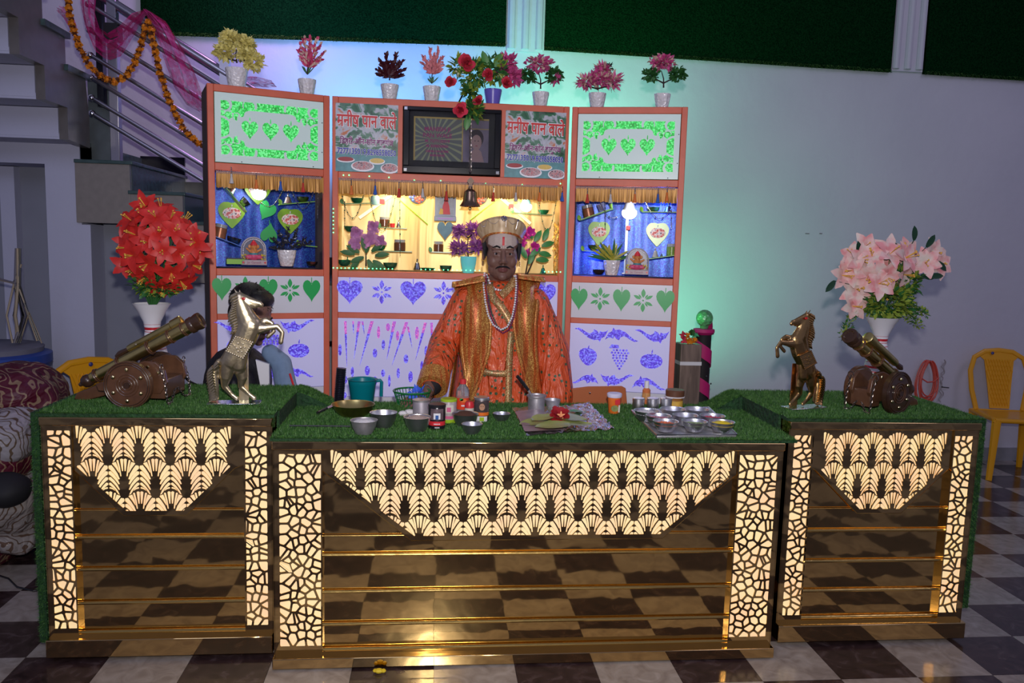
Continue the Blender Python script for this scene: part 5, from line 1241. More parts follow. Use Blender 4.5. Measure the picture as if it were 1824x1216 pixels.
remesh(b, 'robe', ROBE, .006, 3, None, man)
def _seq(c0, c1, dens):
    def f(n):
        co = n.coord(); v = n.voro(co, 190, 'Color'); d = n.voro(co, 190, 'Distance'); st = n.noise(n.coord((60, 10, 5)), 1, 3)
        c = n.mix(n.ramp(st, [(dens-.06, (0, 0, 0)), (dens+.06, (1, 1, 1))]), c0, c1); c = n.mix(n.ramp(d, [(.25, (0, 0, 0)), (.5, (.8, .8, .8))]), c, (.35, .06, .01))
        n.link(c, n.b.inputs['Base Color']); n.b.inputs['Metallic'].default_value = .3; n.b.inputs['Roughness'].default_value = .38; n.bump(v, .9, .004)
    return f
SEQ = custom('gold_sequin_cloth', _seq((.80, .20, .04), (.90, .58, .14), .47), (.8, .5, .1)); SEQG = custom('green_gold_sequin_braid', _seq((.45, .55, .25), (.95, .75, .30), .5), (.7, .7, .3))
def mp(x, y, d=.14): q = at(740+x*.3125, 360+y*.3125, Y0-d); return (q.x-X0, q.z)
def panel(outer, inner, name, m, off=.016, shoulder=True):
    n = 22; w_ = 12; vs = []
    zo = [mp(*p) for p in outer]; zi = [mp(*p) for p in inner]
    def ip(P, t): q = t*(len(P)-1); i = min(int(q), len(P)-2); f = q-i; return P[i][0]*(1-f)+P[i+1][0]*f, P[i][1]*(1-f)+P[i+1][1]*f
    for i in range(n+1):
        t = i/n; o = ip(zo, t); ii = ip(zi, t)
        for j in range(w_+1):
            u = j/w_; x = o[0]*(1-u)+ii[0]*u; z = o[1]*(1-u)+ii[1]*u; zc = min(z, 1.30); y = front(x, zc, off)+.007*math.sin(u*9+t*5)
            if z > 1.30: y += (z-1.30)*1.0
            vs.append((x, min(y, .02), z))
    b = MB(); b.add(vs, [(i*(w_+1)+j, (i+1)*(w_+1)+j, (i+1)*(w_+1)+j+1, i*(w_+1)+j+1) for i in range(n) for j in range(w_)])
    o = b.build(name, m, man); s = o.modifiers.new('thickness', 'SOLIDIFY'); s.thickness = .006; s.offset = 0; return o
oL = [(215, 468), (250, 570), (268, 700), (262, 850), (285, 1000), (300, 1130)]; iL = [(392, 425), (400, 560), (428, 700), (415, 850), (360, 1020), (312, 1135)]
oR = [(745, 448), (708, 560), (690, 700), (690, 850), (705, 980), (720, 1100)]; iR = [(592, 420), (575, 560), (560, 700), (585, 850), (625, 1000), (655, 1110)]
panel(oL, iL, 'vest_front', SEQ); panel(oR, iR, 'vest_front', SEQ)
# vest back and shoulders
b = MB(); vs = []; n = 20
for i in range(13):
    z = .80+i*(1.375-.80)/12; a, b_, c = ringat(z)
    for k in range(n+1): q = PI*k/n; w2 = (a+.016)*(1.0 if z < 1.28 else 1+(z-1.28)*1.2); vs.append((w2*math.cos(q), c+(b_+.014)*math.sin(q), z+(.0 if z < 1.3 else -.25*(abs(math.cos(q))*.08))))
b.add(vs, [(i*(n+1)+k, i*(n+1)+k+1, (i+1)*(n+1)+k+1, (i+1)*(n+1)+k) for i in range(12) for k in range(n)]); o = b.build('vest_back', SEQ, man); s = o.modifiers.new('thickness', 'SOLIDIFY'); s.thickness = .006
for s_ in (-1, 1):
    P0, P1 = mp(*( (400, 432) if s_ < 0 else (592, 425))), mp(*((212, 466) if s_ < 0 else (748, 446))); vs = []
    for i in range(9):
        u = i/8; x = P0[0]*(1-u)+P1[0]*u; z = P0[1]*(1-u)+P1[1]*u
        for j in range(7): v = j/6; vs.append((x, -.10+.17*v+.0, z-.012*(2*v-1)**2+(.006*math.sin(v*5))))
    b = MB(); b.add(vs, [(i*7+j, i*7+j+1, (i+1)*7+j+1, (i+1)*7+j) for i in range(8) for j in range(6)]); o = b.build('vest_shoulder', SEQ, man); q = o.modifiers.new('thickness', 'SOLIDIFY'); q.thickness = .008
def ribbon(pts, w_, name, m, off=.012, edge=True):
    P = [mp(*p) for p in pts]; P = resample([Vector((x, 0, z)) for x, z in P], .012); vs = []
    for i, p in enumerate(P):
        d = P[min(i+1, len(P)-1)]-P[max(0, i-1)]; d.normalize(); s = Vector((-d.z, 0, d.x))*w_/2
        for q in (-1, 0, 1): v = p+s*q; vs.append((v.x, front(v.x, min(v.z, 1.33), off+(.002 if q == 0 else 0))+(max(0, v.z-1.33)*.9), v.z))
    b = MB(); b.add(vs, [(i*3+j, i*3+j+1, i*3+j+4, i*3+j+3) for i in range(len(P)-1) for j in range(2)]); o = b.build(name, m, man); s = o.modifiers.new('thickness', 'SOLIDIFY'); s.thickness = .004; return o
ribbon([(545, 735), (535, 850), (530, 960), (528, 1060), (525, 1145)], .030, 'braid', SEQG); ribbon([(372, 962), (450, 972), (520, 972)], .028, 'braid', SEQG, .014)
ribbon([(582, 440), (560, 470), (515, 515), (480, 545)], .034, 'braid', SEQG, .014); ribbon([(425, 475), (440, 540), (490, 600), (530, 660), (545, 700)], .036, 'braid', SEQG, .016)
for L in (oL, oR, iL, iR): ribbon(L[1:], .016, 'vest_braid', SEQ, .024)
# cuff and dark inner sleeve, bangle
b = MB(); b.tube([(-.302, -.19, .96), (-.316, -.252, .914)], [.070, .071], 20); b.build('cuff', SEQ, man); b = MB(); b.tube([(-.309, -.225, .932), (-.318, -.256, .914), (-.326, -.275, .908)], [.050, .042, .031], 18); b.build('inner_sleeve', mat('black_knit', (.012, .012, .014), .7), man)
b = MB(); cW = Vector((-.334, -.297, .899)); dW = Vector((-.6, -.65, -.2)).normalized(); uW = dW.orthogonal().normalized(); vW = dW.cross(uW); b.tube([cW+(uW*math.cos(2*PI*i/20)+vW*math.sin(2*PI*i/20))*.034 for i in range(21)], .0022, 6); b.build('bangle', CHROME, man)
PEARL = mat('pearl', (.78, .76, .78), .18, coat=.5); BEADP = mat('plum_bead', (.22, .03, .12), .2, .3); BEADG = mat('teal_bead', (.03, .14, .12), .2, .3)
def strand(pts, r, m, name, off=.030):
    P = resample([Vector((x, 0, z)) for x, z in [mp(*p) for p in pts]], r*2.05); b = MB()
    for p in P: zc = min(p.z, 1.30); b.sph((p.x, front(p.x*.8, zc, off)+max(0, p.z-1.30)*.95, p.z), r, 8)
    b.build(name, m, man)
strand([(402, 410), (392, 470), (398, 570), (412, 640), (440, 695), (485, 722), (520, 705), (548, 650), (568, 560), (582, 480), (585, 415)], .0052, PEARL, 'pearl_strand', .034)
strand([(412, 415), (408, 480), (412, 570), (428, 650), (458, 715), (495, 742), (530, 722), (560, 650), (578, 560), (592, 480), (590, 415)], .0042, BEADP, 'plum_strand', .030)
strand([(420, 418), (418, 480), (420, 570), (436, 640), (462, 700), (495, 728), (525, 705), (552, 640), (570, 560), (580, 480), (582, 418)], .0038, BEADG, 'teal_strand', .028)
strand([(415, 420), (430, 465), (455, 498), (500, 508), (545, 485), (570, 450), (580, 418)], .0062, PEARL, 'pearl_choker', .026)
# cap
CAPM = custom('cream_gold_cap_cloth', lambda n: (n.link(n.ramp(n.noise(n.coord((40, 40, 3)), 1.5, 3), [(.35, (.42, .27, .13)), (.65, (.66, .50, .30))]), n.b.inputs['Base Color']), n.b.inputs['Roughness'].__setattr__('default_value', .4), n.b.inputs['Metallic'].__setattr__('default_value', .05)), (.6, .5, .3))
hat = MB(); hat.M = Matrix.Translation((0, .008, 1.580)) @ Matrix.Rotation(R(-24), 4, 'X')
hat.lathe([(.090, -.012), (.094, .0), (.103, .016), (.113, .032), (.118, .046), (.112, .060), (.092, .072), (.05, .080), (.001, .082)], 36, sy=1.06); hat.build('cap', CAPM, man)
b = MB(); b.M = hat.M; ring(b, (0, 0, -.010), .093, .005, 'z', 36); b.build('cap_braid', SEQ, man)
def hp(a, z, r_): a = R(a); return (math.sin(a)*r_, -math.cos(a)*r_*1.06, z)
b = MB(); b.M = hat.M; ring(b, hp(0, .045, .121), .011, .003, 'y', 14); b.sph(hp(0, .045, .121), .006, 8); b.sph(hp(0, .035, .116), .004, 6)
for (a0, a1) in ((-62, -38), (-38, -6), (6, 34)):
    for i in range(13): u = i/12; b.sph(hp(a0+(a1-a0)*u, .048-.024*math.sin(PI*u), .122-.007*math.sin(PI*u)), .0022, 6)
for a in (34, 2): b.sph(hp(a, .048, .120), .006, 8)
for a in (34, 5): b.tube([hp(a, .045, .119), hp(a, .01, .103)], .0015, 5)
stuff(b.build('cap_jewels', mat('silver_jewel', (.6, .58, .6), .15, 1), man))

# person behind the left counter, seated and half hidden by the brass horse
p2 = at(443, 565, 3.82); sit = thing('person', 'black haired person in dark jacket crouching behind the pale brass horse', 'person', (p2.x, 3.84, 0))
dz = p2.z-1.49; Mh = Matrix.Translation((0, 0, dz+.0)) @ Matrix.Translation((0, 0, 1.48)) @ Matrix.Rotation(R(62), 4, 'Z') @ Matrix.Rotation(R(16), 4, 'X') @ Matrix.Translation((0, 0, -1.48))
b = MB(); head_prims(b, Mh); zs_ = 1.30+dz
capsule(b, (-.06, .03, zs_-.12), (-.07, .03, .62), .12, .13); capsule(b, (-.02, .03, zs_-.02), (-.06, .03, zs_-.12), .055, .10)
for s in (-1, 1):
    capsule(b, (-.06, .03+s*.09, .56), (.34, -.02+s*.10, .60), .08, .055); capsule(b, (.34, -.02+s*.10, .60), (.34, .0+s*.10, .10), .052, .036); capsule(b, (.33, s*.10, .05), (.44, s*.10, .04), .036, .028)
    capsule(b, (-.05, .03+s*.17, zs_-.10), (.04, -.0+s*.20, zs_-.36), .05, .042); capsule(b, (.04, s*.20, zs_-.36), (.22, s*.15, .70), .04, .028); hand_prims(b, (.23, s*.145, .69), (1, 0, -.25), (0, 0, 1), s, .3)
remesh(b, 'body', SKIN, .005, 2, None, sit); face_bits(sit, Mh, True, False)
b = MB(); b.M = Mh; b.sph((0, .022, 1.560), (.088, .098, .090), 20); b.sph((0, -.035, 1.592), (.072, .056, .042), 16); b.sph((0, .05, 1.50), (.075, .06, .06), 14)
for _ in range(160):
    d = Vector((rnd(-1, 1), rnd(-.9, 1), rnd(-.1, 1))).normalized(); q = Vector((d.x*.084, .02+d.y*.095, 1.56+d.z*.088)); b.tube([q, q+d*.010+Vector((rnd(-.01, .01), rnd(-.012, .0), rnd(-.02, .002)))], [.004, .0008], 4)
b.M = None; b.build('hair', HAIR, sit)
JK = mat('black_jacket', (.010, .010, .013), .6, bump=.6, bs=14, bd=.03); JN = mat('blue_denim', (.12, .17, .27), .8, var=.3, vs=30, bump=.4, bs=20)
b = MB(); capsule(b, (-.06, .03, zs_-.10), (-.09, .03, .64), .155, .165); capsule(b, (-.05, -.15, zs_-.10), (-.04, .20, zs_-.10), .085); 
capsule(b, (-.05, .20, zs_-.10), (.03, .19, zs_-.36), .072, .062); capsule(b, (-.06, -.16, zs_-.10), (-.02, -.17, zs_-.38), .075, .065); capsule(b, (-.02, -.17, zs_-.38), (.16, -.15, .74), .062, .048); capsule(b, (.03, .19, zs_-.36), (.18, .15, .74), .06, .048)
remesh(b, 'jacket', JK, .007, 2, None, sit)
b = MB()
capsule(b, (-.08, .03, .58), (-.07, .03, .64), .15)
for s in (-1, 1): capsule(b, (-.06, .03+s*.09, .56), (.33, -.02+s*.10, .61), .10, .075); capsule(b, (.33, -.02+s*.10, .61), (.34, s*.10, .12), .072, .058)
remesh(b, 'trousers', JN, .007, 2, None, sit)
a0, a1 = at(497, 628, 3.80)-Vector((sit.location)), at(512, 700, 3.72)-Vector(sit.location); a2 = at(472, 645, 3.80)-Vector(sit.location)
b = MB(); capsule(b, a0+Vector((-.04, 0, -.0)), a0+Vector((.01, 0, -.05)), .040, .048); capsule(b, a0+Vector((.01, 0, -.05)), a1, .048, .050); remesh(b, 'denim_sleeve', mat('pale_denim', (.16, .24, .36), .8, var=.25, vs=30), .006, 2, None, sit)
b = MB(); b.tube([a1+Vector((.02, -.05, .10)), a1+Vector((.055, -.05, -.02))], .005, 6); b.build('red_piping', RED, sit)
b = MB(); b.prism([(a2.x-.03, a2.z+.02), (a2.x+.03, a2.z+.0), (a2.x+.03, a2.z-.14), (a2.x+.0, a2.z-.16)], a2.y-.06, a2.y-.04); b.build('shirt_front', WHL, sit)
stl = thing('stool', 'dark plastic stool under the crouching person', 'stool', (p2.x-.07, 3.80, 0)); MB().lathe([(.14, .42), (.16, .425), (.16, .45), (.001, .46)], 24).build('seat', BLACKP, stl)
for s in (-1, 1):
    for q in (-1, 1): MB().tube([(s*.10, q*.10, .43), (s*.14, q*.14, 0)], [.02, .016], 8).build('leg', BLACKP, stl)
# ================================================================ pots on top of the cabinets
TOPZ = 2.268
POTP = [(.030, 0), (.034, .004), (.041, .045), (.046, .072), (.047, .085), (.043, .085), (.040, .066), (.001, .062)]
VIOP = mat('violet_pot', (.16, .13, .62), .3)
def pot(label, cab, px, wpx, y1, pm=WHITEC, grp='potted artificial plants on the cabinet tops', name='potted_plant', facet=False):
    base = wloc(cab, px, 170, .10); base.z = TOPZ+.001; k = base.y/F; s = wpx*k/.094
    t = thing(name, label, 'potted plant', base, 0, grp)
    MB().lathe([(r*s, z*s) for r, z in POTP], 10 if facet else 28).build('pot', pm, t, smooth=20 if facet else 35)
    MB().lathe([(.04*s, .066*s), (.001, .07*s)], 12).build('soil', DARKW, t)
    return t, s, k, base
def lp(base, px, py, dy=0): return at(px, py, base.y+dy)-base
def branch(t, pts, r0_=.0045, r1_=.002): MB().tube(pts, [r0_+(r1_-r0_)*i/(len(pts)-1) for i in range(len(pts))], 6).build('stem', TWIG, t)
def clump(t, cen, rad, n, L, W, mats, mi, name='foliage'):
    b = MB(); foliage(b, cen, rad, int(n*1.7), L*1.5, W*1.8, mi, .15, .2); stuff(b.build(name, mats, t))
YEL = mat('pale_yellow_leaf', (.80, .70, .25), .5, var=.3, vs=60); PNKL = mat('hot_pink_leaf', (.60, .06, .16), .5, var=.45, vs=60); ROSL = mat('rose_pink_leaf', (.68, .22, .24), .5, var=.4, vs=60); MARL = mat('maroon_leaf', (.055, .006, .012), .5, var=.5, vs=40); MAGL = mat('magenta_leaf', (.62, .09, .28), .5, var=.4, vs=60); PALEP = mat('blush_leaf', (.72, .50, .42), .5)
def plume(t, base, spots, L, mats):
    for (px, py, tx, ty) in spots:
        a = lp(base, px, py, rnd(-.02, .02)); c = lp(base, tx, ty, rnd(-.03, .03)); b = MB(); n = 26
        b.tube([a, c], .0015, 4, 1)
        for i in range(n):
            q = i/n; p = a.lerp(c, q); d = (c-a).normalized()+Vector((rnd(-1, 1), rnd(-1, 1), rnd(-.5, .6)))*.9; b.leaf(p, d, (rnd(-1, 1), -1, rnd(-1, 1)), L*(1.25-.5*q), L*.55, random.choice((0, 0, 2)), .1, .15, .1, 2)
        b.build('plume', mats, t)
t, s, k, B = pot('yellow bonsai in a round white pot, leftmost on the cabinet tops', 'L', 422, 37, 0)
for P in (((422, 112), (420, 95), (424, 80)), ((420, 108), (405, 104), (398, 95)), ((425, 108), (440, 108), (452, 110)), ((424, 82), (412, 72), (402, 70)), ((424, 82), (436, 74), (442, 72))): branch(t, [lp(B, *p) for p in P])
for (px, py, rx, rz) in ((418, 72, 24, 11), (400, 92, 15, 14), (440, 80, 12, 8), (452, 110, 16, 14), (438, 98, 14, 8), (408, 66, 10, 7)): clump(t, lp(B, px, py), (rx*k, .035, rz*k), 130, .018, .011, [YEL], (0,))
t, s, k, B = pot('pink plume plant in a faceted pot, second from left on the tops', 'L', 547, 31, 0, facet=True)
branch(t, [lp(B, 547, 132), lp(B, 550, 112)])
plume(t, B, [(549, 118, 552, 66), (548, 118, 534, 74), (549, 118, 572, 78), (548, 118, 532, 90), (550, 118, 578, 92), (549, 120, 540, 66), (550, 118, 566, 68), (549, 120, 536, 104), (550, 120, 572, 106), (549, 118, 552, 84)], .026, [PNKL, TWIG, PALEP])
b = MB()
for i in range(16): a = rnd(-1, 1); b.leaf(lp(B, 548, 133), (a, rnd(-.4, .4), 1.1), (0, -1, 0), rnd(.035, .06), .006, 0, .25, .05, .1, 3)
b.build('grass_blades_tuft', LEAFG, t)
t, s, k, B = pot('dark maroon leafed plant in a white pot on the middle cabinet', 'C', 694, 31, 0)
branch(t, [lp(B, 694, 143), lp(B, 694, 120)])
plume(t, B, [(694, 135, 688, 96), (694, 135, 676, 108), (694, 135, 708, 96), (694, 135, 718, 108), (694, 135, 672, 124), (694, 135, 720, 124), (694, 135, 684, 112), (695, 135, 712, 112), (694, 138, 674, 132), (694, 138, 716, 134), (694, 135, 698, 112)], .028, [MARL, TWIG, MARL])
t, s, k, B = pot('pale rose plume plant in a marbled pot, left of the rose spray', 'C', 769, 31, 0, facet=True)
branch(t, [lp(B, 769, 148), lp(B, 770, 128)])
plume(t, B, [(770, 130, 766, 86), (770, 130, 782, 86), (770, 130, 754, 100), (770, 130, 788, 102), (770, 130, 752, 112), (770, 130, 790, 114), (770, 130, 774, 98), (770, 132, 758, 122), (770, 132, 784, 124)], .026, [ROSL, TWIG, ROSL])
b = MB()
for i in range(16): a = rnd(-1, 1); b.leaf(lp(B, 769, 149), (a, rnd(-.4, .4), .9), (0, -1, 0), rnd(.03, .05), .006, 0, .25, .05, .1, 3)
b.build('grass_blades_tuft', LEAFG, t)
t, s, k, B = pot('pink flowering plant in a violet pot behind the rose spray', 'C', 878, 31, 0, VIOP)
branch(t, [lp(B, 878, 152), lp(B, 890, 130), lp(B, 905, 120)])
for (px, py, r_) in ((905, 112, 15), (915, 138, 14), (898, 128, 12)): clump(t, lp(B, px, py), (r_*k, .03, r_*k*.8), 80, .026, .010, [MAGL], (0,), 'blossom')
t, s, k, B = pot('pink topped bonsai with green side tufts, above the right poster', 'C', 963, 30, 0, facet=True)
def bonsai(t, B, k, cx, top):
    for P in (((0, 0), (0, -16), (-4, -30)), ((0, -8), (-12, -14), (-22, -20)), ((0, -8), (12, -14), (24, -22))): branch(t, [lp(B, cx+p[0], top+p[1]) for p in P])
    clump(t, lp(B, cx-2, top-44), (24*k, .04, 11*k), 170, .016, .011, [MAGL, PALEP], (0, 0, 0, 1), 'blossom'); clump(t, lp(B, cx-23, top-22), (13*k, .03, 10*k), 120, .014, .010, [LEAFG], (0,)); clump(t, lp(B, cx+25, top-24), (15*k, .03, 11*k), 130, .014, .010, [LEAFG], (0,))
bonsai(t, B, k, 963, 158); clump(t, lp(B, 990, 142), (10*k, .02, 8*k), 20, .018, .010, [MAGL], (0,), 'blossom')
t, s, k, B = pot('low spreading pink plant in a white pot on the right cabinet', 'R', 1064, 31, 0)
branch(t, [lp(B, 1064, 160), lp(B, 1066, 140), lp(B, 1076, 122)]); branch(t, [lp(B, 1064, 158), lp(B, 1040, 152), lp(B, 1032, 148)]); branch(t, [lp(B, 1064, 158), lp(B, 1090, 152), lp(B, 1100, 146)])
for (px, py, rx, rz) in ((1045, 145, 18, 9), (1068, 140, 18, 12), (1090, 145, 16, 10), (1074, 124, 10, 5)): clump(t, lp(B, px, py), (rx*k, .04, rz*k), 100, .024, .008, [MAGL, PALEP], (0, 0, 1), 'blossom')
clump(t, lp(B, 1086, 120), (5*k, .01, 7*k), 16, .018, .009, [DKLEAF], (0,))
t, s, k, B = pot('pink topped bonsai with green side tufts, rightmost on the tops', 'R', 1180, 30, 0, facet=True)
bonsai(t, B, k, 1182, 156)

# hanging rose spray, chain and bell on a bracket in front of the middle cabinet
YB = 4.02; hk = at(838, 176, YB)
br = thing('hanging_bracket', 'thin dark iron arm holding the rose spray over the framed sign', 'bracket', tuple(Vector((hk.x, 4.2, TOPZ)))); MB().tube([(-.05, .02, .002), (-.03, .0, .04), (0, -.16, .06), Vector((hk.x, YB, hk.z))-br.location], .004, 8).build('arm', BLACKP, br)
t = thing('rose_spray', 'spray of five red roses and yellow green leaves hanging over the framed sign', 'artificial flowers', hk); RSE = mat('coral_red_rose', (.72, .06, .11), .5, var=.3, vs=50)
def hp2(px, py, d=0): return at(px, py, YB+d)-hk
for (px, py, r_) in ((832, 113, 17), (802, 146, 11), (870, 133, 12), (902, 148, 12), (852, 180, 11), (820, 196, 14)):
    b = MB(); c = hp2(px, py, -.03); kr = r_*YB/F
    for i in range(24): a = rnd(0, 2*PI); e = rnd(0, 1); d = Vector((math.cos(a)*(1-e*.7), -.3-e, math.sin(a)*(1-e*.7))).normalized(); b.leaf(c+Vector((0, .01, 0))+d*kr*.1, d, Vector((math.cos(a), .3, math.sin(a)))*-1, kr*1.05, kr*1.0, 0, -.25, .5, .2, 3)
    b.build('rose', RSE, t)
b = MB(); st = [hp2(*p) for p in ((838, 176), (832, 150), (838, 125), (850, 118))]; b.tube(st, .004, 6); b.tube([hp2(838, 176), hp2(845, 150), hp2(870, 128)], .003, 6); b.tube([hp2(838, 176), hp2(836, 200), hp2(838, 214)], .003, 6); b.build('stem', LEAFG, t)
b = MB()
for (px, py, rx, rz, n_) in ((845, 130, 26, 26, 90), (878, 125, 24, 22, 90), (838, 165, 14, 14, 50), (842, 195, 16, 14, 70), (815, 118, 12, 14, 30)): foliage(b, hp2(px, py), (rx*YB/F, .03, rz*YB/F), int(n_*1.6), .040, .022, (0, 0, 1, 1), .1, .2)
stuff(b.build('foliage', [LEAFG, LEAFY], t)); b = MB()
for (px, py, a) in ((868, 118, 110), (880, 120, 65), (835, 205, 260)): MB().leaf(hp2(px, py, -.02), (math.cos(R(a)), -.1, math.sin(R(a))), (0, -1, 0), .075, .034, 0, .1, .05, .12, 5).build('large_leaf', mat('fresh_leaf', (.05, .20, .03), .4), t)
b = MB()
for (px, py) in ((818, 128), (828, 140), (860, 140), (892, 140), (812, 135), (838, 128)): foliage(b, hp2(px, py, -.02), (.02, .02, .02), 14, .012, .008, (0,))
stuff(b.build('tiny_blossoms', mat('cream_blossom', (.6, .62, .42), .5), t))
bt = at(838, 335, YB); t = thing('hanging_bell', 'antique brass bell hanging on a chain before the gold shelf', 'bell', bt)
chain('chain', [at(838, 214, YB)-bt, at(838, 312, YB)-bt], t, IRON, .010, .0028)
MB().prism([(0, .055), (.018, .035), (.008, .02), (.012, .0), (-.012, .0), (-.008, .02), (-.018, .035)], -.004, .004).build('hook_plate', mat('dark_bronze', (.16, .11, .08), .5, .6), t)
MB().lathe([(.001, .010), (.009, .008), (.010, -.004), (.018, -.008), (.030, -.018), (.034, -.04), (.036, -.062), (.046, -.080), (.052, -.088), (.048, -.090), (.040, -.078), (.03, -.06), (.026, -.02), (.001, -.015)], 32).build('bell_body', mat('bell_bronze', (.34, .22, .14), .25, 1), t)
MB().tube([(0, 0, -.02), (0, 0, -.095)], .003, 6).sph((0, 0, -.100), .009, 10).build('clapper', OLDB, t)

# ================================================================ inside the cabinets
light('gold_shelf_light', 'AREA', lw('C', .35, .10, 1.83), 2.9, (1, .74, .40), .22, lw('C', .35, .26, 1.5)); light('gold_shelf_light', 'AREA', lw('C', .85, .10, 1.83), 2.9, (1, .74, .40), .22, lw('C', .85, .26, 1.5))
BULB = mat('lit_bulb_dome', (1, 1, 1), .3, emit=9, ecol=(.95, .97, 1)); CAPB = mat('bulb_base', (.6, .6, .65), .4)
def bulb(label, cab, px, py, d, r, e, col=(1, .97, .92), base=CAPB):
    p = wloc(cab, px, py, d); t = thing('light_bulb', label, 'lamp', p, 0, 'bulbs in the display shelves'); MB().sph((0, 0, 0), (r, r, r*.86), 20).build('glowing_dome', BULB, t)
    MB().lathe([(r*.55, r*.9), (r*.72, r*.2), (r*.95, r*.3)][::-1] + [], 20).build('collar', base, t); MB().lathe([(r*.9, r*.35), (r*.55, r*1.3), (r*.4, r*2.0), (.0005, r*2.05)], 20).build('base', base, t)
    MB().tube([(0, 0, r*2), (0, 0, r*2+.05)], .003, 6).build('cord', BLACKP, t)
    l = light('bulb_glow', 'POINT', p+Vector((0, -r*1.8, -.0)), e, col, .03)
bulb('glowing white bulb in the left blue shelf', 'L', 461, 345, .16, .036, .9); bulb('glowing white bulb in the right blue shelf', 'R', 1121, 379, .15, .040, 1.0, (.85, .9, 1)); bulb('bulb with a pale blue collar in the gold shelf', 'C', 937, 368, .15, .032, .8, (1, .8, .5), mat('sky_collar', (.2, .5, .6), .4))
light('blue_led', 'POINT', lw('R', .10, .12, 1.50), 1.6, (.05, .12, 1), .03); light('blue_led', 'POINT', lw('R', .48, .10, 1.80), 1.3, (.05, .15, 1), .03); light('cyan_led', 'POINT', lw('L', .06, .12, 1.60), .8, (.1, .4, 1), .03)
# valances with fringe and tassels
FR = custom('gold_fringe', lambda n: (n.link(n.ramp(n.noise(n.coord((130, 20, 2)), 1.4, 3), [(.3, (.20, .07, .01)), (.7, (.72, .38, .08))]), n.b.inputs['Base Color']), n.b.inputs['Roughness'].__setattr__('default_value', .45), n.b.inputs['Metallic'].__setattr__('default_value', .25)), (.6, .3, .1))
BRAIDW = mat('mauve_white_braid', (.48, .36, .40), .6); TAS = {'w': mat('tassel_white', (.55, .52, .5), .6), 'r': mat('tassel_red', (.5, .03, .02), .6), 'b': mat('tassel_blue', (.02, .10, .45), .6), 'o': mat('tassel_orange', (.7, .17, .03), .6)}
def valance(cab, W, label, tas, zt=1.862, drop=.075):
    o, a = ORG[cab]; t = thing('fringe_valance', label, 'fringe', lw(cab, 0, -.012, zt), a, 'gold fringes under the cabinet heads')
    b = MB(); x = .034
    while x < W-.036:
        w_ = rnd(.0035, .006); y = rnd(-.003, .006); L = drop*rnd(.93, 1.03); b.add([(x, y, 0), (x+w_*1.3, y, 0), (x+w_*1.2, y+rnd(-.004, .003), -L), (x, y+rnd(-.004, .003), -L)], [(0, 3, 2, 1)]); x += w_*.75
    stuff(b.build('fringe_threads', FR, t, smooth=0))
    zg = MB(); n = int((W-.07)/.009)
    for k_ in (0, 1): zg.tube([(.035+i*.009, -.006, -.002+(.006 if (i+k_) % 2 else -.006)) for i in range(n)], .0022, 4)
    zg.build('braid', BRAIDW, t)
    for (px, py, c) in tas:
        q = loc(cab, px, py); z = q.z-zt; g = MB(); 
        for i in range(4): g.sph((q.x, -.014, z+.034-i*.008), .004, 6, 1)
        g.lathe([(.001, .006), (.0045, .004), (.0055, -.002), (.0045, -.006), (.011, -.040), (.001, -.042)], 10, 0, c=(q.x, -.014, z)); g.build('tassel', [TAS[c], CHROME], t)
valance('L', WL, 'gold fringe with tassels across the left blue shelf', [(411, 312, 'w'), (455, 322, 'o'), (498, 325, 'b'), (538, 328, 'r')])
valance('C', 1.203, 'gold fringe with tassels across the gold shelf', [(627, 333, 'o'), (669, 333, 'b'), (711, 338, 'r'), (753, 338, 'w'), (795, 343, 'r'), (878, 345, 'r'), (918, 345, 'w'), (960, 345, 'o'), (1000, 345, 'b')])
valance('R', WR, 'gold fringe with tassels across the right blue shelf', [(1047, 348, 'r'), (1088, 348, 'w'), (1131, 348, 'o'), (1172, 348, 'b'), (1188, 345, 'o')])
# green LED string round the gold shelf
led = thing('led_string', 'string of tiny green lamps edging the gold shelf', 'string lights', lw('C', 0, -.004, 1.4)); LEDG = mat('tiny_green_lamp', (.1, 1, .3), .3, emit=5)
lm = MB().sph((0, 0, 0), .0032, 6).mesh('led', LEDG); pts = [loc('C', 594, 372+i*7) for i in range(7)]+[loc('C', x, 477+(x-600)*.018) for x in list(range(594, 700, 7))+list(range(750, 860, 8))+list(range(970, 1000, 7))]+[loc('C', x, y) for x, y in ((612, 312), (622, 312), (658, 314), (693, 316), (738, 321), (785, 322), (865, 327), (930, 329), (998, 327))]
for p in pts: link('led', lm, led, (p.x, -.001, p.z-1.4))
MB().tube([(p.x, .002, p.z-1.4) for p in pts[:7]], .0012, 4).build('wire', LEAFG, led)

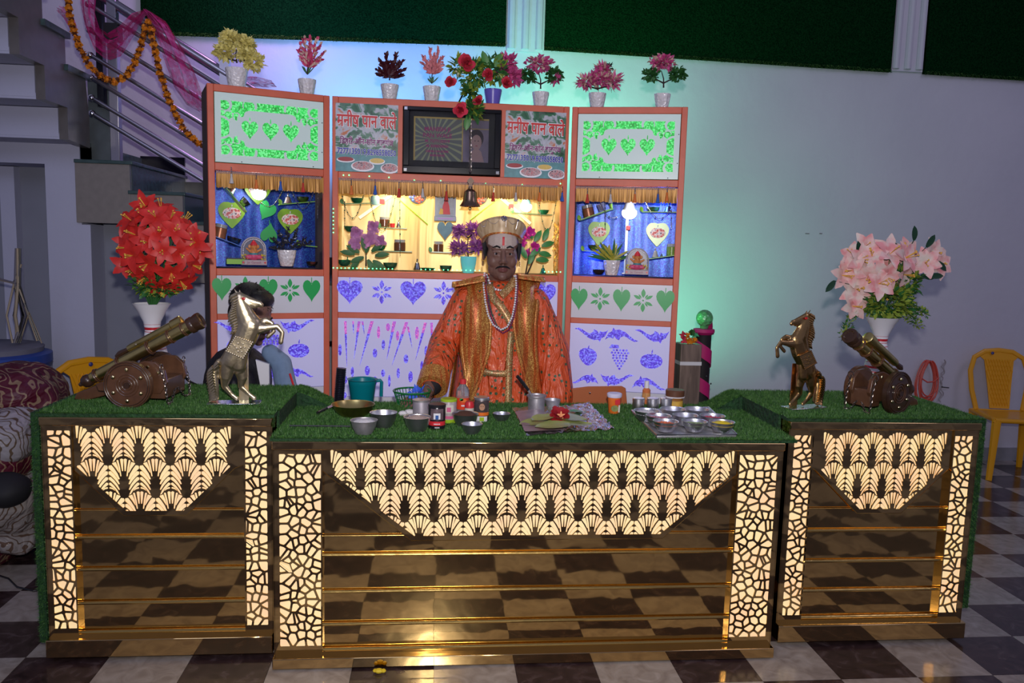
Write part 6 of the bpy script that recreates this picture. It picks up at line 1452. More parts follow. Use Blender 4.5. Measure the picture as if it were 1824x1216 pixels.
# shelves and small goods
SHG = mat('lime_shelf_strip', (.22, .50, .04), .35); GLSH = mat('green_glass_shelf', (.10, .28, .12), .2); CUPG = mat('green_tinted_steel', (.05, .28, .20), .22, .8); COPPER = mat('copper_jar', (.34, .14, .07), .35, .4, var=.4, vs=60); BROWNJ = mat('brown_glass_jar', (.11, .045, .025), .2); BELLM = mat('grey_bell_metal', (.30, .32, .33), .25, 1)
def shelf(label, cab, a, c, d=.12, m=SHG, dep=.09):
    A, B_ = loc(cab, *a, d), loc(cab, *c, d); o, ang = ORG[cab]; t = thing('small_shelf', label, 'shelf', lw(cab, A.x, A.y, A.z), ang, 'small shelves in the cabinets'); v = B_-A
    b = MB(); hx = Vector((0, dep/2, 0)); up_ = Vector((-v.z, 0, v.x)).normalized()*.004; b.add([-hx, v-hx, v+hx, hx, -hx+up_, v-hx+up_, v+hx+up_, hx+up_], [(0, 3, 2, 1), (4, 5, 6, 7), (0, 1, 5, 4), (1, 2, 6, 5), (2, 3, 7, 6), (3, 0, 4, 7)]); b.build('shelf_board', m, t)
    g = MB()
    for e in (Vector((0, -dep/2, 0)), v+Vector((0, -dep/2, 0))): g.sph(e+up_, .008, 8)
    b = MB(); b.leaf(v*.0-hx, Vector((-.3, 0, 1)), (0, -1, 0), .03, .02); b.build('leaf_bracket', m, t); return t
def small(kind, label, cab, px, py, wpx, hpx, m, d=.12, grp='metal bowls and bells on the cabinet shelves', tilt=0):
    p = wloc(cab, px, py, d); k = p.y/F; r = wpx*k/2; h = hpx*k; o, ang = ORG[cab]; names = {'bowl': 'small_bowl', 'bell': 'hand_bell', 'jar': 'small_jar', 'cup': 'small_cup'}
    t = thing(names[kind], label, {'bowl': 'bowl', 'bell': 'bell', 'jar': 'jar', 'cup': 'cup'}[kind], p, 0, grp); t.rotation_euler = (0, R(tilt), ang)
    if kind == 'bowl': MB().lathe(bowlprof(r, h, .5), 20).build('bowl_body', m, t)
    elif kind == 'bell': MB().lathe([(r, 0), (r*.85, h*.12), (r*.62, h*.4), (r*.5, h*.6), (r*.2, h*.7), (.0005, h*.72)], 18).build('bell_body', m, t); MB().lathe([(r*.15, h*.68), (r*.12, h*.8), (r*.22, h*.88), (r*.1, h), (.0005, h)], 10).build('handle', m, t)
    elif kind == 'cup': MB().lathe([(r*.8, 0), (r, h), (r*.9, h), (r*.7, .003), (.0005, .003)], 18).build('cup_body', m, t)
    else: MB().lathe([(r*.9, 0), (r, .003), (r, h*.72), (r*.85, h*.78), (.0005, h*.78)], 20).build('jar_body', m, t); MB().lathe([(r*.92, h*.76), (r*.95, h), (.0005, h)], 20).build('lid', mat('grey_clear_lid', (.35, .38, .40), .2), t)
    return t
# left
shelf('steep lime shelf strip at the upper left of the left blue shelf', 'L', (394, 328), (437, 378)); shelf('level lime shelf strip at the upper right of the left blue shelf', 'L', (498, 365), (558, 360)); shelf('sloping blue shelf strip at the lower left of the left blue shelf', 'L', (380, 421), (430, 440), m=mat('blue_shelf', (.02, .12, .5), .3)); shelf('green shelf strip behind the dark plant, lower right of the left shelf', 'L', (530, 437), (562, 440))
small('bell', 'small steel bell tilted on the steep left shelf strip', 'L', 410, 341, 15, 15, BELLM, tilt=45); small('bowl', 'little dark bowl sliding on the steep left shelf strip', 'L', 428, 366, 18, 14, BELLM, tilt=50); small('bell', 'steel bell on the upper right strip of the left blue shelf', 'L', 513, 362, 15, 17, STEEL); small('bowl', 'dark bowl on the upper right strip of the left blue shelf', 'L', 539, 360, 22, 9, BELLM)
small('jar', 'copper coloured jar on the sloping blue strip at left', 'L', 390, 424, 21, 24, COPPER, tilt=12); small('bowl', 'dark bowl on the sloping blue strip at left', 'L', 414, 436, 24, 13, BELLM, tilt=15); small('bowl', 'low dark bowl at the bottom right corner of the left shelf', 'L', 556, 474, 20, 8, BELLM, .06)
b = thing('gift_box', 'small lime box with dark lid at the bottom of the left blue shelf', 'box', wloc('L', 419, 470, .06), angL); MB().box((-.042, -.02, 0), (.042, .02, .024)).build('box_body', SHG, b); MB().box((-.040, -.018, .024), (.040, .018, .030)).build('lid', BLACKP, b)
def plateleaf(label, cab, px, py, wpx, hpx, d=.20):
    p = wloc(cab, px, py, d); k = p.y/F; w_, h = wpx*k, hpx*k; t = thing('leaf_dish', label, 'dish', p, ORG[cab][1], 'heart shaped leaf dishes hung in the blue shelves')
    b = MB(); hf = [(.0, .42), (.14, .46), (.34, .44), (.49, .24), (.47, .02), (.34, -.2), (.16, -.4), (.02, -.55)]; H = chaikin([(x*w_, z*h) for x, z in hf]+[(-x*w_, z*h) for x, z in hf[:0:-1]]); b.prism(H, -.002, .004); b.build('leaf_plate', mat('glossy_lime_leaf', (.22, .42, .03), .25, var=.3, vs=14), t)
    MB().prism(oval(0, .004, w_*.33, h*.22, 0, 20), -.004, -.002).build('filling_print', custom('printed_paan_mix', lambda n: n.link(n.ramp(n.noise(n.coord(), 75, 4), [(.38, (.5, .02, .03)), (.48, (.8, .35, .3)), (.55, (.85, .82, .8)), (.66, (.12, .02, .05))]), n.b.inputs['Base Color']), (.7, .3, .3)), t)
    MB().tube([(0, .0, h*.28), (0, -.003, h*.36)], .003, 6).build('stem', WHL, t)
plateleaf('heart leaf dish with red filling at the left of the left blue shelf', 'L', 413, 381, 46, 44); plateleaf('heart leaf dish with red filling at the right of the left blue shelf', 'L', 517, 392, 44, 42); plateleaf('heart leaf dish glowing behind the left bulb', 'L', 459, 340, 46, 42, .24)
plateleaf('heart leaf dish at the left of the right blue shelf', 'R', 1067, 414, 40, 42); plateleaf('heart leaf dish at the right of the right blue shelf', 'R', 1171, 416, 42, 42)
for (px, py, rot, lb) in ((474, 377, R(-28), 'flat green paper heart hung under the left bulb'), (480, 413, R(170), 'flat green paper heart turned upside down below the other')):
    p = wloc('L', px, py, .17); b = MB(); b.prism(heart(0, 0, .085, .10, rot), -.001, .001); b.prism([(-.0015, .02), (.0015, .02), (.0015, .06), (-.0015, .06)], -.002, .0); o = b.build('paper_heart', mat('green_paper', (.01, .30, .06), .4), None, p, (0, 0, angL)); tag(o, lb, 'decoration')
def dome(label, cab, px, py):
    p = wloc(cab, px, py, .06); k = p.y/F; t = thing('deity_figurine', label, 'figurine', p, ORG[cab][1], 'domed deity figurines'); h = 48*k
    MB().box((-.062, -.02, 0), (.062, .02, .026)).build('plinth', mat('pink_grey_plinth', (.42, .34, .36), .4), t, bevel=.003)
    link('lettering', textmesh('Jai Ganesh', .016, mat('plum_letter', (.25, .03, .10), .4), .0006), t, (0, -.0207, .013)); b = MB(); b.prism(oval(-.052, .013, .005, .005, 0, 8), -.0212, -.02); b.prism(oval(.052, .013, .005, .005, 0, 8), -.0212, -.02); b.build('rosettes', RED, t)
    arch = [(-.058, .026), (-.058, .075)]+[(.058*math.cos(PI-PI*i/14), .075+.062*math.sin(PI*i/14)) for i in range(1, 14)]+[(.058, .075), (.058, .026)]
    MB().tube([(x, .0, z) for x, z in arch], .004, 6).build('arch', mat('silver_white_arch', (.6, .58, .6), .25, .5), t); b = MB()
    for (x, z) in [(arch[0][0]*.86, .03+.008*i) for i in range(6)]+[(.050*math.cos(PI-PI*i/22), .075+.053*math.sin(PI*i/22)) for i in range(23)]+[(.05, .03+.008*i) for i in range(6)]: b.sph((x, -.006, z), .0032, 5)
    stuff(b.build('pearl_edge', PEARL, t)); MB().prism([(x*.9, z) for x, z in arch], .006, .009).build('back_plate', mat('dome_back', (.12, .13, .2), .3), t)
    f = MB(); capsule(f, (0, -.004, .044), (0, -.004, .068), .024, .018); E_(f, (0, -.008, .090), (.015, .013, .015)); capsule(f, (0, -.02, .086), (.006, -.024, .066), .005, .003); E_(f, (-.018, -.004, .092), (.010, .003, .011)); E_(f, (.018, -.004, .092), (.010, .003, .011)); capsule(f, (-.02, -.006, .070), (-.034, -.008, .082), .006, .005); capsule(f, (.02, -.006, .070), (.034, -.008, .078), .006, .005); capsule(f, (-.03, -.010, .040), (.03, -.010, .040), .012)
    def pf(c, n): return 1 if c.z < .052 else (2 if c.z < .060 else 0)
    remesh(f, 'figure', [mat('deity_orange', (.62, .24, .07), .4), mat('deity_pink', (.62, .08, .18), .4), mat('deity_teal', (.04, .25, .28), .4)], .0022, 2, pf, t)
    MB().lathe([(.017, .098), (.016, .106), (.006, .120), (.001, .124)], 16, c=(0, -.006, 0)).build('crown', RED, t); b = MB()
    for s_ in (-1, 1): foliage(b, (s_*.042, -.014, .040), (.016, .006, .010), 34, .010, .007)
    stuff(b.build('yellow_flowers', mat('yellow_silk', (.75, .62, .05), .5), t))
dome('domed deity figurine with yellow flowers in the left blue shelf', 'L', 452, 472); dome('domed deity figurine with yellow flowers in the right blue shelf', 'R', 1134, 489)
def potin(label, cab, px, py, wpx, hpx, m, d=.05, facet=False):
    p = wloc(cab, px, py, d); k = p.y/F; t = thing('potted_plant', label, 'potted plant', p, 0); r = wpx*k/2; h = hpx*k
    MB().lathe([(r*.62, 0), (r*.68, .003), (r*.92, h*.6), (r, h), (r*.92, h), (r*.8, h*.7), (.0005, h*.68)], 10 if facet else 26).build('pot', m, t, smooth=20 if facet else 35); return t, p, k
t, p, k = potin('dark tinsel leafed plant in a white pot in the left blue shelf', 'L', 511, 474, 32, 28, WHITEC)
def il(p, px, py, dy=0): return at(px, py, p.y+dy)-p
TIN = mat('dark_tinsel_leaf', (.05, .05, .06), .3, .5, var=.6, vs=90)
for (a, c) in (((511, 447), (485, 425)), ((511, 447), (497, 412)), ((511, 447), (513, 405)), ((511, 447), (530, 410)), ((511, 447), (545, 425)), ((511, 447), (482, 440)), ((511, 447), (556, 430))):
    b = MB(); A, B_ = il(p, *a), il(p, *c, rnd(-.03, .03)); b.tube([A, B_], .0016, 4)
    for i in range(26): q = A.lerp(B_, .3+.7*i/26); d = Vector((rnd(-1, 1), rnd(-1, 1), rnd(-.4, 1))); b.leaf(q, d, (rnd(-1, 1), -1, 0), .018, .009, 0, .1, .2, .1, 2)
    b.build('spray', TIN, t)
# right
shelf('lime shelf strip rising right at the upper left of the right blue shelf', 'R', (1034, 393), (1092, 372)); shelf('level lime shelf strip at the upper right of the right blue shelf', 'R', (1144, 378), (1207, 379)); shelf('wavy lime shelf strip at the lower right of the right blue shelf', 'R', (1152, 462), (1209, 454)); shelf('lime shelf strip at the lower left behind the yellow plant', 'R', (1040, 447), (1085, 449))
small('jar', 'copper coloured jar tilted at the upper left of the right blue shelf', 'R', 1050, 387, 20, 22, COPPER, tilt=-14); small('cup', 'little clear cup on the rising strip of the right blue shelf', 'R', 1073, 376, 15, 14, CLR, tilt=-18); small('cup', 'lime green cube candle left of the right bulb', 'R', 1089, 371, 6, 8, SHG, tilt=-10)
small('bowl', 'dark bowl on the upper right strip of the right blue shelf', 'R', 1163, 378, 24, 9, BELLM); small('bell', 'steel bell on the upper right strip of the right blue shelf', 'R', 1190, 379, 17, 18, BELLM); small('bell', 'frosted bell on the wavy strip of the right blue shelf', 'R', 1167, 458, 12, 17, mat('frosted_bell', (.45, .42, .4), .4)); small('jar', 'jar of green sweets on the wavy strip of the right blue shelf', 'R', 1196, 455, 18, 21, mat('green_sweets', (.18, .30, .05), .3, var=.7, vs=160)); small('bell', 'tiny dark bell between frosted bell and green jar', 'R', 1178, 458, 6, 8, BELLM)
small('bowl', 'dark blue bowl at the left of the right blue shelf', 'R', 1057, 446, 20, 10, BELLM); small('bowl', 'black bowl at the bottom left of the right blue shelf', 'R', 1066, 489, 22, 9, BLACKP, .05)
b = MB().cbox((0, 0, 0), (.022, .02, .024)).build('red_cube', RED, None, wloc('R', 1119, 406, .14), (0, 0, angR), bevel=.003); tag(b, 'small red cube hanging below the right bulb', 'ornament')
t = thing('acrylic_rod', 'pale vertical acrylic rod below the right bulb', 'rod', wloc('R', 1113, 488, .16), angR); MB().box((-.007, -.004, 0), (.007, .004, .30)).build('rod', mat('pale_acrylic_rod', (.35, .55, .72), .2), t); MB().cbox((0, 0, .004), (.03, .02, .008)).build('base', ACRYL, t)
t, p, k = potin('yellow green leafy plant in a faceted white pot in the right blue shelf', 'R', 1089, 490, 31, 27, WHITEC, .05, True)
YG = mat('yellow_tipped_leaf', (.36, .32, .03), .45, var=.4, vs=40)
for i in range(46):
    a = R(rnd(15, 165)); b = MB(); L = rnd(.06, .125); b.leaf(il(p, 1089+rnd(-7, 7), 464), (math.cos(a)*1.25, rnd(-.5, .3), math.sin(a)*.85), (0, -1, .3), L, .014, 0, .25, .15, .1, 4); b.build('leaf', YG if random.random() < .55 else LEAFG, t)
# middle gold shelf
for (lb, a, c) in (('thin glass shelf at the upper left of the gold shelf', (612, 364), (664, 363)), ('thin glass shelf with a jar and bell left of centre', (678, 406), (725, 408)), ('thin glass shelf at the lower left of the gold shelf', (672, 447), (734, 449)), ('thin glass shelf under the middle jar', (768, 449), (820, 451)), ('thin glass shelf at the upper right below the bulb', (912, 380), (982, 384))): shelf(lb, 'C', a, c, .14, GLSH)
small('bowl', 'green lit bowl on the upper left glass shelf', 'C', 636, 362, 22, 9, CUPG, .14); small('bowl', 'green lit bowl half hidden by the pink flowers', 'C', 624, 413, 22, 10, CUPG, .14); small('bowl', 'green lit bowl on the lower left glass shelf', 'C', 677, 446, 20, 9, CUPG, .14); small('bowl', 'green lit bowl on the gold shelf floor, left of the small bell', 'C', 695, 479, 25, 11, CUPG, .06); small('bowl', 'green lit bowl on the gold shelf floor near the cyan pot', 'C', 794, 483, 22, 10, CUPG, .06); small('bowl', 'dark bowl at the bottom left corner of the gold shelf', 'C', 613, 474, 24, 11, CUPG, .06); small('bowl', 'violet dish on the upper right glass shelf', 'C', 968, 382, 20, 8, CUPG, .14); small('bowl', 'flat green dish between the bell and the bowl on the floor', 'C', 762, 482, 26, 5, CUPG, .06)
small('jar', 'brown jar on the left of centre glass shelf', 'C', 685, 404, 18, 17, BROWNJ, .14); small('jar', 'brown jar on the lower left glass shelf', 'C', 712, 447, 20, 20, BROWNJ, .14); small('jar', 'brown jar on the middle glass shelf', 'C', 781, 450, 17, 20, BROWNJ, .14); small('cup', 'small dark red cup between jar and bell', 'C', 699, 405, 9, 7, RED, .14)
small('bell', 'steel bell beside the jar, left of centre', 'C', 710, 405, 9, 14, BELLM, .14); small('bell', 'small dark bell on the gold shelf floor, left of centre', 'C', 743, 480, 14, 19, BELLM, .06); small('bell', 'small green lit bell at the right end of the gold shelf floor', 'C', 967, 487, 12, 15, CUPG, .06); small('bell', 'small green lit bell at the left end of the gold shelf floor', 'C', 619, 472, 12, 15, CUPG, .10)
def bar(label, a, c, m, wd=.016):
    A, B_ = wloc('C', *a, .17), wloc('C', *c, .17); t = thing('light_bar', label, 'light bar', A, 0, 'slanting light bars in the gold shelf'); v = B_-A; MB().tube([(0, 0, 0), v], wd/2, 4).build('bar', m, t); q = v*.66; MB().cbox(q, (.026, .03, .026)).build('maroon_clip', RED, t)
LBAR = mat('lit_cream_bar', (1, .85, .5), .4, emit=1.3, ecol=(1, .82, .45)); bar('slanting cream light bar at the left of the gold shelf', (640, 388), (702, 344), LBAR); bar('slanting cream light bar at the right of the gold shelf', (945, 398), (892, 352), LBAR)
for (lb, a, c) in (('thin green rod slanting down behind the left of the picture', (712, 356), (762, 400)), ('thin green rod slanting up towards the right light bar', (838, 392), (892, 350))):
    A, B_ = wloc('C', *a, .18), wloc('C', *c, .18); t = MB().tube([(0, 0, 0), B_-A], .003, 6).build('green_rod', SHG, None, A); tag(t, lb, 'rod')
t = thing('lantern', 'small sky blue lantern with a white base in the gold shelf', 'lantern', wloc('C', 668, 358, .12)); MB().lathe([(.001, -.022), (.018, -.020), (.024, 0), (.0235, .02), (.016, .028), (.001, .030)], 20).build('globe', mat('sky_blue_globe', (.25, .48, .55), .3), t); MB().tube([(0, 0, .03), (0, 0, .12)], .002, 5).build('cord', BLACKP, t)
def leddisc(label, px, py, r):
    p = wloc('C', px, py, .10); t = thing('led_disc', label, 'disco light', p, 0, 'coloured disc lamps'); MB().lathe([(.001, 0), (r, .002), (r*.98, .02), (.001, .022)], 24).build('disc_body', BLACKP, t); t.rotation_euler = (R(90), 0, 0)
    for i in range(26):
        q = r*.88*math.sqrt((i+.5)/26); a = i*2.4; c = ('led_green', 'led_blue', 'led_red')[int((a % (2*PI))/(2*PI)*3)]; MB().sph((q*math.cos(a), q*math.sin(a), .023), r*.13, 6).build('lamp', mat(c, {'led_green': (.02, 1, .15), 'led_blue': (.05, .12, 1), 'led_red': (1, .05, .03)}[c], .3, emit=1.6), t)
leddisc('disc of red, green and blue lamps left of the deity picture', 744, 347, .048); leddisc('disc of coloured lamps half hidden behind the bell', 853, 349, .048)
p = wloc('C', 793, 394, .10); t = thing('deity_picture', 'small framed deity picture with an arched top and blue base', 'framed picture', p); kz = p.y/F; MB().box((-.058, -.012, 0), (.058, .02, .028)).build('base', mat('blue_grey_frame', (.13, .17, .28), .35), t, bevel=.003)
ar = [(-.055, .028), (-.055, .135)]+[(.055*math.cos(PI-PI*i/10), .135+.018*math.sin(PI*i/10)) for i in range(1, 10)]+[(.055, .135), (.055, .028)]
MB().prism(ar, 0, .012).build('frame', MC['blue_grey_frame'], t); MB().prism([(x*.80, .033+(z-.028)*.9) for x, z in ar], -.0015, 0).build('print', mat('grey_blue_print', (.20, .25, .33), .4, var=.4, vs=40), t)
b = MB(); b.prism(oval(.003, .118, .010, .013, 0, 12), -.003, -.0015, 0); b.prism([(-.018, .036), (.026, .036), (.02, .08), (.012, .105), (-.006, .105), (-.014, .08)], -.003, -.0015, 1); b.prism([(-.034, .036), (-.012, .036), (-.012, .062), (-.026, .068)], -.0035, -.002, 2); b.build('figure_print', [mat('print_dark_blue', (.05, .07, .12), .5), mat('print_red', (.45, .04, .06), .5), mat('print_ochre', (.5, .34, .06), .5)], t)
MB().box((-.040, -.0128, .010), (.040, -.012, .017)).build('label_line', mat('violet_letter', (.30, .16, .5), .4), t)
t = thing('glass_heart', 'frosted glass heart under the deity picture', 'ornament', wloc('C', 793, 412, .08)); b = MB(); b.prism(heart(0, 0, .085, .10), -.008, .008); b.build('heart', mat('frosted_sky_glass', (.16, .30, .36), .6, var=.35, vs=30), t, bevel=.004); MB().sph((0, 0, .05), .006, 8).build('knob', CHROME, t)
def flowers(t, p, spots, petal, n=18, cen=None):
    for (px, py, r_) in spots:
        b = MB(); c = il(p, px, py, rnd(-.02, .02)); r = r_*p.y/F
        for i in range(n): a = rnd(0, 2*PI); e = random.random(); d = Vector((math.cos(a)*(1-e*.6), -.2-e, math.sin(a)*(1-e*.6))); b.leaf(c, d, (math.cos(a), .4, math.sin(a)), r, r*.7, 0, -.2, .3, .15, 3)
        b.build('flower', petal, t)
MAUV = mat('mauve_petal', (.50, .22, .42), .5, var=.35, vs=40); VIOL = mat('purple_petal', (.36, .10, .42), .5, var=.4, vs=50); CERI = mat('cerise_petal', (.55, .03, .30), .5)
p = wloc('C', 650, 474, .05); t = thing('flower_bunch', 'bunch of mauve silk flowers with green leaves at the left of the gold shelf', 'artificial flowers', p); flowers(t, p, [(634, 415, 13), (665, 404, 13), (634, 432, 13), (660, 428, 16), (678, 430, 12)], MAUV)
for (px, py, a) in ((650, 445, 100), (640, 450, 150), (662, 448, 40), (648, 458, 200), (668, 455, 10), (655, 462, 300), (640, 462, 230), (664, 464, 330), (652, 450, 80), (632, 452, 170), (660, 470, 340)): b = MB(); b.leaf(il(p, px, py, -.01), (math.cos(R(a)), -.2, math.sin(R(a))), (0, -1, .2), .075, .03, 0, .2, .05, .1, 4); b.build('leaf', LEAFG, t)
branch(t, [il(p, 652, 474), il(p, 652, 440)])
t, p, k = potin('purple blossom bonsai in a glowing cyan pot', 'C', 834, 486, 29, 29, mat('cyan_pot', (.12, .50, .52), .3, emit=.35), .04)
for P in (((834, 457), (832, 440), (834, 422)), ((832, 445), (815, 452), (805, 450)), ((834, 450), (850, 446), (862, 446)), ((834, 424), (822, 414), (818, 410)), ((834, 424), (845, 414), (850, 412))): branch(t, [il(p, *q) for q in P], .004, .002)
for (px, py, rx, rz) in ((816, 442, 16, 9), (845, 410, 13, 9), (818, 412, 8, 7), (852, 438, 12, 9)): clump(t, il(p, px, py), (rx*k, .03, rz*k), 90, .024, .008, [VIOL, MAUV], (0, 0, 1), 'blossom')
p = wloc('C', 938, 490, .05); t = thing('flower_bunch', 'cerise flowers with large green leaves standing behind the seller', 'artificial flowers', p); flowers(t, p, [(945, 413, 10), (930, 432, 9), (952, 440, 10), (938, 420, 8), (940, 450, 8)], CERI)
for (px, py, a) in ((952, 430, 60), (965, 438, 20), (960, 450, -10), (945, 455, 40), (938, 460, 120), (930, 450, 100), (955, 462, 0), (942, 470, 70), (968, 428, 70), (948, 425, 110)): b = MB(); b.leaf(il(p, px, py), (math.cos(R(a)), -.1, math.sin(R(a))), (0, -1, .2), .07, .032, 0, .2, .05, .1, 4); b.build('leaf', mat('bright_leaf', (.04, .24, .05), .4), t)
branch(t, [il(p, 936, 490), il(p, 944, 440)]); branch(t, [il(p, 938, 490), il(p, 956, 450)])
# bead strings
def beads(label, cab, pts, m, r=.0032, d=.07):
    P = resample([wloc(cab, *q, d) for q in pts], r*2.6); b = MB(); o = P[0]
    for i, p in enumerate(P): b.sph(p-o, r*(1.35 if i % 5 == 0 else .85), 6)
    t = b.build('bead_string', m, None, o); tag(t, label, 'beads', 'bead strings hung in the shelves')
def sag(a, c, dip, n=9): return [(a[0]+(c[0]-a[0])*i/n, a[1]+(c[1]-a[1])*i/n+dip*math.sin(PI*i/n)) for i in range(n+1)]
SLV = mat('silver_bead', (.75, .73, .72), .15, 1); DKG = mat('dark_green_bead', (.03, .10, .07), .3)
beads('silver bead loop right of the left bulb', 'L', sag((466, 362), (506, 334), 18), SLV); beads('silver bead loop over the upper right strip of the left shelf', 'L', sag((518, 334), (562, 334), 38), SLV); beads('silver bead drop at the right edge of the left shelf', 'L', [(567, 338), (566, 388)], SLV)
beads('silver bead drop in front of the left dish, right shelf', 'R', [(1078, 356), (1078, 408)], SLV); beads('silver bead loop at the left of the right bulb', 'R', sag((1070, 362), (1100, 386), 12), SLV); beads('silver bead loop over the upper right strip of the right shelf', 'R', sag((1146, 350), (1196, 372), 28), SLV); beads('silver bead drop at the right edge of the right shelf', 'R', [(1196, 360), (1196, 408)], SLV); beads('silver bead drop at the left edge of the right shelf', 'R', [(1028, 340), (1026, 376)], SLV)
beads('dark green bead loop at the far left of the gold shelf', 'C', sag((606, 336), (650, 338), 52), DKG); beads('dark green bead loop under the sky blue lantern', 'C', sag((655, 338), (706, 342), 72), DKG); beads('dark green bead drop before the brown jars', 'C', [(712, 345), (713, 455)], DKG); beads('dark bead drop at the left end of the gold shelf', 'C', [(614, 360), (614, 408)], DKG); beads('dark bead loop at the right end of the gold shelf', 'C', sag((958, 352), (992, 352), 60), DKG)
for i, x in enumerate((988, 994)):
    b = MB(); o = wloc('C', x, 395, .08)
    for k_ in range(26): y = 395+k_*3.6; p = wloc('C', x+rnd(-2, 2), y, .08)-o; b.tube([p, p+Vector((rnd(-.01, .01), 0, -.02))], .0022, 4)
    t = b.build('tinsel_strand', mat('gold_tinsel', (.9, .6, .2), .2, 1), None, o); tag(t, ('gold tinsel strand hanging second from the right end of the gold shelf', 'gold tinsel strand at the very right end of the gold shelf')[i], 'tinsel')
# ================================================================ surroundings
def chair(label, loc_, rz):
    t = thing('plastic_chair', label, 'chair', loc_, rz, 'yellow plastic chairs'); YP = mat('yellow_plastic', (.72, .33, .01), .3)
    b = MB(); vs = []; n = 10      # seat, front towards -y
    for i in range(n+1):
        for j in range(n+1):
            u, v = i/n*2-1, j/n*2-1; w_ = .20+.015*(1-v)/2; vs.append((u*w_, v*.19, .44-.014*(1-u*u)*(1-v*v)-(.02 if v < -.9 else 0)))
    b.add(vs, [(i*(n+1)+j, (i+1)*(n+1)+j, (i+1)*(n+1)+j+1, i*(n+1)+j+1) for i in range(n) for j in range(n)]); o = b.build('seat', YP, t); s = o.modifiers.new('t', 'SOLIDIFY'); s.thickness = .012
    b = MB(); b.tube([(-.20, -.18, .425), (.20, -.18, .425), (.205, .17, .43), (-.205, .17, .43), (-.20, -.18, .425)], .014, 8); b.build('seat_rim', YP, t)
    for x, y, dx, dy in ((-.185, -.17, -.03, -.03), (.185, -.17, .03, -.03), (-.18, .17, -.035, .06), (.18, .17, .035, .06)):
        b = MB(); b.tube([(x, y, .43), (x+dx*.4, y+dy*.4, .22), (x+dx, y+dy, 0)], [.034, .027, .022], 8, 0, .75); b.build('leg', YP, t)
    fr_ = [(-.165, .17, .44), (-.195, .20, .58), (-.205, .225, .72), (-.175, .245, .82), (-.10, .255, .865), (0, .26, .875), (.10, .255, .865), (.175, .245, .82), (.205, .225, .72), (.195, .20, .58), (.165, .17, .44)]
    b = MB(); b.tube(fr_, .019, 8, 0, .7); b.build('back_frame', YP, t)
    b = MB(); b.prism([(-.07, .45), (.07, .45), (.085, .62), (.105, .80), (.14, .83), (.10, .862), (0, .872), (-.10, .862), (-.14, .83), (-.105, .80), (-.085, .62)], -.004, .004)
    b.v = [(x, .17+(z-.44)*.2+y, z) for x, y, z in b.v]; b.build('back_splat', YP, t)
    g = MB()
    for i in range(-9, 10):
        for s_ in (-1, 1):
            P = [(i*.02+s_*q*.10, .47+q*.34) for q in (0, .25, .5, .75, 1)]; P = [(x, z) for x, z in P if abs(x) < .072+.03*(z-.45)/.35]
            if len(P) > 1: g.tube([(x, .163+(z-.44)*.2, z) for x, z in P], .0022, 4)
    stuff(g.build('lattice_ribs', YP, t)); MB().sph((-.055 if loc_[0] > 0 else .0, .232, .855), (.012, .006, .012), 10).build('badge', mat('blue_badge', (.05, .05, .2), .3), t)
    return t
chair('yellow plastic chair standing by the wall at far right', (4.17, 5.32, 0), R(-10))
chair('yellow plastic chair behind the left cannon, only its back showing', (-1.66, 4.30, 0), R(45))
bc = thing('back_chair', 'orange brown chair back just behind the counter, right of the seller', 'chair', (.98, 3.72, 0), 0); p0 = at(1003, 700, 3.72)-Vector((.98, 3.72, 0)); p1 = at(1120, 700, 3.72)-Vector((.98, 3.72, 0)); top = at(1060, 687, 3.72).z; bm_ = mat('orange_brown_moulding', (.42, .12, .04), .4)
MB().prism([(p0.x, .62), (p1.x+.02, .62), (p1.x-.015, top-.01), (p1.x-.035, top), (p0.x+.12, top-.004), (p0.x+.0, top-.02)], 0, .012).build('backrest', bm_, bc, bevel=.004); MB().box((p0.x, -.0, .43), (p1.x, .34, .45)).build('seat', bm_, bc)
for x in (p0.x+.02, p1.x-.02):
    for y in (.012, .32): MB().tube([(x, y, .64 if y < .1 else .43), (x, y, 0)], .013, 8).build('leg', BLACKP, bc)
MB().sph(((p0.x+p1.x)/2-.03, -.002, top-.035), (.006, .003, .006), 8).build('screw', CHROME, bc)
# cable coil on the wall
q = at(1652, 640, 5.68); t = thing('cable_coil', 'coil of orange red cable hung on the right wall', 'cable', q); CAB = mat('orange_cable', (.62, .08, .05), .4)
for i in range(7):
    cx, wdt, hh = rnd(-.012, .012), rnd(.055, .085), rnd(.13, .17); b = MB(); pts = []
    for a in range(25): w_ = 2*PI*a/24; pts.append((cx+wdt*math.sin(w_)*(1-.25*math.cos(w_)), -i*.007-.005, -.155*hh/.15+hh*math.cos(w_)))
    b.tube(pts, .0052, 6); b.build('cable_loop', CAB, t)
MB().tube([(-.06, -.05, -.14), (-.02, -.055, -.165), (.03, -.055, -.16), (.07, -.05, -.13)], .005, 6).build('cable_loop', CAB, t); MB().tube([(0, .018, -.005), (0, -.05, -.0)], .004, 6).build('nail', CHROME, t)
q = at(1680, 640, 5.69); t = thing('grey_cord_bundle', 'pale grey knotted cord hanging beside the orange cable coil', 'cord', q); b = MB(); b.tube([(.01*math.sin(i*1.3)-.0+.012*math.sin(i*.5), -.005*math.cos(i*1.3)-.01, -i*.017) for i in range(20)], .0045, 5); b.tube([(.012*math.cos(i*1.7), -.006, -.02-i*.017) for i in range(19)], .004, 5); b.build('cord', mat('grey_cord', (.35, .33, .35), .7), t); MB().tube([(0, -.01, -.21), (.06, -.012, -.215)], .004, 5).build('plug_stub', BLACKP, t)
MB().cbox((0, 0, 0), (.03, .004, .004)).build('wall_mark', DARKW, wall, tuple(at(1438, 416, YW-.001))); MB().cbox((0, 0, 0), (.02, .004, .004)).build('wall_mark', DARKW, wall, tuple(at(1462, 416, YW-.001)))
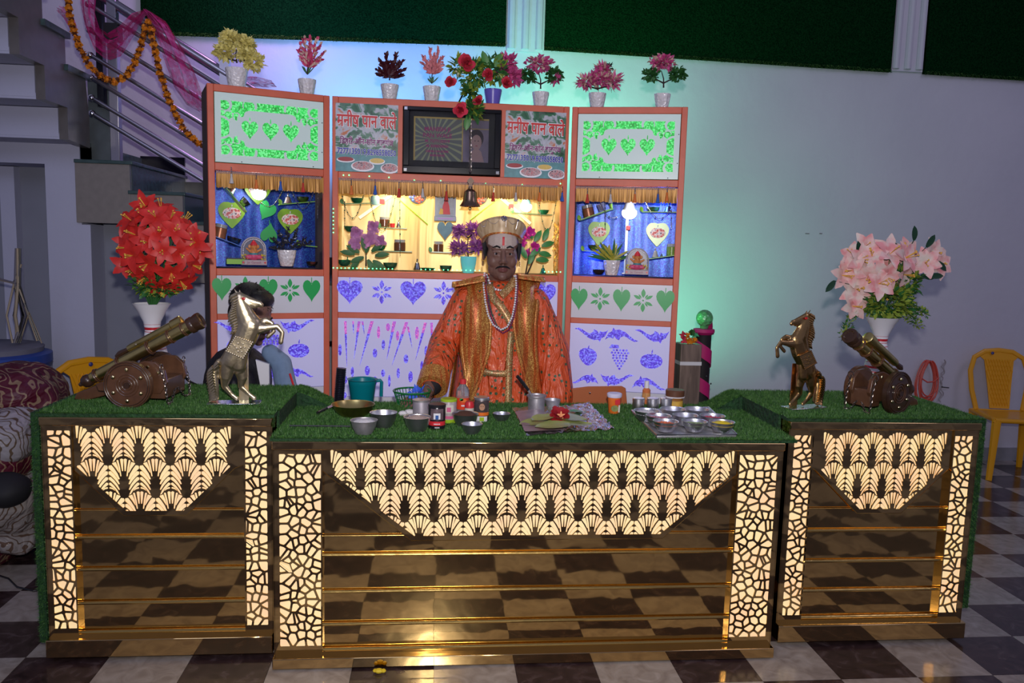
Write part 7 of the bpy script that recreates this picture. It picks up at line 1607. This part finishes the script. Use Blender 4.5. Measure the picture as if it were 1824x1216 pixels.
# pillar wrapped in pink cloth with green glass ball; wooden post
pz = at(1254, 585, 4.65); t = thing('wrapped_pillar', 'black pillar wound with a magenta cloth spiral right of the cabinets', 'pillar', (pz.x, 4.65, 0)); MB().lathe([(.055, 0), (.05, .02), (.046, pz.z-.02), (.001, pz.z-.02)], 20).build('pillar', mat('black_cloth', (.012, .008, .010), .7), t); MG = mat('magenta_cloth', (.48, .01, .14), .6)
MB().lathe([(.05, pz.z-.035), (.064, pz.z-.02), (.062, pz.z-.002), (.001, pz.z)], 18).build('top_ruffle', MG, t)
b = MB(); vs = []; n = 150
for i in range(n+1):
    a = i*.19; z = pz.z-.03-i*.0062
    for d_ in (0, .085): vs.append((math.cos(a)*.0535, math.sin(a)*.0535, z+d_*(1 if i else .5)))
b.add(vs, [(2*i, 2*i+1, 2*i+3, 2*i+2) for i in range(n)]); b.build('spiral_band', MG, t); fz_ = MB()
for i in range(26): a = i*.98; z = pz.z-.03-i*.05; fz_.sph((math.cos(a)*.058, math.sin(a)*.058, z), .006, 5)
stuff(fz_.build('beads', mat('dark_bead', (.02, .03, .03), .3), t))
t = thing('glass_globe', 'green lit glass ball on top of the wrapped pillar', 'globe', (pz.x, 4.65, pz.z)); MB().lathe([(.022, .0), (.026, .012), (.018, .02)], 16).build('foot', GLSH, t); MB().sph((0, 0, .062), (.050, .050, .052), 20).build('globe', custom('green_crackle_glass', lambda n: (n.b.inputs['Base Color'].__setattr__('default_value', (.18, .50, .22, 1)), n.b.inputs['Roughness'].__setattr__('default_value', .15), n.b.inputs['Transmission Weight'].__setattr__('default_value', .5), n.bump(n.voro(n.coord(), 60), .8, .01)), (.2, .5, .2)), t)
light('globe_glow', 'POINT', (pz.x-.10, 4.6, pz.z+.07), .35, (.2, 1, .4), .03)
wp = at(1231, 614, 4.25); t = thing('wooden_post', 'squared wooden post with a band of silver tape beside the right cabinet', 'post', (wp.x+.01, 4.32, 0)); h = wp.z; WD = custom('weathered_timber', lambda n: (n.link(n.ramp(n.noise(n.coord((18, 18, 2)), 2, 4, 1), [(.3, (.10, .07, .055)), (.7, (.24, .17, .13))]), n.b.inputs['Base Color'])), (.2, .15, .1))
MB().box((-.062, -.06, 0), (.056, .06, h)).build('timber', WD, t, bevel=.004); MB().box((-.064, -.062, h-.115), (.058, .062, h-.095)).build('tape_band', mat('silver_tape', (.7, .7, .7), .3), t)
t = thing('flower_heap', 'small heap of orange and red flowers on the wooden post', 'flowers', (wp.x+.0, 4.30, h))
for i, (x, z, m) in enumerate(((-.03, .02, RSE), (.0, .018, MARI), (.025, .02, MARI), (-.01, .045, MARI), (-.035, .05, RSE), (.03, .05, mat('mint_petal', (.1, .6, .3), .5)), (.015, .06, LEAFG))):
    b = MB()
    for k_ in range(18): d = Vector((rnd(-1, 1), rnd(-1, 1), rnd(-1, 1))).normalized(); b.leaf((x, rnd(-.02, .0), z), d, d.orthogonal(), .022, .016, 0, .1, .3, .1, 2)
    b.build('flower', m, t)
# drum, cables, cloth bundles at left
dr = thing('plastic_drum', 'blue plastic drum with a grey lid behind the cloth bundles', 'drum', (-2.27, 4.30, 0)); BL = mat('blue_plastic', (.02, .06, .30), .45, var=.2, vs=6)
MB().lathe([(.25, 0), (.27, .02), (.285, .3), (.28, .32), (.285, .34), (.285, .65), (.28, .67), (.288, .69), (.285, .88), (.30, .885), (.30, .93), (.27, .94), (.001, .94)], 40).build('drum_body', BL, dr); MB().lathe([(.001, .94), (.26, .94), (.265, .965), (.24, .975), (.001, .978)], 36).build('lid', mat('dusty_grey_lid', (.16, .16, .20), .8, var=.3, vs=9), dr)
cb = thing('cable_bundle', 'bundle of dark wires standing on the blue drum', 'cables', at(32, 610, 4.3)); kk_ = 4.3/F
for i in range(11):
    m = (BLACKP, mat('tan_wire', (.30, .24, .16), .5), mat('grey_wire', (.12, .11, .13), .5))[i % 3]; x = rnd(-.02, .02); tops = [(.02, .48), (-.11, .33), (.03, .40), (.10, .01)][i % 4]
    MB().tube([(x, rnd(-.02, .02), .0), (x+rnd(-.03, .05), rnd(-.03, .03), .14), (x+.01, 0, .30), (tops[0]+rnd(-.01, .01), 0, tops[1])], rnd(.004, .008), 6).build('wire', m, cb)
MB().tube([(.01, 0, .0), (.07, -.02, .16), (.11, -.02, .05), (.12, -.01, -.0)], .003, 6).build('wire', MC['tan_wire'], cb)
def _broc(c1, c2, rough, metal):
    def f(n):
        co = n.coord(); nz_ = n.noise(co, 4, 2, 2.5); w_ = n.new('ShaderNodeTexWave', wave_type='RINGS'); w_.inputs['Scale'].default_value = 8.5; w_.inputs['Distortion'].default_value = 22; w_.inputs['Detail'].default_value = 1.5; w_.inputs['Detail Scale'].default_value = 1.2; n.link(co, w_.inputs[0])
        n.link(n.ramp(w_.outputs['Fac'], [(.80, c1), (.86, c2)]), n.b.inputs['Base Color']); n.b.inputs['Roughness'].default_value = rough; n.b.inputs['Metallic'].default_value = metal; n.bump(n.noise(co, 7, 3, 1), .8, .05)
    return f
MARB_ = custom('maroon_scroll_brocade', _broc((.085, .004, .018), (.26, .17, .10), .5, 0), (.1, .01, .02)); WHB = custom('white_scroll_brocade', _broc((.34, .32, .34), (.12, .08, .05), .4, 0), (.4, .4, .4)); SAT = custom('silver_satin', _broc((.42, .38, .36), (.16, .10, .07), .25, .2), (.4, .4, .4))
def bundle(label, px, py, rx, rz, m, Y, ry=.28, amp=.25):
    c = at(px, py, Y); b = MB(); b.sph((0, 0, 0), (rx*Y/F, ry, rz*Y/F), 48); vs = []
    for v in b.v: q = Vector(v); nq = noise.noise(q*4+Vector((px, 0, 0))); k = 1+amp*nq+.10*noise.noise(q*11); vs.append((v[0]*k, v[1]*k, max(v[2]*k, -c.z)))
    b.v = vs; o = b.build('cloth_bundle', m, None, c, smooth=60); return tag(o, label, 'cloth bundle', 'piled cloth bundles at the left')
bundle('maroon scroll patterned cloth bundle on top of the pile at left', 25, 715, 78, 62, MARB_, 4.0)
bundle('white cloth bundle with brown scrolls in the middle of the pile', 22, 768, 66, 52, WHB, 3.85)
bundle('maroon cloth bundle under the white one in the pile', 10, 815, 62, 40, MARB_, 3.80)
bundle('crumpled silver satin bundle at the bottom front of the pile', 30, 905, 66, 80, SAT, 3.78, .26, .35)
bundle('maroon cloth bundle lowest at the left edge', -15, 960, 50, 70, MARB_, 3.90, .25)
bundle('small black bag lying on the silver satin bundle', 12, 872, 42, 30, mat('black_fabric', (.012, .012, .014), .7), 3.58, .10, .3)
t = MB().tube([on(-10, 1022, .006), on(15, 1030, .006), on(30, 1045, .006), on(60, 1052, .006), on(95, 1045, .006)], .004, 6).build('floor_wire', BLACKP); tag(t, 'thin black wire lying on the tiles at the left edge', 'wire')
b = MB(); 
for i, m in enumerate((0, 1, 0)): b.tube([at(325+i*3, 668+i*3, 3.6), at(340, 680+i*2, 3.6), at(362, 690, 3.65)], .004, 5)
t = b.build('loose_wires', BLACKP); tag(t, 'loose black wires on the turf behind the left horse', 'wires')
